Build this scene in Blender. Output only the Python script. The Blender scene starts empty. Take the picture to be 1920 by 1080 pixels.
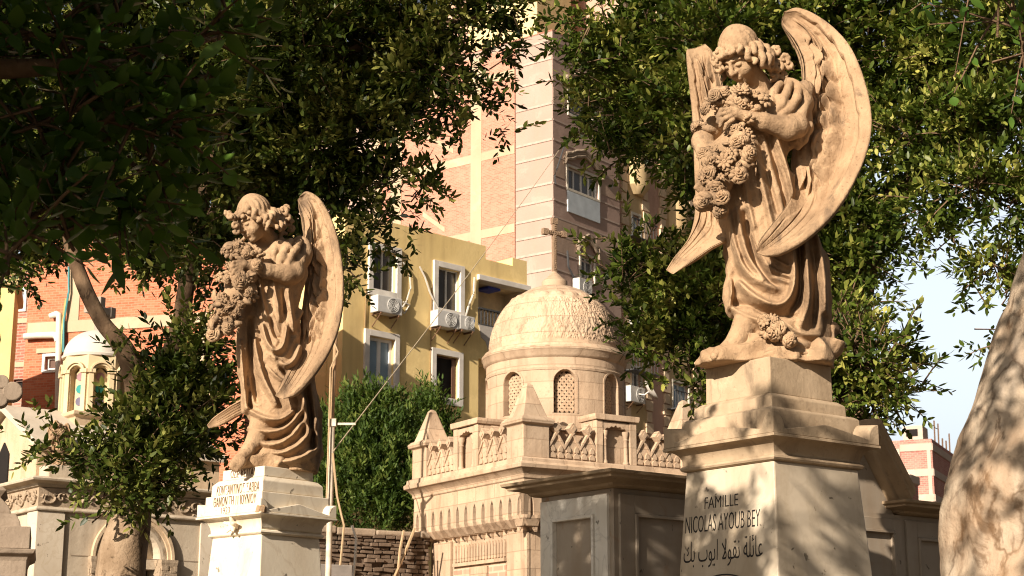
import bpy, bmesh, math, random
import numpy as np
from mathutils import Vector, Matrix

# ------------------------------------------------------------------ camera, sky, sun, exposure
SC = bpy.context.scene
COL = SC.collection
FPX, HOR = 3200.0, 1300.0                 # focal length in photo pixels, pixel row of the horizon
PITCH = math.atan((HOR - 540.0) / FPX)
CAM_Z = 1.6
cd = bpy.data.cameras.new("camera")
cam = bpy.data.objects.new("camera", cd); COL.objects.link(cam)
cam.location = (0, 0, CAM_Z)
cam.rotation_euler = (math.pi / 2 + PITCH, 0, 0)
cd.sensor_width = 36.0
cd.lens = FPX / 1920.0 * 36.0
cd.clip_end = 3000
cd.dof.use_dof = True
cd.dof.focus_distance = 9.4
cd.dof.aperture_fstop = 10.0
SC.camera = cam

SUN_AZ, SUN_EL = math.radians(238.0), math.radians(23.0)      # direction towards the sun
TO_SUN = Vector((math.cos(SUN_AZ) * math.cos(SUN_EL), math.sin(SUN_AZ) * math.cos(SUN_EL), math.sin(SUN_EL)))
w = bpy.data.worlds.new("World"); SC.world = w; w.use_nodes = True
nt = w.node_tree; nt.nodes.clear()
sky = nt.nodes.new("ShaderNodeTexSky"); sky.sky_type = 'NISHITA'; sky.sun_disc = False
sky.sun_elevation = SUN_EL
sky.sun_rotation = math.atan2(TO_SUN.x, TO_SUN.y)
sky.air_density = 1.0; sky.dust_density = 5.0; sky.ozone_density = 1.0
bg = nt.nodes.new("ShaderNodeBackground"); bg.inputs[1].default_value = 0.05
wo = nt.nodes.new("ShaderNodeOutputWorld")
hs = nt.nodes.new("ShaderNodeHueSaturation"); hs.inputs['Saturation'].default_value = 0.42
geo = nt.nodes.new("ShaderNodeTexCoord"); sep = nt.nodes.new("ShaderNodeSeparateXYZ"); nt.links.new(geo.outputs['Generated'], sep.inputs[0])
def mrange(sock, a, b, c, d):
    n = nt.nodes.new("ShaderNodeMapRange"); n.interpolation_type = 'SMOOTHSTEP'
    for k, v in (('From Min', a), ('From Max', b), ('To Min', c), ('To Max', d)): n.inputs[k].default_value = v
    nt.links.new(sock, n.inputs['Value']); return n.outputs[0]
mul = nt.nodes.new("ShaderNodeMath"); mul.operation = 'MULTIPLY'      # added sky boost low ahead of the camera; dimmed elsewhere to cut fill
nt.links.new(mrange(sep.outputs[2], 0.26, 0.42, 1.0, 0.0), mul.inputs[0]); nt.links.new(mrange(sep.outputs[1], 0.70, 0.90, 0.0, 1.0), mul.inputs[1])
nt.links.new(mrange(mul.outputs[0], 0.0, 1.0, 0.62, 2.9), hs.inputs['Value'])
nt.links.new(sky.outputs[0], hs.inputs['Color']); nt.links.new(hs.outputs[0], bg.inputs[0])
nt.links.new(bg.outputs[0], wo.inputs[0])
sl = bpy.data.lights.new("sun", 'SUN'); sl.energy = 5.0; sl.angle = math.radians(0.53); sl.color = (1.0, 0.88, 0.745)
so = bpy.data.objects.new("sun", sl); COL.objects.link(so); so.location = (-20, -30, 30)
so.rotation_euler = (-TO_SUN).to_track_quat('-Z', 'Y').to_euler()
SC.view_settings.view_transform = 'Standard'; SC.view_settings.look = 'None'
SC.view_settings.gamma = 1.0; SC.view_settings.exposure = 0.90
SC.cycles.use_denoising = True; SC.cycles.filter_width = 1.05
SC.cycles.max_bounces = 5; SC.cycles.diffuse_bounces = 3; SC.cycles.transparent_max_bounces = 4

# ------------------------------------------------------------------ pixel -> world
CT, ST = math.cos(PITCH), math.sin(PITCH)
def ray(px, py):
    x = (px - 960.0) / FPX; u = -(py - 540.0) / FPX
    return Vector((x, CT - u * ST, ST + u * CT))
CAM = Vector((0, 0, CAM_Z))
def at(px, py, Y):
    r = ray(px, py); return CAM + r * (Y / r.y)
class Frame:
    """local frame: x along the right-hand face, y along the left-hand face, near corner (or centre) at origin"""
    def __init__(s, px, py, Y, a):
        p = at(px, py, Y); s.o = Vector((p.x, p.y, 0)); s.a = math.radians(a)
        s.R = Vector((math.sin(s.a), math.cos(s.a), 0)); s.L = Vector((-math.cos(s.a), math.sin(s.a), 0))
        s.rz = math.pi / 2 - s.a
    def hit(s, px, py, n, off):
        r = ray(px, py); p = s.o + n * off
        t = (p - CAM).dot(n) / r.dot(n); q = CAM + r * t - s.o
        return q.dot(s.R), q.dot(s.L), q.z
    def onR(s, px, py, off=0.0):
        q = s.hit(px, py, s.L, off); return q[0], q[2]
    def onL(s, px, py, off=0.0):
        q = s.hit(px, py, s.R, off); return q[1], q[2]
    def z(s, px, py, x=0.0, y=0.0):
        """height seen at pixel row py for the vertical line through local (x, y)"""
        p = s.o + s.R * x + s.L * y; r = ray(px, py); return CAM_Z + r.z * (p.y / r.y)

# ------------------------------------------------------------------ mesh builder
class MB:
    def __init__(s): s.v = []; s.f = []
    def add(s, vs, fs):
        n = len(s.v); s.v.extend([tuple(p) for p in vs]); s.f.extend([tuple(i + n for i in f) for f in fs])
    def box(s, x0, x1, y0, y1, z0, z1):
        s.add([(x0,y0,z0),(x1,y0,z0),(x1,y1,z0),(x0,y1,z0),(x0,y0,z1),(x1,y0,z1),(x1,y1,z1),(x0,y1,z1)],
              [(0,3,2,1),(4,5,6,7),(0,1,5,4),(1,2,6,5),(2,3,7,6),(3,0,4,7)])
    def obox(s, c, ax, h):
        c = Vector(c); vs = []
        for k in (-1, 1):
            for j, i in ((-1,-1),(-1,1),(1,1),(1,-1)):
                vs.append(c + ax[0]*h[0]*i + ax[1]*h[1]*j + ax[2]*h[2]*k)
        s.add(vs, [(0,3,2,1),(4,5,6,7),(0,1,5,4),(1,2,6,5),(2,3,7,6),(3,0,4,7)])
    def prism(s, poly, fn, d0, d1):
        n = len(poly)
        s.add([fn(u, d0, z) for u, z in poly] + [fn(u, d1, z) for u, z in poly],
              [tuple(range(n))[::-1], tuple(range(n, 2*n))] + [(i, (i+1) % n, n+(i+1) % n, n+i) for i in range(n)])
    def strip(s, A, B, fn, d0, d1):
        """solid between two polylines A and B of the same length (arches, bands)"""
        n = len(A)
        s.add([fn(u,d0,z) for u,z in A]+[fn(u,d0,z) for u,z in B]+[fn(u,d1,z) for u,z in A]+[fn(u,d1,z) for u,z in B],
              [(i,i+1,n+i+1,n+i) for i in range(n-1)] + [(2*n+i,3*n+i,3*n+i+1,2*n+i+1) for i in range(n-1)]
              + [(i,2*n+i,2*n+i+1,i+1) for i in range(n-1)] + [(n+i,n+i+1,3*n+i+1,3*n+i) for i in range(n-1)]
              + [(0,n,3*n,2*n),(n-1,3*n-1,4*n-1,2*n-1)])
    def tube(s, path, rad, n=8, cap=True, fl=1.0):
        path = [Vector(p) for p in path]
        if not hasattr(rad, '__len__'): rad = [rad]*len(path)
        base = len(s.v); up = Vector((0.13, 0.27, 0.95))
        for i, p in enumerate(path):
            t = (path[min(i+1, len(path)-1)] - path[max(i-1, 0)]).normalized()
            a = t.cross(up)
            if a.length < 0.15: a = t.cross(Vector((1,0,0)))
            a.normalize(); b = t.cross(a)
            for k in range(n):
                q = 2*math.pi*k/n
                s.v.append(tuple(p + (a*math.cos(q) + b*math.sin(q)*fl)*rad[i]))
        m = len(path)
        for i in range(m-1):
            for k in range(n):
                s.f.append((base+i*n+k, base+i*n+(k+1) % n, base+(i+1)*n+(k+1) % n, base+(i+1)*n+k))
        if cap:
            s.f.append(tuple(base+k for k in range(n))[::-1]); s.f.append(tuple(base+(m-1)*n+k for k in range(n)))
    def lathe(s, prof, c=(0,0), n=32, cap=True):
        base = len(s.v); m = len(prof)
        for r, z in prof:
            for k in range(n):
                q = 2*math.pi*k/n; s.v.append((c[0]+r*math.cos(q), c[1]+r*math.sin(q), z))
        for i in range(m-1):
            for k in range(n):
                s.f.append((base+i*n+k, base+i*n+(k+1) % n, base+(i+1)*n+(k+1) % n, base+(i+1)*n+k))
        if cap:
            s.f.append(tuple(base+k for k in range(n))[::-1]); s.f.append(tuple(base+(m-1)*n+k for k in range(n)))
    def sq(s, prof, c=(0,0), cx=1.0, cy=1.0):
        """stack of square sections: (half width, z); cx, cy add different half widths in x and y"""
        base = len(s.v); m = len(prof)
        for h, z in prof:
            hx, hy = (h*cx, h*cy) if cx < 3 and cy < 3 else (h, h)
            for a, b in ((-1,-1),(1,-1),(1,1),(-1,1)): s.v.append((c[0]+a*hx, c[1]+b*hy, z))
        for i in range(m-1):
            for k in range(4):
                s.f.append((base+i*4+k, base+i*4+(k+1) % 4, base+(i+1)*4+(k+1) % 4, base+(i+1)*4+k))
        s.f.append((base+3, base+2, base+1, base)); s.f.append(tuple(base+(m-1)*4+k for k in range(4)))
    def rect(s, prof, x0, x1, y0, y1):
        """stack of rectangles (offset outwards, z)"""
        base = len(s.v); m = len(prof)
        for h, z in prof: s.v += [(x0-h,y0-h,z),(x1+h,y0-h,z),(x1+h,y1+h,z),(x0-h,y1+h,z)]
        for i in range(m-1):
            for k in range(4):
                s.f.append((base+i*4+k, base+i*4+(k+1) % 4, base+(i+1)*4+(k+1) % 4, base+(i+1)*4+k))
        s.f.append((base+3, base+2, base+1, base)); s.f.append(tuple(base+(m-1)*4+k for k in range(4)))
    def build(s, name, mat, parent=None, smooth=None, bevel=0.0, recalc=True):
        me = bpy.data.meshes.new(name); me.from_pydata(s.v, [], s.f)
        if recalc and len(s.f) < 60000:
            bm = bmesh.new(); bm.from_mesh(me); bmesh.ops.recalc_face_normals(bm, faces=bm.faces); bm.to_mesh(me); bm.free()
        me.materials.append(mat)
        if smooth is not None:
            me.polygons.foreach_set('use_smooth', [True]*len(me.polygons))
            if smooth < 180: me.set_sharp_from_angle(angle=math.radians(smooth))
        o = bpy.data.objects.new(name, me); COL.objects.link(o)
        if parent is not None: o.parent = parent
        if bevel > 0:
            b = o.modifiers.new("edge", 'BEVEL'); b.width = bevel; b.segments = 2; b.limit_method = 'ANGLE'; b.angle_limit = math.radians(40)
            b.harden_normals = False
        return o
def build_parts(mb, key, name, mat, parent, **kw):
    """build one object per group of connected pieces; key(centre) names the group"""
    par = list(range(len(mb.v)))
    def find(a):
        while par[a] != a: par[a] = par[par[a]]; a = par[a]
        return a
    for f in mb.f:
        r = find(f[0])
        for i in f[1:]: par[find(i)] = r
    ctr_, cnt_ = {}, {}
    for i, v in enumerate(mb.v):
        r = find(i); c = ctr_.setdefault(r, [0,0,0]); cnt_[r] = cnt_.get(r, 0)+1
        for k in range(3): c[k] += v[k]
    grp = {r: key(tuple(x/cnt_[r] for x in c)) for r, c in ctr_.items()}
    out = {}
    for f in mb.f: out.setdefault(grp[find(f[0])], []).append(f)
    obs = []
    for g_, fs in out.items():
        idx = sorted({i for f in fs for i in f}); mp = {o: n for n, o in enumerate(idx)}
        m2 = MB(); m2.v = [mb.v[i] for i in idx]; m2.f = [tuple(mp[i] for i in f) for f in fs]
        obs.append(m2.build(name, mat, parent, **kw))
    return obs
def fR(u, d, z): return (u, d, z)
def fL(u, d, z): return (d, u, z)
def thing(name, label, cat, loc=(0,0,0), rz=0.0, group=None):
    o = bpy.data.objects.new(name, None); COL.objects.link(o); o.location = loc; o.rotation_euler = (0,0,rz)
    o.empty_display_size = 0.2
    o['label'] = label; o['category'] = cat
    if group: o['group'] = group
    return o
def tag(o, label, cat, group=None):
    o['label'] = label; o['category'] = cat
    if group: o['group'] = group
    return o
def np_mesh(name, V, F4, mat, parent=None, smooth=True, F3=None):
    """fast mesh from arrays of verts, quads and triangles"""
    me = bpy.data.meshes.new(name)
    V = np.asarray(V, dtype=np.float32); nq = 0 if F4 is None else len(F4); n3 = 0 if F3 is None else len(F3)
    me.vertices.add(len(V)); me.vertices.foreach_set('co', V.ravel())
    idx = np.concatenate([a.ravel() for a in (F4, F3) if a is not None and len(a)]).astype(np.int32)
    me.loops.add(len(idx)); me.loops.foreach_set('vertex_index', idx)
    st = np.concatenate([np.arange(nq)*4, nq*4 + np.arange(n3)*3]).astype(np.int32)
    tt = np.concatenate([np.full(nq, 4), np.full(n3, 3)]).astype(np.int32)
    me.polygons.add(nq+n3); me.polygons.foreach_set('loop_start', st); me.polygons.foreach_set('loop_total', tt)
    if smooth: me.polygons.foreach_set('use_smooth', np.ones(nq+n3, dtype=bool))
    me.update(calc_edges=True)
    me.materials.append(mat)
    o = bpy.data.objects.new(name, me); COL.objects.link(o)
    if parent is not None: o.parent = parent
    return o

# ------------------------------------------------------------------ materials
class NM:
    def __init__(s, name):
        s.m = bpy.data.materials.new(name); s.m.use_nodes = True; s.t = s.m.node_tree; s.n = s.t.nodes; s.l = s.t.links
        s.p = s.n['Principled BSDF']; s.tc = s.n.new('ShaderNodeTexCoord').outputs['Object']
    def link(s, a, b): s.l.new(a, b)
    def noise(s, scale, detail=4, vec=None, rough=0.55, dist=0.0):
        n = s.n.new('ShaderNodeTexNoise'); n.inputs['Scale'].default_value = scale; n.inputs['Detail'].default_value = detail
        n.inputs['Roughness'].default_value = rough; n.inputs['Distortion'].default_value = dist
        s.link(vec or s.tc, n.inputs['Vector']); return n.outputs['Fac']
    def voro(s, scale, feat='F1', vec=None):
        n = s.n.new('ShaderNodeTexVoronoi'); n.feature = feat; n.inputs['Scale'].default_value = scale
        s.link(vec or s.tc, n.inputs['Vector']); return n.outputs['Distance']
    def map(s, scale=(1,1,1), rot=(0,0,0), vec=None):
        n = s.n.new('ShaderNodeMapping'); n.inputs['Scale'].default_value = scale; n.inputs['Rotation'].default_value = rot
        s.link(vec or s.tc, n.inputs['Vector']); return n.outputs[0]
    def ramp(s, fac, stops):
        n = s.n.new('ShaderNodeValToRGB'); e = n.color_ramp.elements
        while len(e) < len(stops): e.new(0.5)
        for el, (p, c) in zip(e, stops):
            el.position = p; el.color = (c[0], c[1], c[2], 1) if hasattr(c, '__len__') else (c, c, c, 1)
        s.link(fac, n.inputs[0]); return n.outputs[0]
    def mix(s, fac, a, b, mode='MIX'):
        n = s.n.new('ShaderNodeMix'); n.data_type = 'RGBA'; n.blend_type = mode
        for sock, v in ((n.inputs[0], fac), (n.inputs[6], a), (n.inputs[7], b)):
            if hasattr(v, 'is_linked'): s.link(v, sock)
            elif hasattr(v, '__len__'): sock.default_value = (v[0], v[1], v[2], 1)
            else: sock.default_value = v
        return n.outputs[2]
    def math(s, op, a, b=0.0):
        n = s.n.new('ShaderNodeMath'); n.operation = op
        for sock, v in ((n.inputs[0], a), (n.inputs[1], b)):
            if hasattr(v, 'is_linked'): s.link(v, sock)
            else: sock.default_value = v
        return n.outputs[0]
    def wall(s):
        """vector (x + y, z, 0): flat wall coordinates on either face of a building"""
        sp = s.n.new('ShaderNodeSeparateXYZ'); s.link(s.tc, sp.inputs[0])
        cb = s.n.new('ShaderNodeCombineXYZ'); s.link(s.math('ADD', sp.outputs[0], sp.outputs[1]), cb.inputs[0]); s.link(sp.outputs[2], cb.inputs[1])
        return cb.outputs[0]
    def bump(s, h, strength=0.5, dist=0.01):
        n = s.n.new('ShaderNodeBump'); n.inputs['Strength'].default_value = strength; n.inputs['Distance'].default_value = dist
        s.link(h, n.inputs['Height'])
        if s.p.inputs['Normal'].is_linked: s.link(s.p.inputs['Normal'].links[0].from_socket, n.inputs['Normal'])
        s.link(n.outputs[0], s.p.inputs['Normal'])
    def fin(s, col, rough=0.8, spec=0.3):
        if hasattr(col, 'is_linked'): s.link(col, s.p.inputs['Base Color'])
        else: s.p.inputs['Base Color'].default_value = (col[0], col[1], col[2], 1)
        s.p.inputs['Roughness'].default_value = rough; s.p.inputs['Specular IOR Level'].default_value = spec
        return s.m
def flat(name, c, rough=0.7, spec=0.3, var=0.12, scale=6.0, metal=0.0):
    m = NM(name); n = m.noise(scale, 5)
    a = tuple(x*(1-var) for x in c); b = tuple(min(1, x*(1+var)) for x in c)
    m.p.inputs['Metallic'].default_value = metal
    return m.fin(m.ramp(n, [(0.3, a), (0.7, b)]), rough, spec)
def stone(name, c1, c2, dirt, scale=3.0, bump=0.35, fine=60.0, streak=0.35, spots=0.3, rough=0.85, stain=None, blocks=None, soot=None):
    m = NM(name)
    col = m.ramp(m.noise(scale, 6, rough=0.62), [(0.28, c1), (0.72, c2)])
    if blocks:                                               # masonry: courses of dressed blocks, each its own tone
        b = m.n.new('ShaderNodeTexBrick'); m.link(m.wall(), b.inputs['Vector']); b.inputs['Scale'].default_value = 1.0
        b.inputs['Brick Width'].default_value = blocks[0]; b.inputs['Row Height'].default_value = blocks[1]; b.inputs['Mortar Size'].default_value = 0.008; b.inputs['Mortar Smooth'].default_value = 0.4
        for i, c in ((1, (0.80,0.80,0.80)), (2, (1.12,1.08,1.05)), (3, (0.50,0.46,0.42))): b.inputs[i].default_value = (*c, 1)
        col = m.mix(0.75, col, b.outputs[0], 'MULTIPLY'); m.bump(b.outputs[1], -0.5, 0.012)
    st = m.ramp(m.noise(2.2, 5, vec=m.map((2.6, 2.6, 0.35))), [(0.48, 0.0), (0.72, 1.0)])
    col = m.mix(m.math('MULTIPLY', st, streak), col, dirt)
    sp = m.ramp(m.noise(scale*9, 3), [(0.60, 0.0), (0.72, 1.0)])
    col = m.mix(m.math('MULTIPLY', sp, spots), col, dirt)
    if soot is not None:                                     # dark weather stains running down
        k = m.ramp(m.noise(3.4, 7, vec=m.map((1.6, 1.6, 0.55)), rough=0.68, dist=0.5), [(0.56, 0.0), (0.66, 1.0)])
        col = m.mix(m.math('MULTIPLY', k, 0.62), col, soot)
        k = m.ramp(m.noise(7.0, 6, rough=0.7), [(0.60, 0.0), (0.72, 1.0)]); col = m.mix(m.math('MULTIPLY', k, 0.5), col, tuple(min(1, x*1.25) for x in c2))
    if stain is not None:
        k = m.ramp(m.noise(scale*1.7+1.3, 4, dist=0.6), [(0.60, 0.0), (0.70, 1.0)])
        col = m.mix(m.math('MULTIPLY', k, 0.5), col, stain)
    m.bump(m.noise(fine, 6, rough=0.75), bump, 0.007)
    m.bump(m.noise(scale*4, 5), bump, 0.022)
    return m.fin(col, rough, 0.25)
def brick(name, c1, c2, mortar, bw=0.25, bh=0.075, ms=0.012, squash=None, wear=0.25, wearc=(0.6,0.5,0.38)):
    m = NM(name); v = m.wall()
    b = m.n.new('ShaderNodeTexBrick'); m.link(v, b.inputs['Vector'])
    wv = m.n.new('ShaderNodeTexNoise'); wv.inputs['Scale'].default_value = 1.5; m.link(m.tc, wv.inputs['Vector'])
    va = m.n.new('ShaderNodeVectorMath'); va.operation = 'MULTIPLY_ADD'; va.inputs[1].default_value = (0.05, 0.05, 0.05)
    m.link(wv.outputs['Color'], va.inputs[0]); m.link(v, va.inputs[2]); m.link(va.outputs[0], b.inputs['Vector'])
    b.inputs['Scale'].default_value = 1.0; b.inputs['Brick Width'].default_value = bw; b.inputs['Row Height'].default_value = bh
    b.inputs['Mortar Size'].default_value = ms; b.inputs['Mortar Smooth'].default_value = 0.3; b.inputs['Bias'].default_value = 0.0
    for i, c in ((1, c1), (2, c2), (3, mortar)): b.inputs[i].default_value = (*c, 1)
    col = m.mix(m.math('MULTIPLY', m.ramp(m.noise(0.9, 6), [(0.45, 0.0), (0.75, 1.0)]), wear), b.outputs[0], wearc)
    col = m.mix(m.math('MULTIPLY', m.ramp(m.noise(7.0, 4), [(0.55, 0.0), (0.8, 1.0)]), 0.45), col, tuple(x*0.55 for x in c1))
    m.bump(b.outputs[1], -0.6, 0.02)
    return m.fin(col, 0.9, 0.15)
def plaster(name, c1, c2, dirt, streak=0.3, scale=0.6, bump=0.3):
    m = NM(name)
    col = m.ramp(m.noise(scale, 6), [(0.3, c1), (0.7, c2)])
    st = m.ramp(m.noise(1.3, 6, vec=m.map((1.6, 1.6, 0.18))), [(0.48, 0.0), (0.75, 1.0)])
    col = m.mix(m.math('MULTIPLY', st, streak*1.5), col, dirt)
    pa = m.ramp(m.noise(0.55, 7, rough=0.7, dist=0.4), [(0.55, 0.0), (0.60, 1.0)])
    col = m.mix(m.math('MULTIPLY', pa, 0.35), col, tuple(min(1, x*1.22) for x in c2))
    sp = m.ramp(m.noise(3.5, 6, rough=0.7), [(0.60, 0.0), (0.75, 1.0)])
    col = m.mix(m.math('MULTIPLY', sp, 0.35), col, dirt)
    m.bump(m.noise(14, 5), bump, 0.01); m.bump(m.noise(1.2, 4), bump, 0.05)
    return m.fin(col, 0.9, 0.15)
def marble(name, c1, c2, vein, blotch, bl=0.5, rust=0.0):
    m = NM(name)
    col = m.ramp(m.noise(2.4, 7), [(0.3, c1), (0.7, c2)])
    vn = m.ramp(m.math('ABSOLUTE', m.math('SUBTRACT', m.noise(3.0, 6, dist=1.2), 0.5)), [(0.0, 1.0), (0.03, 0.0)])
    col = m.mix(m.math('MULTIPLY', vn, 0.35), col, vein)
    st = m.ramp(m.noise(2.6, 6, vec=m.map((2.2, 2.2, 0.5))), [(0.46, 0.0), (0.70, 1.0)])
    col = m.mix(m.math('MULTIPLY', st, bl), col, blotch)
    sp = m.ramp(m.noise(16, 3, dist=0.4), [(0.67, 0.0), (0.72, 1.0)])
    col = m.mix(m.math('MULTIPLY', sp, 0.75), col, (0.07, 0.05, 0.03))
    if rust:
        rs = m.ramp(m.noise(4.5, 5, dist=0.5), [(0.60, 0.0), (0.72, 1.0)])
        col = m.mix(m.math('MULTIPLY', rs, rust), col, (0.26, 0.11, 0.03))
    m.bump(m.noise(40, 4), 0.25, 0.003)
    return m.fin(col, 0.5, 0.35)
def leaf_mat(name, dark, mid, light, trans=0.25, rough=0.42):
    m = NM(name)
    g = m.n.new('ShaderNodeNewGeometry')
    f = m.math('ADD', m.math('MULTIPLY', g.outputs['Random Per Island'], 0.42), m.math('MULTIPLY', m.ramp(m.noise(2.6, 3), [(0.34, 0.0), (0.68, 1.0)]), 0.58))
    col = m.ramp(f, [(0.08, dark), (0.5, mid), (0.92, light)])
    m.fin(col, rough, 0.2)
    t = m.n.new('ShaderNodeBsdfTranslucent'); mx = m.n.new('ShaderNodeMixShader'); mx.inputs[0].default_value = trans
    tcol = m.mix(0.5, col, (0.12, 0.22, 0.01)); m.link(tcol, t.inputs['Color'])
    m.link(m.p.outputs[0], mx.inputs[1]); m.link(t.outputs[0], mx.inputs[2])
    out = [n for n in m.n if n.type == 'OUTPUT_MATERIAL'][0]; m.link(mx.outputs[0], out.inputs[0])
    return m.m
def bark_mat(name, c1, c2, c3, sc=4.0, bump=0.5, crack=0.0):
    m = NM(name)
    col = m.ramp(m.noise(sc, 7, vec=m.map((1.2, 1.2, 0.6)), rough=0.62), [(0.3, c1), (0.52, c2), (0.75, c3)])
    pit = m.ramp(m.noise(sc*2.4, 7, vec=m.map((1, 1, 0.6)), rough=0.65, dist=0.6), [(0.58, 0.0), (0.64, 1.0)])
    col = m.mix(m.math('MULTIPLY', pit, 0.7), col, tuple(x*0.4 for x in c1))
    if crack:
        wv = m.n.new('ShaderNodeVectorMath'); wv.operation = 'MULTIPLY_ADD'; nz_ = m.n.new('ShaderNodeTexNoise'); nz_.inputs['Scale'].default_value = 5.0; nz_.inputs['Detail'].default_value = 5
        m.link(m.tc, nz_.inputs['Vector']); m.link(nz_.outputs['Color'], wv.inputs[0]); wv.inputs[1].default_value = (.25,.25,.25); m.link(m.map((1.0,1.0,.45)), wv.inputs[2])
        e = m.voro(5.0, 'DISTANCE_TO_EDGE', wv.outputs[0]); e = m.ramp(e, [(0.0, 1.0), (0.05, 0.0)])
        e = m.math('MULTIPLY', e, m.ramp(m.noise(2.3, 4), [(0.45, 0.0), (0.62, 1.0)]))
        col = m.mix(m.math('MULTIPLY', e, crack), col, tuple(x*0.45 for x in c1)); m.bump(e, -0.8, 0.012)
        gr = m.ramp(m.noise(1.7, 5, dist=.4), [(0.48, 0.0), (0.66, 1.0)]); col = m.mix(m.math('MULTIPLY', gr, 0.45), col, (0.30,0.16,0.07))
    m.bump(m.noise(sc*9, 6, rough=0.65), bump, 0.012); m.bump(m.noise(sc*2, 4), bump, 0.03)
    return m.fin(col, 0.9, 0.15)
def glass_mat(name, c, rough=0.12):
    m = NM(name); n = m.noise(2.0, 3)
    return m.fin(m.ramp(n, [(0.3, tuple(x*0.7 for x in c)), (0.7, c)]), rough, 0.6)

SAND = stone("statue stone", (0.285,0.18,0.10), (0.445,0.30,0.175), (0.12,0.075,0.042), 5.0, 0.6, 70, 0.5, 0.5, soot=(0.10,0.068,0.045))
PED = stone("pedestal stone", (0.345,0.25,0.155), (0.47,0.355,0.235), (0.16,0.105,0.06), 4.0, 0.22, 60, 0.5, 0.35, soot=(0.16,0.115,0.075))
PALE = stone("weathered limestone", (0.44,0.325,0.205), (0.55,0.42,0.28), (0.22,0.14,0.08), 4.0, 0.3, 70, 0.4, 0.25)
CHAPEL = stone("chapel stone", (0.41,0.295,0.195), (0.52,0.385,0.265), (0.24,0.155,0.095), 1.5, 0.5, 30, 0.6, 0.45, blocks=(0.62, 0.30))
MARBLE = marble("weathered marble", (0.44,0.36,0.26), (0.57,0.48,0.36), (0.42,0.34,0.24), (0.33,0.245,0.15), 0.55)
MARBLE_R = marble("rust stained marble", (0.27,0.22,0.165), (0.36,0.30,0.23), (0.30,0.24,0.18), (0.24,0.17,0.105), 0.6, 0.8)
LETTER = flat("letter black", (0.025,0.02,0.016), 0.6)
# ------------------------------------------------------------------ sculpted figures (signed distance fields -> mesh)
def smin_into(F, sl, d, k):
    a = F[sl]
    h = np.clip(k - np.abs(a - d), 0, None)/k
    F[sl] = np.minimum(a, d) - h*h*k*0.25
def smax_into(F, sl, d, k):
    a = F[sl]
    h = np.clip(k - np.abs(a - d), 0, None)/k
    F[sl] = np.maximum(a, d) + h*h*k*0.25
class Field:
    def __init__(s, lo, hi, h):
        s.lo = np.array(lo); s.h = h; s.n = np.ceil((np.array(hi)-s.lo)/h).astype(int)+1
        s.ax = [s.lo[i] + h*np.arange(s.n[i]) for i in range(3)]
        s.F = np.full(tuple(s.n), 1.0, dtype=np.float32)
    def sub(s, lo, hi):
        sl = []
        for i in range(3):
            a = int(max(0, math.floor((lo[i]-s.lo[i])/s.h))); b = int(min(s.n[i], math.ceil((hi[i]-s.lo[i])/s.h)+1))
            sl.append(slice(a, max(b, a)))
        sl = tuple(sl)
        g = np.meshgrid(*[s.ax[i][sl[i]] for i in range(3)], indexing='ij', sparse=True)
        return sl, g
    def put(s, fn, lo, hi, k, mode=0):
        m = k + 4*s.h
        sl, g = s.sub([a-m for a in lo], [a+m for a in hi])
        if any(q.stop <= q.start for q in sl): return
        d = fn(*g).astype(np.float32)
        if mode == 0: smin_into(s.F, sl, d, k)
        else: smax_into(s.F, sl, -d, k)
    def ball(s, c, r, k=0.02, mode=0):
        s.put(lambda x,y,z: np.sqrt((x-c[0])**2+(y-c[1])**2+(z-c[2])**2)-r, [q-r for q in c], [q+r for q in c], k, mode)
    def ell(s, c, r, B=None, k=0.02, mode=0):
        R = max(r); B = B or (Vector((1,0,0)), Vector((0,1,0)), Vector((0,0,1)))
        def fn(x,y,z):
            x=x-c[0]; y=y-c[1]; z=z-c[2]
            q=[(x*b[0]+y*b[1]+z*b[2]) for b in B]
            k0=np.sqrt(sum((q[i]/r[i])**2 for i in range(3))); k1=np.sqrt(sum((q[i]/r[i]**2)**2 for i in range(3)))+1e-6
            return k0*(k0-1)/k1
        s.put(fn, [q-R for q in c], [q+R for q in c], k, mode)
    def cone(s, a, b, ra, rb, k=0.02, mode=0):
        a=np.array(a); b=np.array(b); ba=b-a; L=float(ba@ba)+1e-9; R=max(ra,rb)
        def fn(x,y,z):
            t=np.clip(((x-a[0])*ba[0]+(y-a[1])*ba[1]+(z-a[2])*ba[2])/L,0,1)
            return np.sqrt((x-a[0]-t*ba[0])**2+(y-a[1]-t*ba[1])**2+(z-a[2]-t*ba[2])**2)-(ra+(rb-ra)*t)
        s.put(fn, np.minimum(a,b)-R, np.maximum(a,b)+R, k, mode)
    def chain(s, P, R, k=0.02, mode=0):
        for i in range(len(P)-1): s.cone(P[i], P[i+1], R[i], R[i+1], k, mode)
    def mesh(s, name, mat, parent):
        V, Q = surface_nets(s.F, s.lo, s.h)
        return np_mesh(name, V, Q, mat, parent, True)
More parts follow.
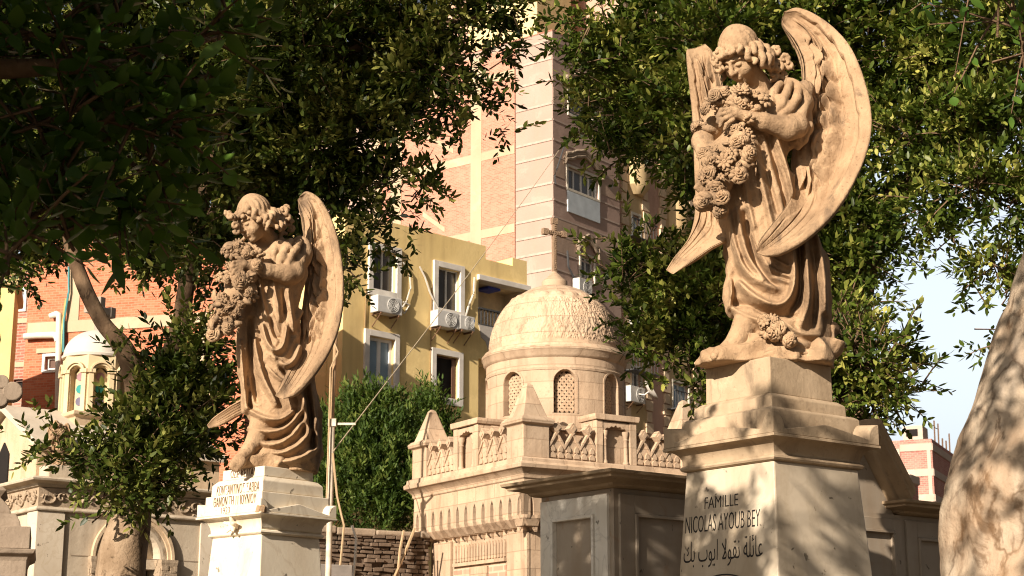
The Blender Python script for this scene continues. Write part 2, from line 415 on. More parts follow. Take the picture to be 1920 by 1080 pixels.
def surface_nets(F, lo, h):
    S = F < 0
    n = np.array(F.shape)
    c = np.zeros(tuple(n-1), dtype=np.uint8)
    for i in (0,1):
        for j in (0,1):
            for k in (0,1): c += S[i:n[0]-1+i, j:n[1]-1+j, k:n[2]-1+k]
    act = np.argwhere((c > 0) & (c < 8))
    idx = np.full(tuple(n-1), -1, dtype=np.int64); idx[act[:,0],act[:,1],act[:,2]] = np.arange(len(act))
    acc = np.zeros((len(act),3)); cnt = np.zeros(len(act))
    offs = [(i,j,k) for i in (0,1) for j in (0,1) for k in (0,1)]
    val = {o: F[act[:,0]+o[0],act[:,1]+o[1],act[:,2]+o[2]].astype(float) for o in offs}
    for o in offs:
        for ax in range(3):
            if o[ax]: continue
            p = list(o); p[ax] = 1; p = tuple(p)
            a, b = val[o], val[p]; cr = (a < 0) != (b < 0)
            t = np.where(cr, a/np.where(cr, a-b, 1), 0)
            pt = np.tile(np.array(o, float), (len(act),1)); pt[:,ax] += t
            acc[cr] += pt[cr]; cnt[cr] += 1
    V = lo + h*(act + acc/np.maximum(cnt,1)[:,None])
    Q = []
    for ax in range(3):
        u, v = [(1,2),(2,0),(0,1)][ax]
        sa = [slice(1,-1)]*3; sa[ax] = slice(0,-1); sb = [slice(1,-1)]*3; sb[ax] = slice(1,None)
        A, Bq = S[tuple(sa)], S[tuple(sb)]
        for flip, m in ((0, A & ~Bq), (1, ~A & Bq)):
            e = np.argwhere(m); 
            if not len(e): continue
            off = np.ones(3, int); off[ax] = 0; e = e + off
            def cell(du, dv):
                q = e.copy(); q[:,u] -= du; q[:,v] -= dv; return idx[q[:,0],q[:,1],q[:,2]]
            quad = [cell(1,1), cell(0,1), cell(0,0), cell(1,0)]
            if flip: quad = quad[::-1]
            Q.append(np.stack(quad, 1))
    Q = np.concatenate(Q); Q = Q[(Q >= 0).all(1)]
    return V, Q
def wob(x, y, z, f, seed):
    r = np.random.RandomState(seed); out = 0
    for i in range(6):
        d = r.normal(size=3); d /= np.linalg.norm(d); q = f*(0.7+0.9*r.rand())
        out = out + np.sin((x*d[0]+y*d[1]+z*d[2])*q + r.rand()*6.28)
    return out/3.0

class View:
    """statue frame that faces the camera: x right, y away, z up; maps photo pixels at a depth y to local points"""
    def __init__(s, px, py, D):
        r = ray(px, py); hd = math.hypot(r.x, r.y); p = CAM + r*(D/hd)
        s.o = p; s.f = Vector((r.x/hd, r.y/hd, 0)); s.r = Vector((s.f.y, -s.f.x, 0)); s.rz = math.atan2(s.r.y, s.r.x)
    def __call__(s, px, py, y=0.0):
        q = ray(px, py); t = ((s.o + s.f*y - CAM).dot(s.f))/q.dot(s.f); p = CAM + q*t - s.o
        return np.array((p.dot(s.r), p.dot(s.f), p.z))

def fold_map(F, V, folds, y0):
    """heights on the x-z grid of a field from fold lines drawn over the front of the gown"""
    X, Z = np.meshgrid(F.ax[0], F.ax[2], indexing='ij'); H = np.zeros_like(X)
    for pts, amp, wd in folds:
        P = [V(px, py, y0) for px, py in pts]
        # smooth the polyline
        P = np.array([(p[0], p[2]) for p in P]); 
        for _ in range(2):
            N = [P[0]]
            for a, b in zip(P[:-1], P[1:]): N += [a*0.75+b*0.25, a*0.25+b*0.75]
            P = np.array(N + [P[-1]])
        D = np.full(X.shape, 9.0); T = np.zeros(X.shape)
        for i in range(len(P)-1):
            a, b = P[i], P[i+1]; ba = b-a; L = ba@ba+1e-12
            t = np.clip(((X-a[0])*ba[0]+(Z-a[1])*ba[1])/L, 0, 1)
            d = np.hypot(X-a[0]-t*ba[0], Z-a[1]-t*ba[1]); m = d < D
            T[m] = ((i+t)/(len(P)-1))[m]; D = np.minimum(D, d)
        q = (D/wd)**2
        H += amp*np.sin(np.pi*np.clip(0.12+0.76*T, 0, 1))**0.6*(1-0.9*q)*np.exp(-q)
    return H

def make_figure(V, J, root, h=0.0048):
    rows = J['gown']; yb = J.get('y0', 0.02)
    zz, cx, cy, rx, ry = [], [], [], [], []
    for py, l, r, ym, q in rows:
        a, b = V(l, py, ym), V(r, py, ym)
        zz.append(a[2]); cx.append((a[0]+b[0])/2); rx.append((b[0]-a[0])/2); cy.append(ym); ry.append(q)
    o = np.argsort(zz); zz, cx, cy, rx, ry = [np.array(q)[o] for q in (zz, cx, cy, rx, ry)]
    F = Field((-0.46,-0.46,-0.06), (0.40,0.34,1.74), h)
    xs, ys, zs = np.meshgrid(*F.ax, indexing='ij', sparse=True)
    ip = lambda q: np.interp(F.ax[2], zz, q)[None,None,:]
    CX, CY, RX, RY = ip(cx), ip(cy), ip(rx), ip(ry)
    ex, ey = (xs-CX)/RX, (ys-CY)/RY
    d = (np.sqrt(ex*ex+ey*ey)-1)*np.minimum(RX, RY)
    H = fold_map(F, V, J['folds'], -0.12)
    front = np.clip(-ey*1.4+0.15, 0, 1)
    d = d - 1.9*H[:,None,:]*front
    rg = 1-2.4*np.abs(wob(xs*1.5+.25*np.sin(4*zs), ys*.6, zs*.28, 20, 31))
    d = d - 0.014*np.clip(rg,-1,1)*np.clip((1.32-zs)*4,0,1)*(0.35+0.65*(1-front))
    th = np.arctan2(ex, ey)
    d = d - 0.012*np.sin(11*th + 5*zs + 1.3*wob(xs,ys,zs,7,3))*(1-front)*np.clip((1.1-zs)*3, 0, 1)
    d = d - 0.0035*wob(xs, ys, zs, 55, 5) - 0.005*wob(xs, ys, zs*0.5, 26, 6)
    d = np.maximum(d, zs-zz[-1]-0.01); d = np.maximum(d, zz[0]-0.01-zs)
    F.F = d.astype(np.float32)
    P = lambda t: V(*t)
    # legs and feet below the hem
    for ch in J['legs']: F.chain([P(t[:3]) for t in ch], [t[3] for t in ch], 0.02)
    # hidden arm and shoulder, garland core
    for ch in J['far_arm']: F.chain([P(t[:3]) for t in ch], [t[3] for t in ch], 0.02)
    for ch in J['core']: F.chain([P(t[:3]) for t in ch], [t[3] for t in ch], 0.03)
    # puffed sleeve with gathers
    for (px, py, y, r) in J['sleeve']: F.ball(P((px,py,y)), r, 0.03)
    c0 = P(J['sleeve'][0][:3])
    sl, g = F.sub(c0-0.17, c0+0.17)
    dd = np.sqrt((g[0]-c0[0])**2+(g[1]-c0[1])**2+(g[2]-c0[2])**2)
    rid = 1-2.2*np.abs(wob(g[0]+.4*g[2], g[1], g[2]*.8, 17, 9))
    F.F[sl] -= (0.034*np.clip(rid,-1,1)*np.clip((0.155-dd)*14,0,1)).astype(np.float32)
    for (px, py, y, r) in J.get('carve', []): F.ball(P((px,py,y)), r, 0.014, 1)
    for ch in J.get('ruffle', []): F.chain([P(t[:3]) for t in ch], [t[3] for t in ch], 0.010)
    # near arm
    for ch in J['arm']: F.chain([P(t[:3]) for t in ch], [t[3] for t in ch], 0.018)
    for ch in J['cuff']: F.chain([P(t[:3]) for t in ch], [t[3] for t in ch], 0.012)
    # hand: palm and five fingers
    for ch in J['hand']: F.chain([P(t[:3]) for t in ch], [t[3] for t in ch], 0.007)
    # neck
    hc = P(J['head']); F.chain([hc, P(J['neck'])], [0.05, 0.06], 0.02)
    # head
    f = Vector(J['face']).normalized(); u = Vector(J['up']); u = (u - f*u.dot(f)).normalized(); r = f.cross(u)
    s = J.get('hs', 1.0)
    def W(a, b, c): 
        q = r*(a*s)+u*(b*s)+f*(c*s); return hc + np.array(q)
    B = (r, u, f)
    F.ell(W(0,.03,-.012), (.076*s,.10*s,.093*s), B, 0.01)
    F.ell(W(0,-.03,.025), (.061*s,.088*s,.066*s), B, 0.02)
    F.ball(W(0,-.101,.06), .021*s, 0.03)
    for q in (-1, 1):
        F.ball(W(q*.036,-.05,.052), .028*s, 0.025)
        F.ball(W(q*.031,-.010,.100), .017*s, 0.012, 1)
        F.ell(W(q*.030,-.013,.079), (.016*s,.010*s,.012*s), B, 0.004)
        F.cone(W(q*.012,.012,.090), W(q*.050,.012,.070), .007*s, .005*s, 0.008)
        F.ell(W(q*.077,-.02,-.005), (.012*s,.03*s,.02*s), B, 0.006)
        F.ball(W(q*.011,-.043,.099), .0095*s, 0.006)
    F.cone(W(0,.010,.088), W(0,-.040,.112), .008*s, .0125*s, 0.01)
    F.cone(W(-.018,-.066,.087), W(.018,-.066,.087), .0075*s, .0075*s, 0.005)
    F.cone(W(-.015,-.077,.085), W(.015,-.077,.085), .0085*s, .0085*s, 0.005)
    F.cone(W(-.02,-.0715,.098), W(.02,-.0715,.098), .003*s, .003*s, 0.003, 1)
    fig = F.mesh('figure', SAND, root)
    # hair: cap plus curls, a part of its own
    b0 = hc - 0.24; b1 = hc + 0.24
    G = Field(b0, b1+np.array((0.08,0.1,0)), 0.0045)
    G.ell(W(0,.048,-.022), (.091*s,.094*s,.100*s), B, 0.01)
    x,y,z = np.meshgrid(*G.ax, indexing='ij', sparse=True)
    lr = (x-hc[0])*r.x+(y-hc[1])*r.y+(z-hc[2])*r.z
    lu = (x-hc[0])*u.x+(y-hc[1])*u.y+(z-hc[2])*u.z
    lf = (x-hc[0])*f.x+(y-hc[1])*f.y+(z-hc[2])*f.z
    an = np.arctan2(lr, lf)
    G.F -= (0.0032*np.sin(17*an + 3.2*wob(lr,lu,lf,22,11))*np.clip((.15-lu)*9,0.1,1)+.003*wob(lr,lu,lf,34,12)).astype(np.float32)
    G.F = np.maximum(G.F, -(lu - 0.018 + 0.10*np.clip(lf-0.03, 0, 1)*0)).astype(np.float32)
    rng = random.Random(J.get('seed', 4))
    def lock(c, out, ln, R, ph):
        out = Vector(out).normalized(); dn = (-u*0.9+out*0.25).normalized(); a1 = dn.cross(out).normalized(); a2 = dn.cross(a1)
        P_, R_ = [], []
        for i in range(9):
            q = i/8; w_ = ph+q*7.0; am = R*(.55+.5*q)
            P_.append(np.array(c)+np.array(dn*(ln*q)+out*(.012*math.sin(q*3.1)+.010*q)+a1*math.cos(w_)*am+a2*math.sin(w_)*am)); R_.append(R*(1.0-.35*q)*(1+.18*math.sin(w_*2)))
        G.chain(P_, R_, 0.006)
    nl = J.get('nlock', 19)
    for k in range(nl):                        # wavy locks all round the head, longer towards the back
        t = math.radians(-172 + 344*k/(nl-1)) + rng.uniform(-.05,.05); bk = abs(t)/math.pi
        d_ = r*math.sin(t)+f*math.cos(t)
        if bk < .30:                                # short fringe at the hairline
            lock(W(math.sin(t)*.080, .066+rng.uniform(-.005,.005), math.cos(t)*.084-.012), d_, s*rng.uniform(.030,.040), s*.0125, rng.random()*6.28)
            continue
        for row in range(2 if bk > .36 else 1):
            rad = .086+.010*row; y_ = .035-.018*bk+rng.uniform(-.008,.008)-row*.035
            lock(W(math.sin(t)*rad, y_, math.cos(t)*rad-.012), d_, s*(.045+.075*bk**1.2)*rng.uniform(.85,1.15), s*rng.uniform(.0145,.019), rng.random()*6.28)
    def curl(c, R):
        ax = Vector((rng.uniform(-.5,.5), -1, rng.uniform(-.3,.3))).normalized(); a1 = ax.cross(Vector((0.3,0.2,0.9))).normalized(); a2 = ax.cross(a1); q0 = rng.random()*6.28
        P_ = [np.array(c)+np.array(a1*math.cos(q0+i*.75)*R*(1-.07*i)+a2*math.sin(q0+i*.75)*R*(1-.07*i)+ax*R*(.02+.09*i)) for i in range(10)]
        G.chain(P_, [R*(.50-.022*i) for i in range(10)], 0.004); G.ball(c-np.array(ax)*R*.3, R*.75, .01)
    for (px, py, y, R) in J['curls']: curl(P((px,py,y)), R*.95)
    hair = G.mesh('hair', SAND, root)
    # rock the figure stands on
    K = Field((-0.42,-0.34,-0.03), (0.42,0.36,0.24), 0.008)
    for (px, py, y, rx_, ry_, rz_) in J['rock']: K.ell(P((px,py,y)), (rx_,ry_,rz_), None, 0.04)
    x,y,z = np.meshgrid(*K.ax, indexing='ij', sparse=True)
    K.F += (0.012*wob(x,y,z,24,21)+0.008*wob(x,y,z,55,22)-0.014*(1-2*np.abs(wob(x,y,z*1.4,26,23)))).astype(np.float32)
    K.F = np.maximum(K.F, -0.002-z).astype(np.float32)
    rock = K.mesh('rock_base', SAND, root)
    return fig, hair, rock

# ------------------------------------------------------------------ carved flowers
def petal(mb, c, n, a, r0, r1, wd, tilt, curl):
    """one petal: from radius r0 to r1 along direction a, raised along n"""
    b = n.cross(a); pts = []
    for i, t in enumerate((0.0, 0.5, 1.0)):
        rr = r0+(r1-r0)*t; hgt = tilt*t + curl*t*t; ww = wd*(0.45, 1.0, 0.55)[i]
        for q in (-1, 0, 1): pts.append(c + a*rr + b*(q*ww) + n*(hgt - abs(q)*0.15*wd + (0.10*wd if q == 0 else 0)))
    mb.add(pts, [(0,1,4,3),(1,2,5,4),(3,4,7,6),(4,5,8,7)])
def flower(mb, c, n, R, kind, rng):
    c = Vector(c); n = Vector(n).normalized(); a0 = n.cross(Vector((rng.random()-.5, rng.random()-.5, 1))).normalized(); b0 = n.cross(a0)
    def d(q): return a0*math.cos(q)+b0*math.sin(q)
    if kind == 'rose':
        for ring, (k, r0, r1, tl, cu) in enumerate(((3,.02,.22,.75,-.1),(4,.12,.42,.62,-.15),(5,.25,.72,.45,-.2),(6,.35,1.0,.22,-.3))):
            q0 = rng.random()*6
            for i in range(k): petal(mb, c, n, d(q0+6.283*i/k), R*r0, R*r1, R*(.30+.12*ring), R*tl, R*cu)
    elif kind == 'daisy':
        q0 = rng.random()*6
        for i in range(9): petal(mb, c, n, d(q0+6.283*i/9), R*.15, R*1.0, R*.21, R*.1, R*(.15+.2*rng.random()))
        for i in range(6): petal(mb, c, n, d(q0+6.283*i/6), 0, R*.26, R*.14, R*.25, -R*.1)
    elif kind == 'lily':
        q0 = rng.random()*6
        for i in range(6): petal(mb, c, n, d(q0+6.283*i/6), R*.08, R*.95, R*.33, R*.6, -R*.55)
    elif kind == 'leaf':
        petal(mb, c, n, d(rng.random()*6.28), 0, R*1.5, R*.42, R*.3, -R*.35)
    else:                                                    # cluster of buds
        for i in range(9):
            p = c + a0*R*rng.uniform(-.8,.8)+b0*R*rng.uniform(-.8,.8)+n*R*rng.uniform(0,.4)
            for q in range(3): petal(mb, p, n, d(2.1*q+rng.random()), 0, R*.24, R*.17, R*.2, R*.02)
            
def make_garland(V, spots, root, seed, name='flower_garland'):
    rng = random.Random(seed); mb = MB()
    kinds = ['rose','rose','daisy','lily','leaf','bud','lily','leaf','leaf','rose']
    for (px, py, y, rp, n) in spots:
        for i in range(n):
            q = rng.random()*6.283; rr = math.sqrt(rng.random())*rp
            p = V(px+rr*math.cos(q), py+rr*math.sin(q), y - 0.03*math.sqrt(max(0, 1-(rr/rp)**2)) - rng.uniform(0,.03))
            nn = (math.cos(q)*rr/rp*0.9+rng.uniform(-.4,.1), -0.9, -math.sin(q)*rr/rp*0.9+rng.uniform(-.3,.45))
            k = kinds[rng.randrange(len(kinds))]
            flower(mb, p, nn, rng.uniform(.020,.050) if k != 'bud' else rng.uniform(.022,.036), k, rng)
    o = mb.build(name, SAND, root, smooth=50)
    m = o.modifiers.new("thick", 'SOLIDIFY'); m.thickness = 0.006; m.offset = 0
    return o

# ------------------------------------------------------------------ wings
def spline(P, n):
    P = np.array(P, float); m = len(P); L = np.concatenate([[0], np.cumsum(np.linalg.norm(np.diff(P[:,:2],axis=0),axis=1))]); L /= L[-1]
    t = np.linspace(0,1,n); out = np.zeros((n,P.shape[1]))
    T = np.zeros_like(P)
    for i in range(m):
        a, b = max(i-1,0), min(i+1,m-1); T[i] = (P[b]-P[a])/(L[b]-L[a])
    k = np.clip(np.searchsorted(L, t, side='right')-1, 0, m-2)
    h = (L[k+1]-L[k])[:,None]; u = ((t-L[k])[:,None])/h
    return (2*u**3-3*u**2+1)*P[k]+(u**3-2*u**2+u)*h*T[k]+(-2*u**3+3*u**2)*P[k+1]+(u**3-u**2)*h*T[k+1]
def make_wing(V, outer, inner, root, seed, bulge=0.07, thick=0.026, relief=1.0, prim=0.42, covert=1.0):
    ns, ntt = 220, 72
    O = np.array([V(*p) for p in spline(outer, ns)]); I = np.array([V(*p) for p in spline(inner, ns)])
    s = np.linspace(0,1,ns)[:,None]; t = np.linspace(0,1,ntt)[None,:]
    M = O[:,None,:]*(1-t)[:,:,None] + I[:,None,:]*t[:,:,None]
    wd = np.linalg.norm(O-I, axis=1)[:,None]
    bz = bulge*np.sin(np.pi*t)*np.clip(wd/0.25, 0.15, 1)
    M[:,:,1] += bz                                           # hollow towards the viewer
    rng = np.random.RandomState(seed)
    # feather relief on the viewer's side
    def rnd(a, b, k): return np.sin(a*12.9898+b*78.233+k*37.719)*43758.5453 % 1.0
    hgt = np.zeros((ns,ntt))
    wav = 0.35*np.sin(9*s+4*t)+0.25*np.sin(17*s-6*t+seed)
    # long primaries along the outer band
    lanes = (t*5.2 + 0.25*wav*0.4 + s*0.6)
    pr = np.abs((lanes % 1.0)-0.5)*2
    band = np.clip((prim + 0.55*np.clip((s-0.62)*4,0,1) - t)/0.05, 0, 1)*np.clip((s-0.10)*9,0,1)
    hgt += band*np.clip((1-s)*7,0,1)*(0.004 - 0.009*np.clip(pr-0.72,0,1)/0.28)
    # covert rows: overlapping rounded feathers
    for rowf, (t0, t1, ln, na, amp) in enumerate(((0.30,0.64,10,2.0,0.032),(0.56,1.02,9,2.6,0.036),(0.04,0.34,14,2.0,0.009))):
        a = s*ln + 0.9*wav; b = (t-t0)/(t1-t0)*na
        ib = np.floor(b); a2 = a + 0.5*(ib % 2) + 0.6*rnd(ib, 3.0, seed); ia = np.floor(a2)
        fa, fb = a2-ia, (b-ib)-0.5
        r1 = rnd(ia, ib, seed)
        shape = np.clip(1-(2*np.abs(fb))**2.4, 0, 1)*np.clip(fa*1.6,0,1)**0.8*np.clip((1-fa)*9*(1-1.2*np.abs(fb)),0,1)
        w0 = np.clip((t-t0)/0.04,0,1)*np.clip((t1-t)/0.04,0,1)*np.clip((s-0.03)*18,0,1)*np.clip((0.74-0.12*rowf-s)*14,0,1)
        hgt += w0*amp*shape*(0.45+0.9*r1)
    edge = (t-(0.34+0.10*s)+0.055*np.abs(np.sin(np.pi*s*13+0.4*wav)))/0.018
    edge2 = (0.66+0.05*np.abs(np.sin(np.pi*t*5))-s)/0.016
    hgt += 0.026*covert*np.clip(edge,0,1)*np.clip(edge2,0,1)*np.clip((s-0.05)*14,0,1)
    hgt += 0.004*wav*np.clip(s*8,0,1)
    hgt += 0.010*np.exp(-((t-0.05)/0.06)**2) + 0.012*np.exp(-((t-0.97)/0.05)**2)*np.clip((0.6-s)*8,0,1)
    hgt *= 2.1*relief*np.clip(np.minimum(t,1-t)*16,0.15,1)*np.clip(np.minimum(s,1-s)*20,0.1,1)
    hgt *= np.clip(wd/0.34, 0.35, 1)
    # rounded edge thickness
    th = thick*np.sqrt(np.clip(1-(2*t-1)**8,0.02,1))*np.sqrt(np.clip(np.minimum(s,1-s)*14,0.03,1))*np.clip(wd/0.12,0.5,1)
    A = M.copy(); Bk = M.copy()
    ds = np.gradient(M, axis=0); dt = np.gradient(M, axis=1); N = np.cross(ds, dt); N /= np.linalg.norm(N,axis=2,keepdims=True)+1e-9
    sg = np.where(N[:,:,1:2] > 0, -1.0, 1.0); N = N*sg           # towards the viewer
    A += N*(th*0.5+hgt)[:,:,None]; Bk -= N*(th*0.9+0.35*hgt[::1,:])[:,:,None]
    V3 = np.concatenate([A.reshape(-1,3), Bk.reshape(-1,3)])
    id0 = np.arange(ns*ntt).reshape(ns,ntt); id1 = id0+ns*ntt
    q = lambda a: np.stack([a[:-1,:-1],a[:-1,1:],a[1:,1:],a[1:,:-1]],2).reshape(-1,4)
    F4 = [q(id0), q(id1)[:,::-1]]
    for a, b in ((id0[0],id1[0]),(id0[-1],id1[-1]),(id0[:,0],id1[:,0]),(id0[:,-1],id1[:,-1])):
        F4.append(np.stack([a[:-1],a[1:],b[1:],b[:-1]],1))
    return np_mesh('wing', V3, np.concatenate(F4), SAND, root, True)

# ------------------------------------------------------------------ the angel on the right
VR = View(1440, 690, 8.5)
angel = thing('angel_statue', 'larger stone angel clutching flowers, on the pedestal before the marble tomb', 'statue', VR.o, VR.rz, 'stone angels on pedestals')
JR = dict(
 gown=[(158,1408,1446,.0,.045),(172,1385,1480,.02,.08),(190,1362,1496,.02,.11),(225,1352,1492,.0,.135),(300,1348,1480,.0,.135),(350,1346,1486,.0,.14),(400,1348,1494,.0,.15),
       (440,1360,1518,.01,.17),(480,1365,1540,.02,.18),(520,1367,1549,.02,.19),(560,1361,1556,.02,.20),(585,1366,1558,.02,.20),(610,1384,1558,.03,.20),(650,1388,1556,.04,.20),(685,1390,1545,.04,.19)],
 folds=[([(1368,405),(1377,455),(1394,508),(1422,536),(1452,546)],.030,.026),([(1382,397),(1390,450),(1408,500),(1432,530)],.030,.022),
        ([(1399,400),(1408,467),(1430,510),(1455,538)],-.034,.022),([(1479,440),(1491,508),(1490,552),(1470,580),(1440,578),(1405,556),(1385,530)],.034,.026),
        ([(1500,450),(1502,510),(1498,560),(1480,592)],-.030,.022),([(1506,440),(1514,515),(1518,570),(1503,612)],.028,.026),([(1532,430),(1546,508),(1548,580)],.022,.024),
        ([(1525,470),(1530,540),(1526,610)],-.020,.02),
        ([(1438,480),(1462,498),(1482,506)],.012,.014),([(1436,500),(1460,518),(1482,524)],.012,.014),([(1446,524),(1466,532),(1484,536)],.010,.012),
        ([(1410,262),(1426,333),(1444,410),(1452,450)],.022,.022),([(1440,255),(1458,315),(1474,372),(1478,420)],-.026,.018),([(1455,255),(1477,315),(1488,365)],.022,.018),
        ([(1425,262),(1440,330),(1458,400)],-.014,.014),([(1395,330),(1402,380),(1412,430)],.016,.018),
        ([(1366,575),(1400,596),(1436,612),(1470,640),(1510,652)],.026,.026),([(1376,560),(1410,578),(1445,592),(1490,596)],-.018,.018),([(1392,622),(1420,640),(1450,672)],.022,.024),
        ([(1470,610),(1500,630),(1535,628)],.016,.022),([(1490,660),(1520,668),(1545,650)],.022,.024),([(1370,520),(1372,550),(1366,575)],.016,.016)],
 legs=[[(1402,600,-.08,.070),(1384,636,-.13,.052),(1366,656,-.17,.040)],[(1376,648,-.15,.044),(1350,662,-.21,.032),(1340,668,-.24,.022)],
       [(1440,640,-.10,.06),(1470,660,-.17,.04),(1490,668,-.18,.03)]],
 far_arm=[[(1368,190,.02,.075),(1325,250,-.06,.062),(1318,268,-.1,.056)],[(1318,262,-.12,.056),(1330,310,-.2,.045),(1316,342,-.25,.034)],
          [(1322,335,-.27,.020),(1311,358,-.28,.010)],[(1316,338,-.28,.018),(1304,352,-.29,.010)],[(1328,340,-.27,.016),(1321,364,-.28,.010)]],
 core=[[(1345,180,-.14,.05),(1390,185,-.15,.06),(1425,190,-.13,.05)],[(1390,235,-.16,.05),(1362,290,-.18,.085),(1345,340,-.19,.075),(1338,388,-.17,.03)]],
 sleeve=[(1474,184,-.02,.088),(1500,196,.0,.07),(1455,198,-.06,.06),(1508,170,.04,.055)],
 carve=[(1456,196,-.13,.024),(1470,206,-.15,.022),(1484,186,-.12,.022),(1498,212,-.10,.020),(1462,172,-.09,.016),(1480,166,-.08,.016)],
 ruffle=[[(1440,212,-.15,.016),(1446,190,-.15,.022),(1452,172,-.11,.024),(1462,158,-.06,.022)],[(1448,216,-.16,.016),(1466,196,-.16,.020),(1474,176,-.13,.022),(1480,158,-.07,.022)],[(1462,218,-.16,.018),(1482,204,-.15,.022),(1494,184,-.11,.024),(1498,164,-.05,.022)],[(1482,220,-.14,.018),(1504,214,-.10,.024),(1512,192,-.05,.024)],[(1500,222,-.1,.018),(1516,236,-.05,.024),(1508,262,-.03,.02),(1496,276,-.02,.016)]],
 arm=[[(1488,206,-.04,.055),(1493,236,-.10,.058)],[(1493,238,-.10,.058),(1478,242,-.14,.058),(1430,228,-.20,.045),(1397,218,-.245,.030)]],
 cuff=[[(1504,200,-.03,.05),(1512,240,-.02,.035),(1498,268,.0,.028)],[(1452,205,-.12,.03),(1462,190,-.13,.034),(1480,205,-.12,.03)],[(1495,262,-.03,.03),(1478,272,.0,.03)]],
 hand=[[(1397,218,-.245,.027),(1378,212,-.265,.029),(1366,212,-.272,.026)],
       [(1370,204,-.285,.012),(1352,206,-.300,.0105),(1344,219,-.295,.009)],[(1369,210,-.287,.012),(1350,216,-.302,.0105),(1345,229,-.296,.009)],
       [(1371,217,-.285,.012),(1354,225,-.300,.0105),(1350,237,-.294,.009)],[(1375,224,-.280,.011),(1362,233,-.295,.0095),(1358,243,-.290,.008)],
       [(1382,205,-.275,.013),(1372,194,-.29,.011),(1362,192,-.292,.0095)]],
 head=(1387,105,-.14), neck=(1432,172,-.0), face=(-.47,-.62,-.66), up=(-.34,-.55,.76), hs=1.12,
 curls=[(1440,106,-.10,.030),(1455,98,-.07,.030),(1470,110,-.05,.030),(1478,124,-.04,.026),(1462,126,-.06,.032),(1445,126,-.09,.030),(1450,142,-.05,.028),(1468,142,-.03,.024),(1432,120,-.12,.026),(1350,100,-.2,.026),(1344,118,-.19,.024),(1350,132,-.18,.022),(1341,105,-.16,.022)],
 rock=[(1440,690,.0,.30,.21,.10),(1395,664,-.13,.08,.09,.07),(1422,650,-.12,.06,.08,.06),(1335,690,-.10,.06,.10,.07),(1360,684,-.16,.09,.08,.06),(1500,684,-.12,.10,.09,.06),(1352,682,-.12,.085,.10,.085),(1460,680,-.12,.12,.10,.07),(1532,668,-.02,.07,.1,.12),(1400,672,-.12,.10,.08,.09),(1562,622,.02,.028,.05,.06),(1556,645,.03,.04,.05,.06)],
 seed=4)
make_figure(VR, JR, angel)
make_garland(VR, [(1348,180,-.20,20,7),(1385,184,-.22,20,8),(1418,192,-.20,18,7),(1335,200,-.16,16,5),(1405,214,-.23,9,3),(1312,232,-.12,14,4),(1385,258,-.24,20,9),(1392,288,-.24,22,9),(1360,292,-.27,24,10),
                  (1325,300,-.27,18,8),(1340,330,-.27,26,12),(1378,322,-.26,18,8),(1330,362,-.26,20,9),(1352,365,-.25,18,7),(1318,378,-.25,12,5),(1348,392,-.22,12,5),
                  (1440,610,-.20,18,9),(1458,622,-.20,14,5),(1480,632,-.2,12,4)], angel, 8)
make_wing(VR, [(1470,22,.17),(1497,15,.17),(1545,38,.16),(1588,80,.12),(1615,135,.06),(1632,205,-.02),(1630,262,-.07),(1608,325,-.14),(1565,395,-.21),(1510,448,-.28),(1462,474,-.32),(1436,479,-.33),(1421,474,-.33)],
          [(1466,36,.17),(1468,48,.17),(1488,76,.17),(1504,112,.18),(1507,160,.18),(1500,215,.18),(1490,262,.17),(1483,308,.12),(1488,345,.02),(1478,380,-.12),(1442,428,-.26),(1425,452,-.31),(1418,470,-.33)], angel, 3, 0.085)
make_wing(VR, [(1288,92,.16),(1287,100,.16),(1292,150,.17),(1299,220,.17),(1302,300,.15),(1303,400,.08),(1290,448,.0),(1262,485,-.06),(1249,506,-.09)],
          [(1322,82,.16),(1335,96,.16),(1352,150,.17),(1368,230,.17),(1374,300,.15),(1376,385,.06),(1370,440,-.02),(1330,466,-.08),(1262,514,-.10)], angel, 7, 0.04, 0.03, 1.0, 0.3)

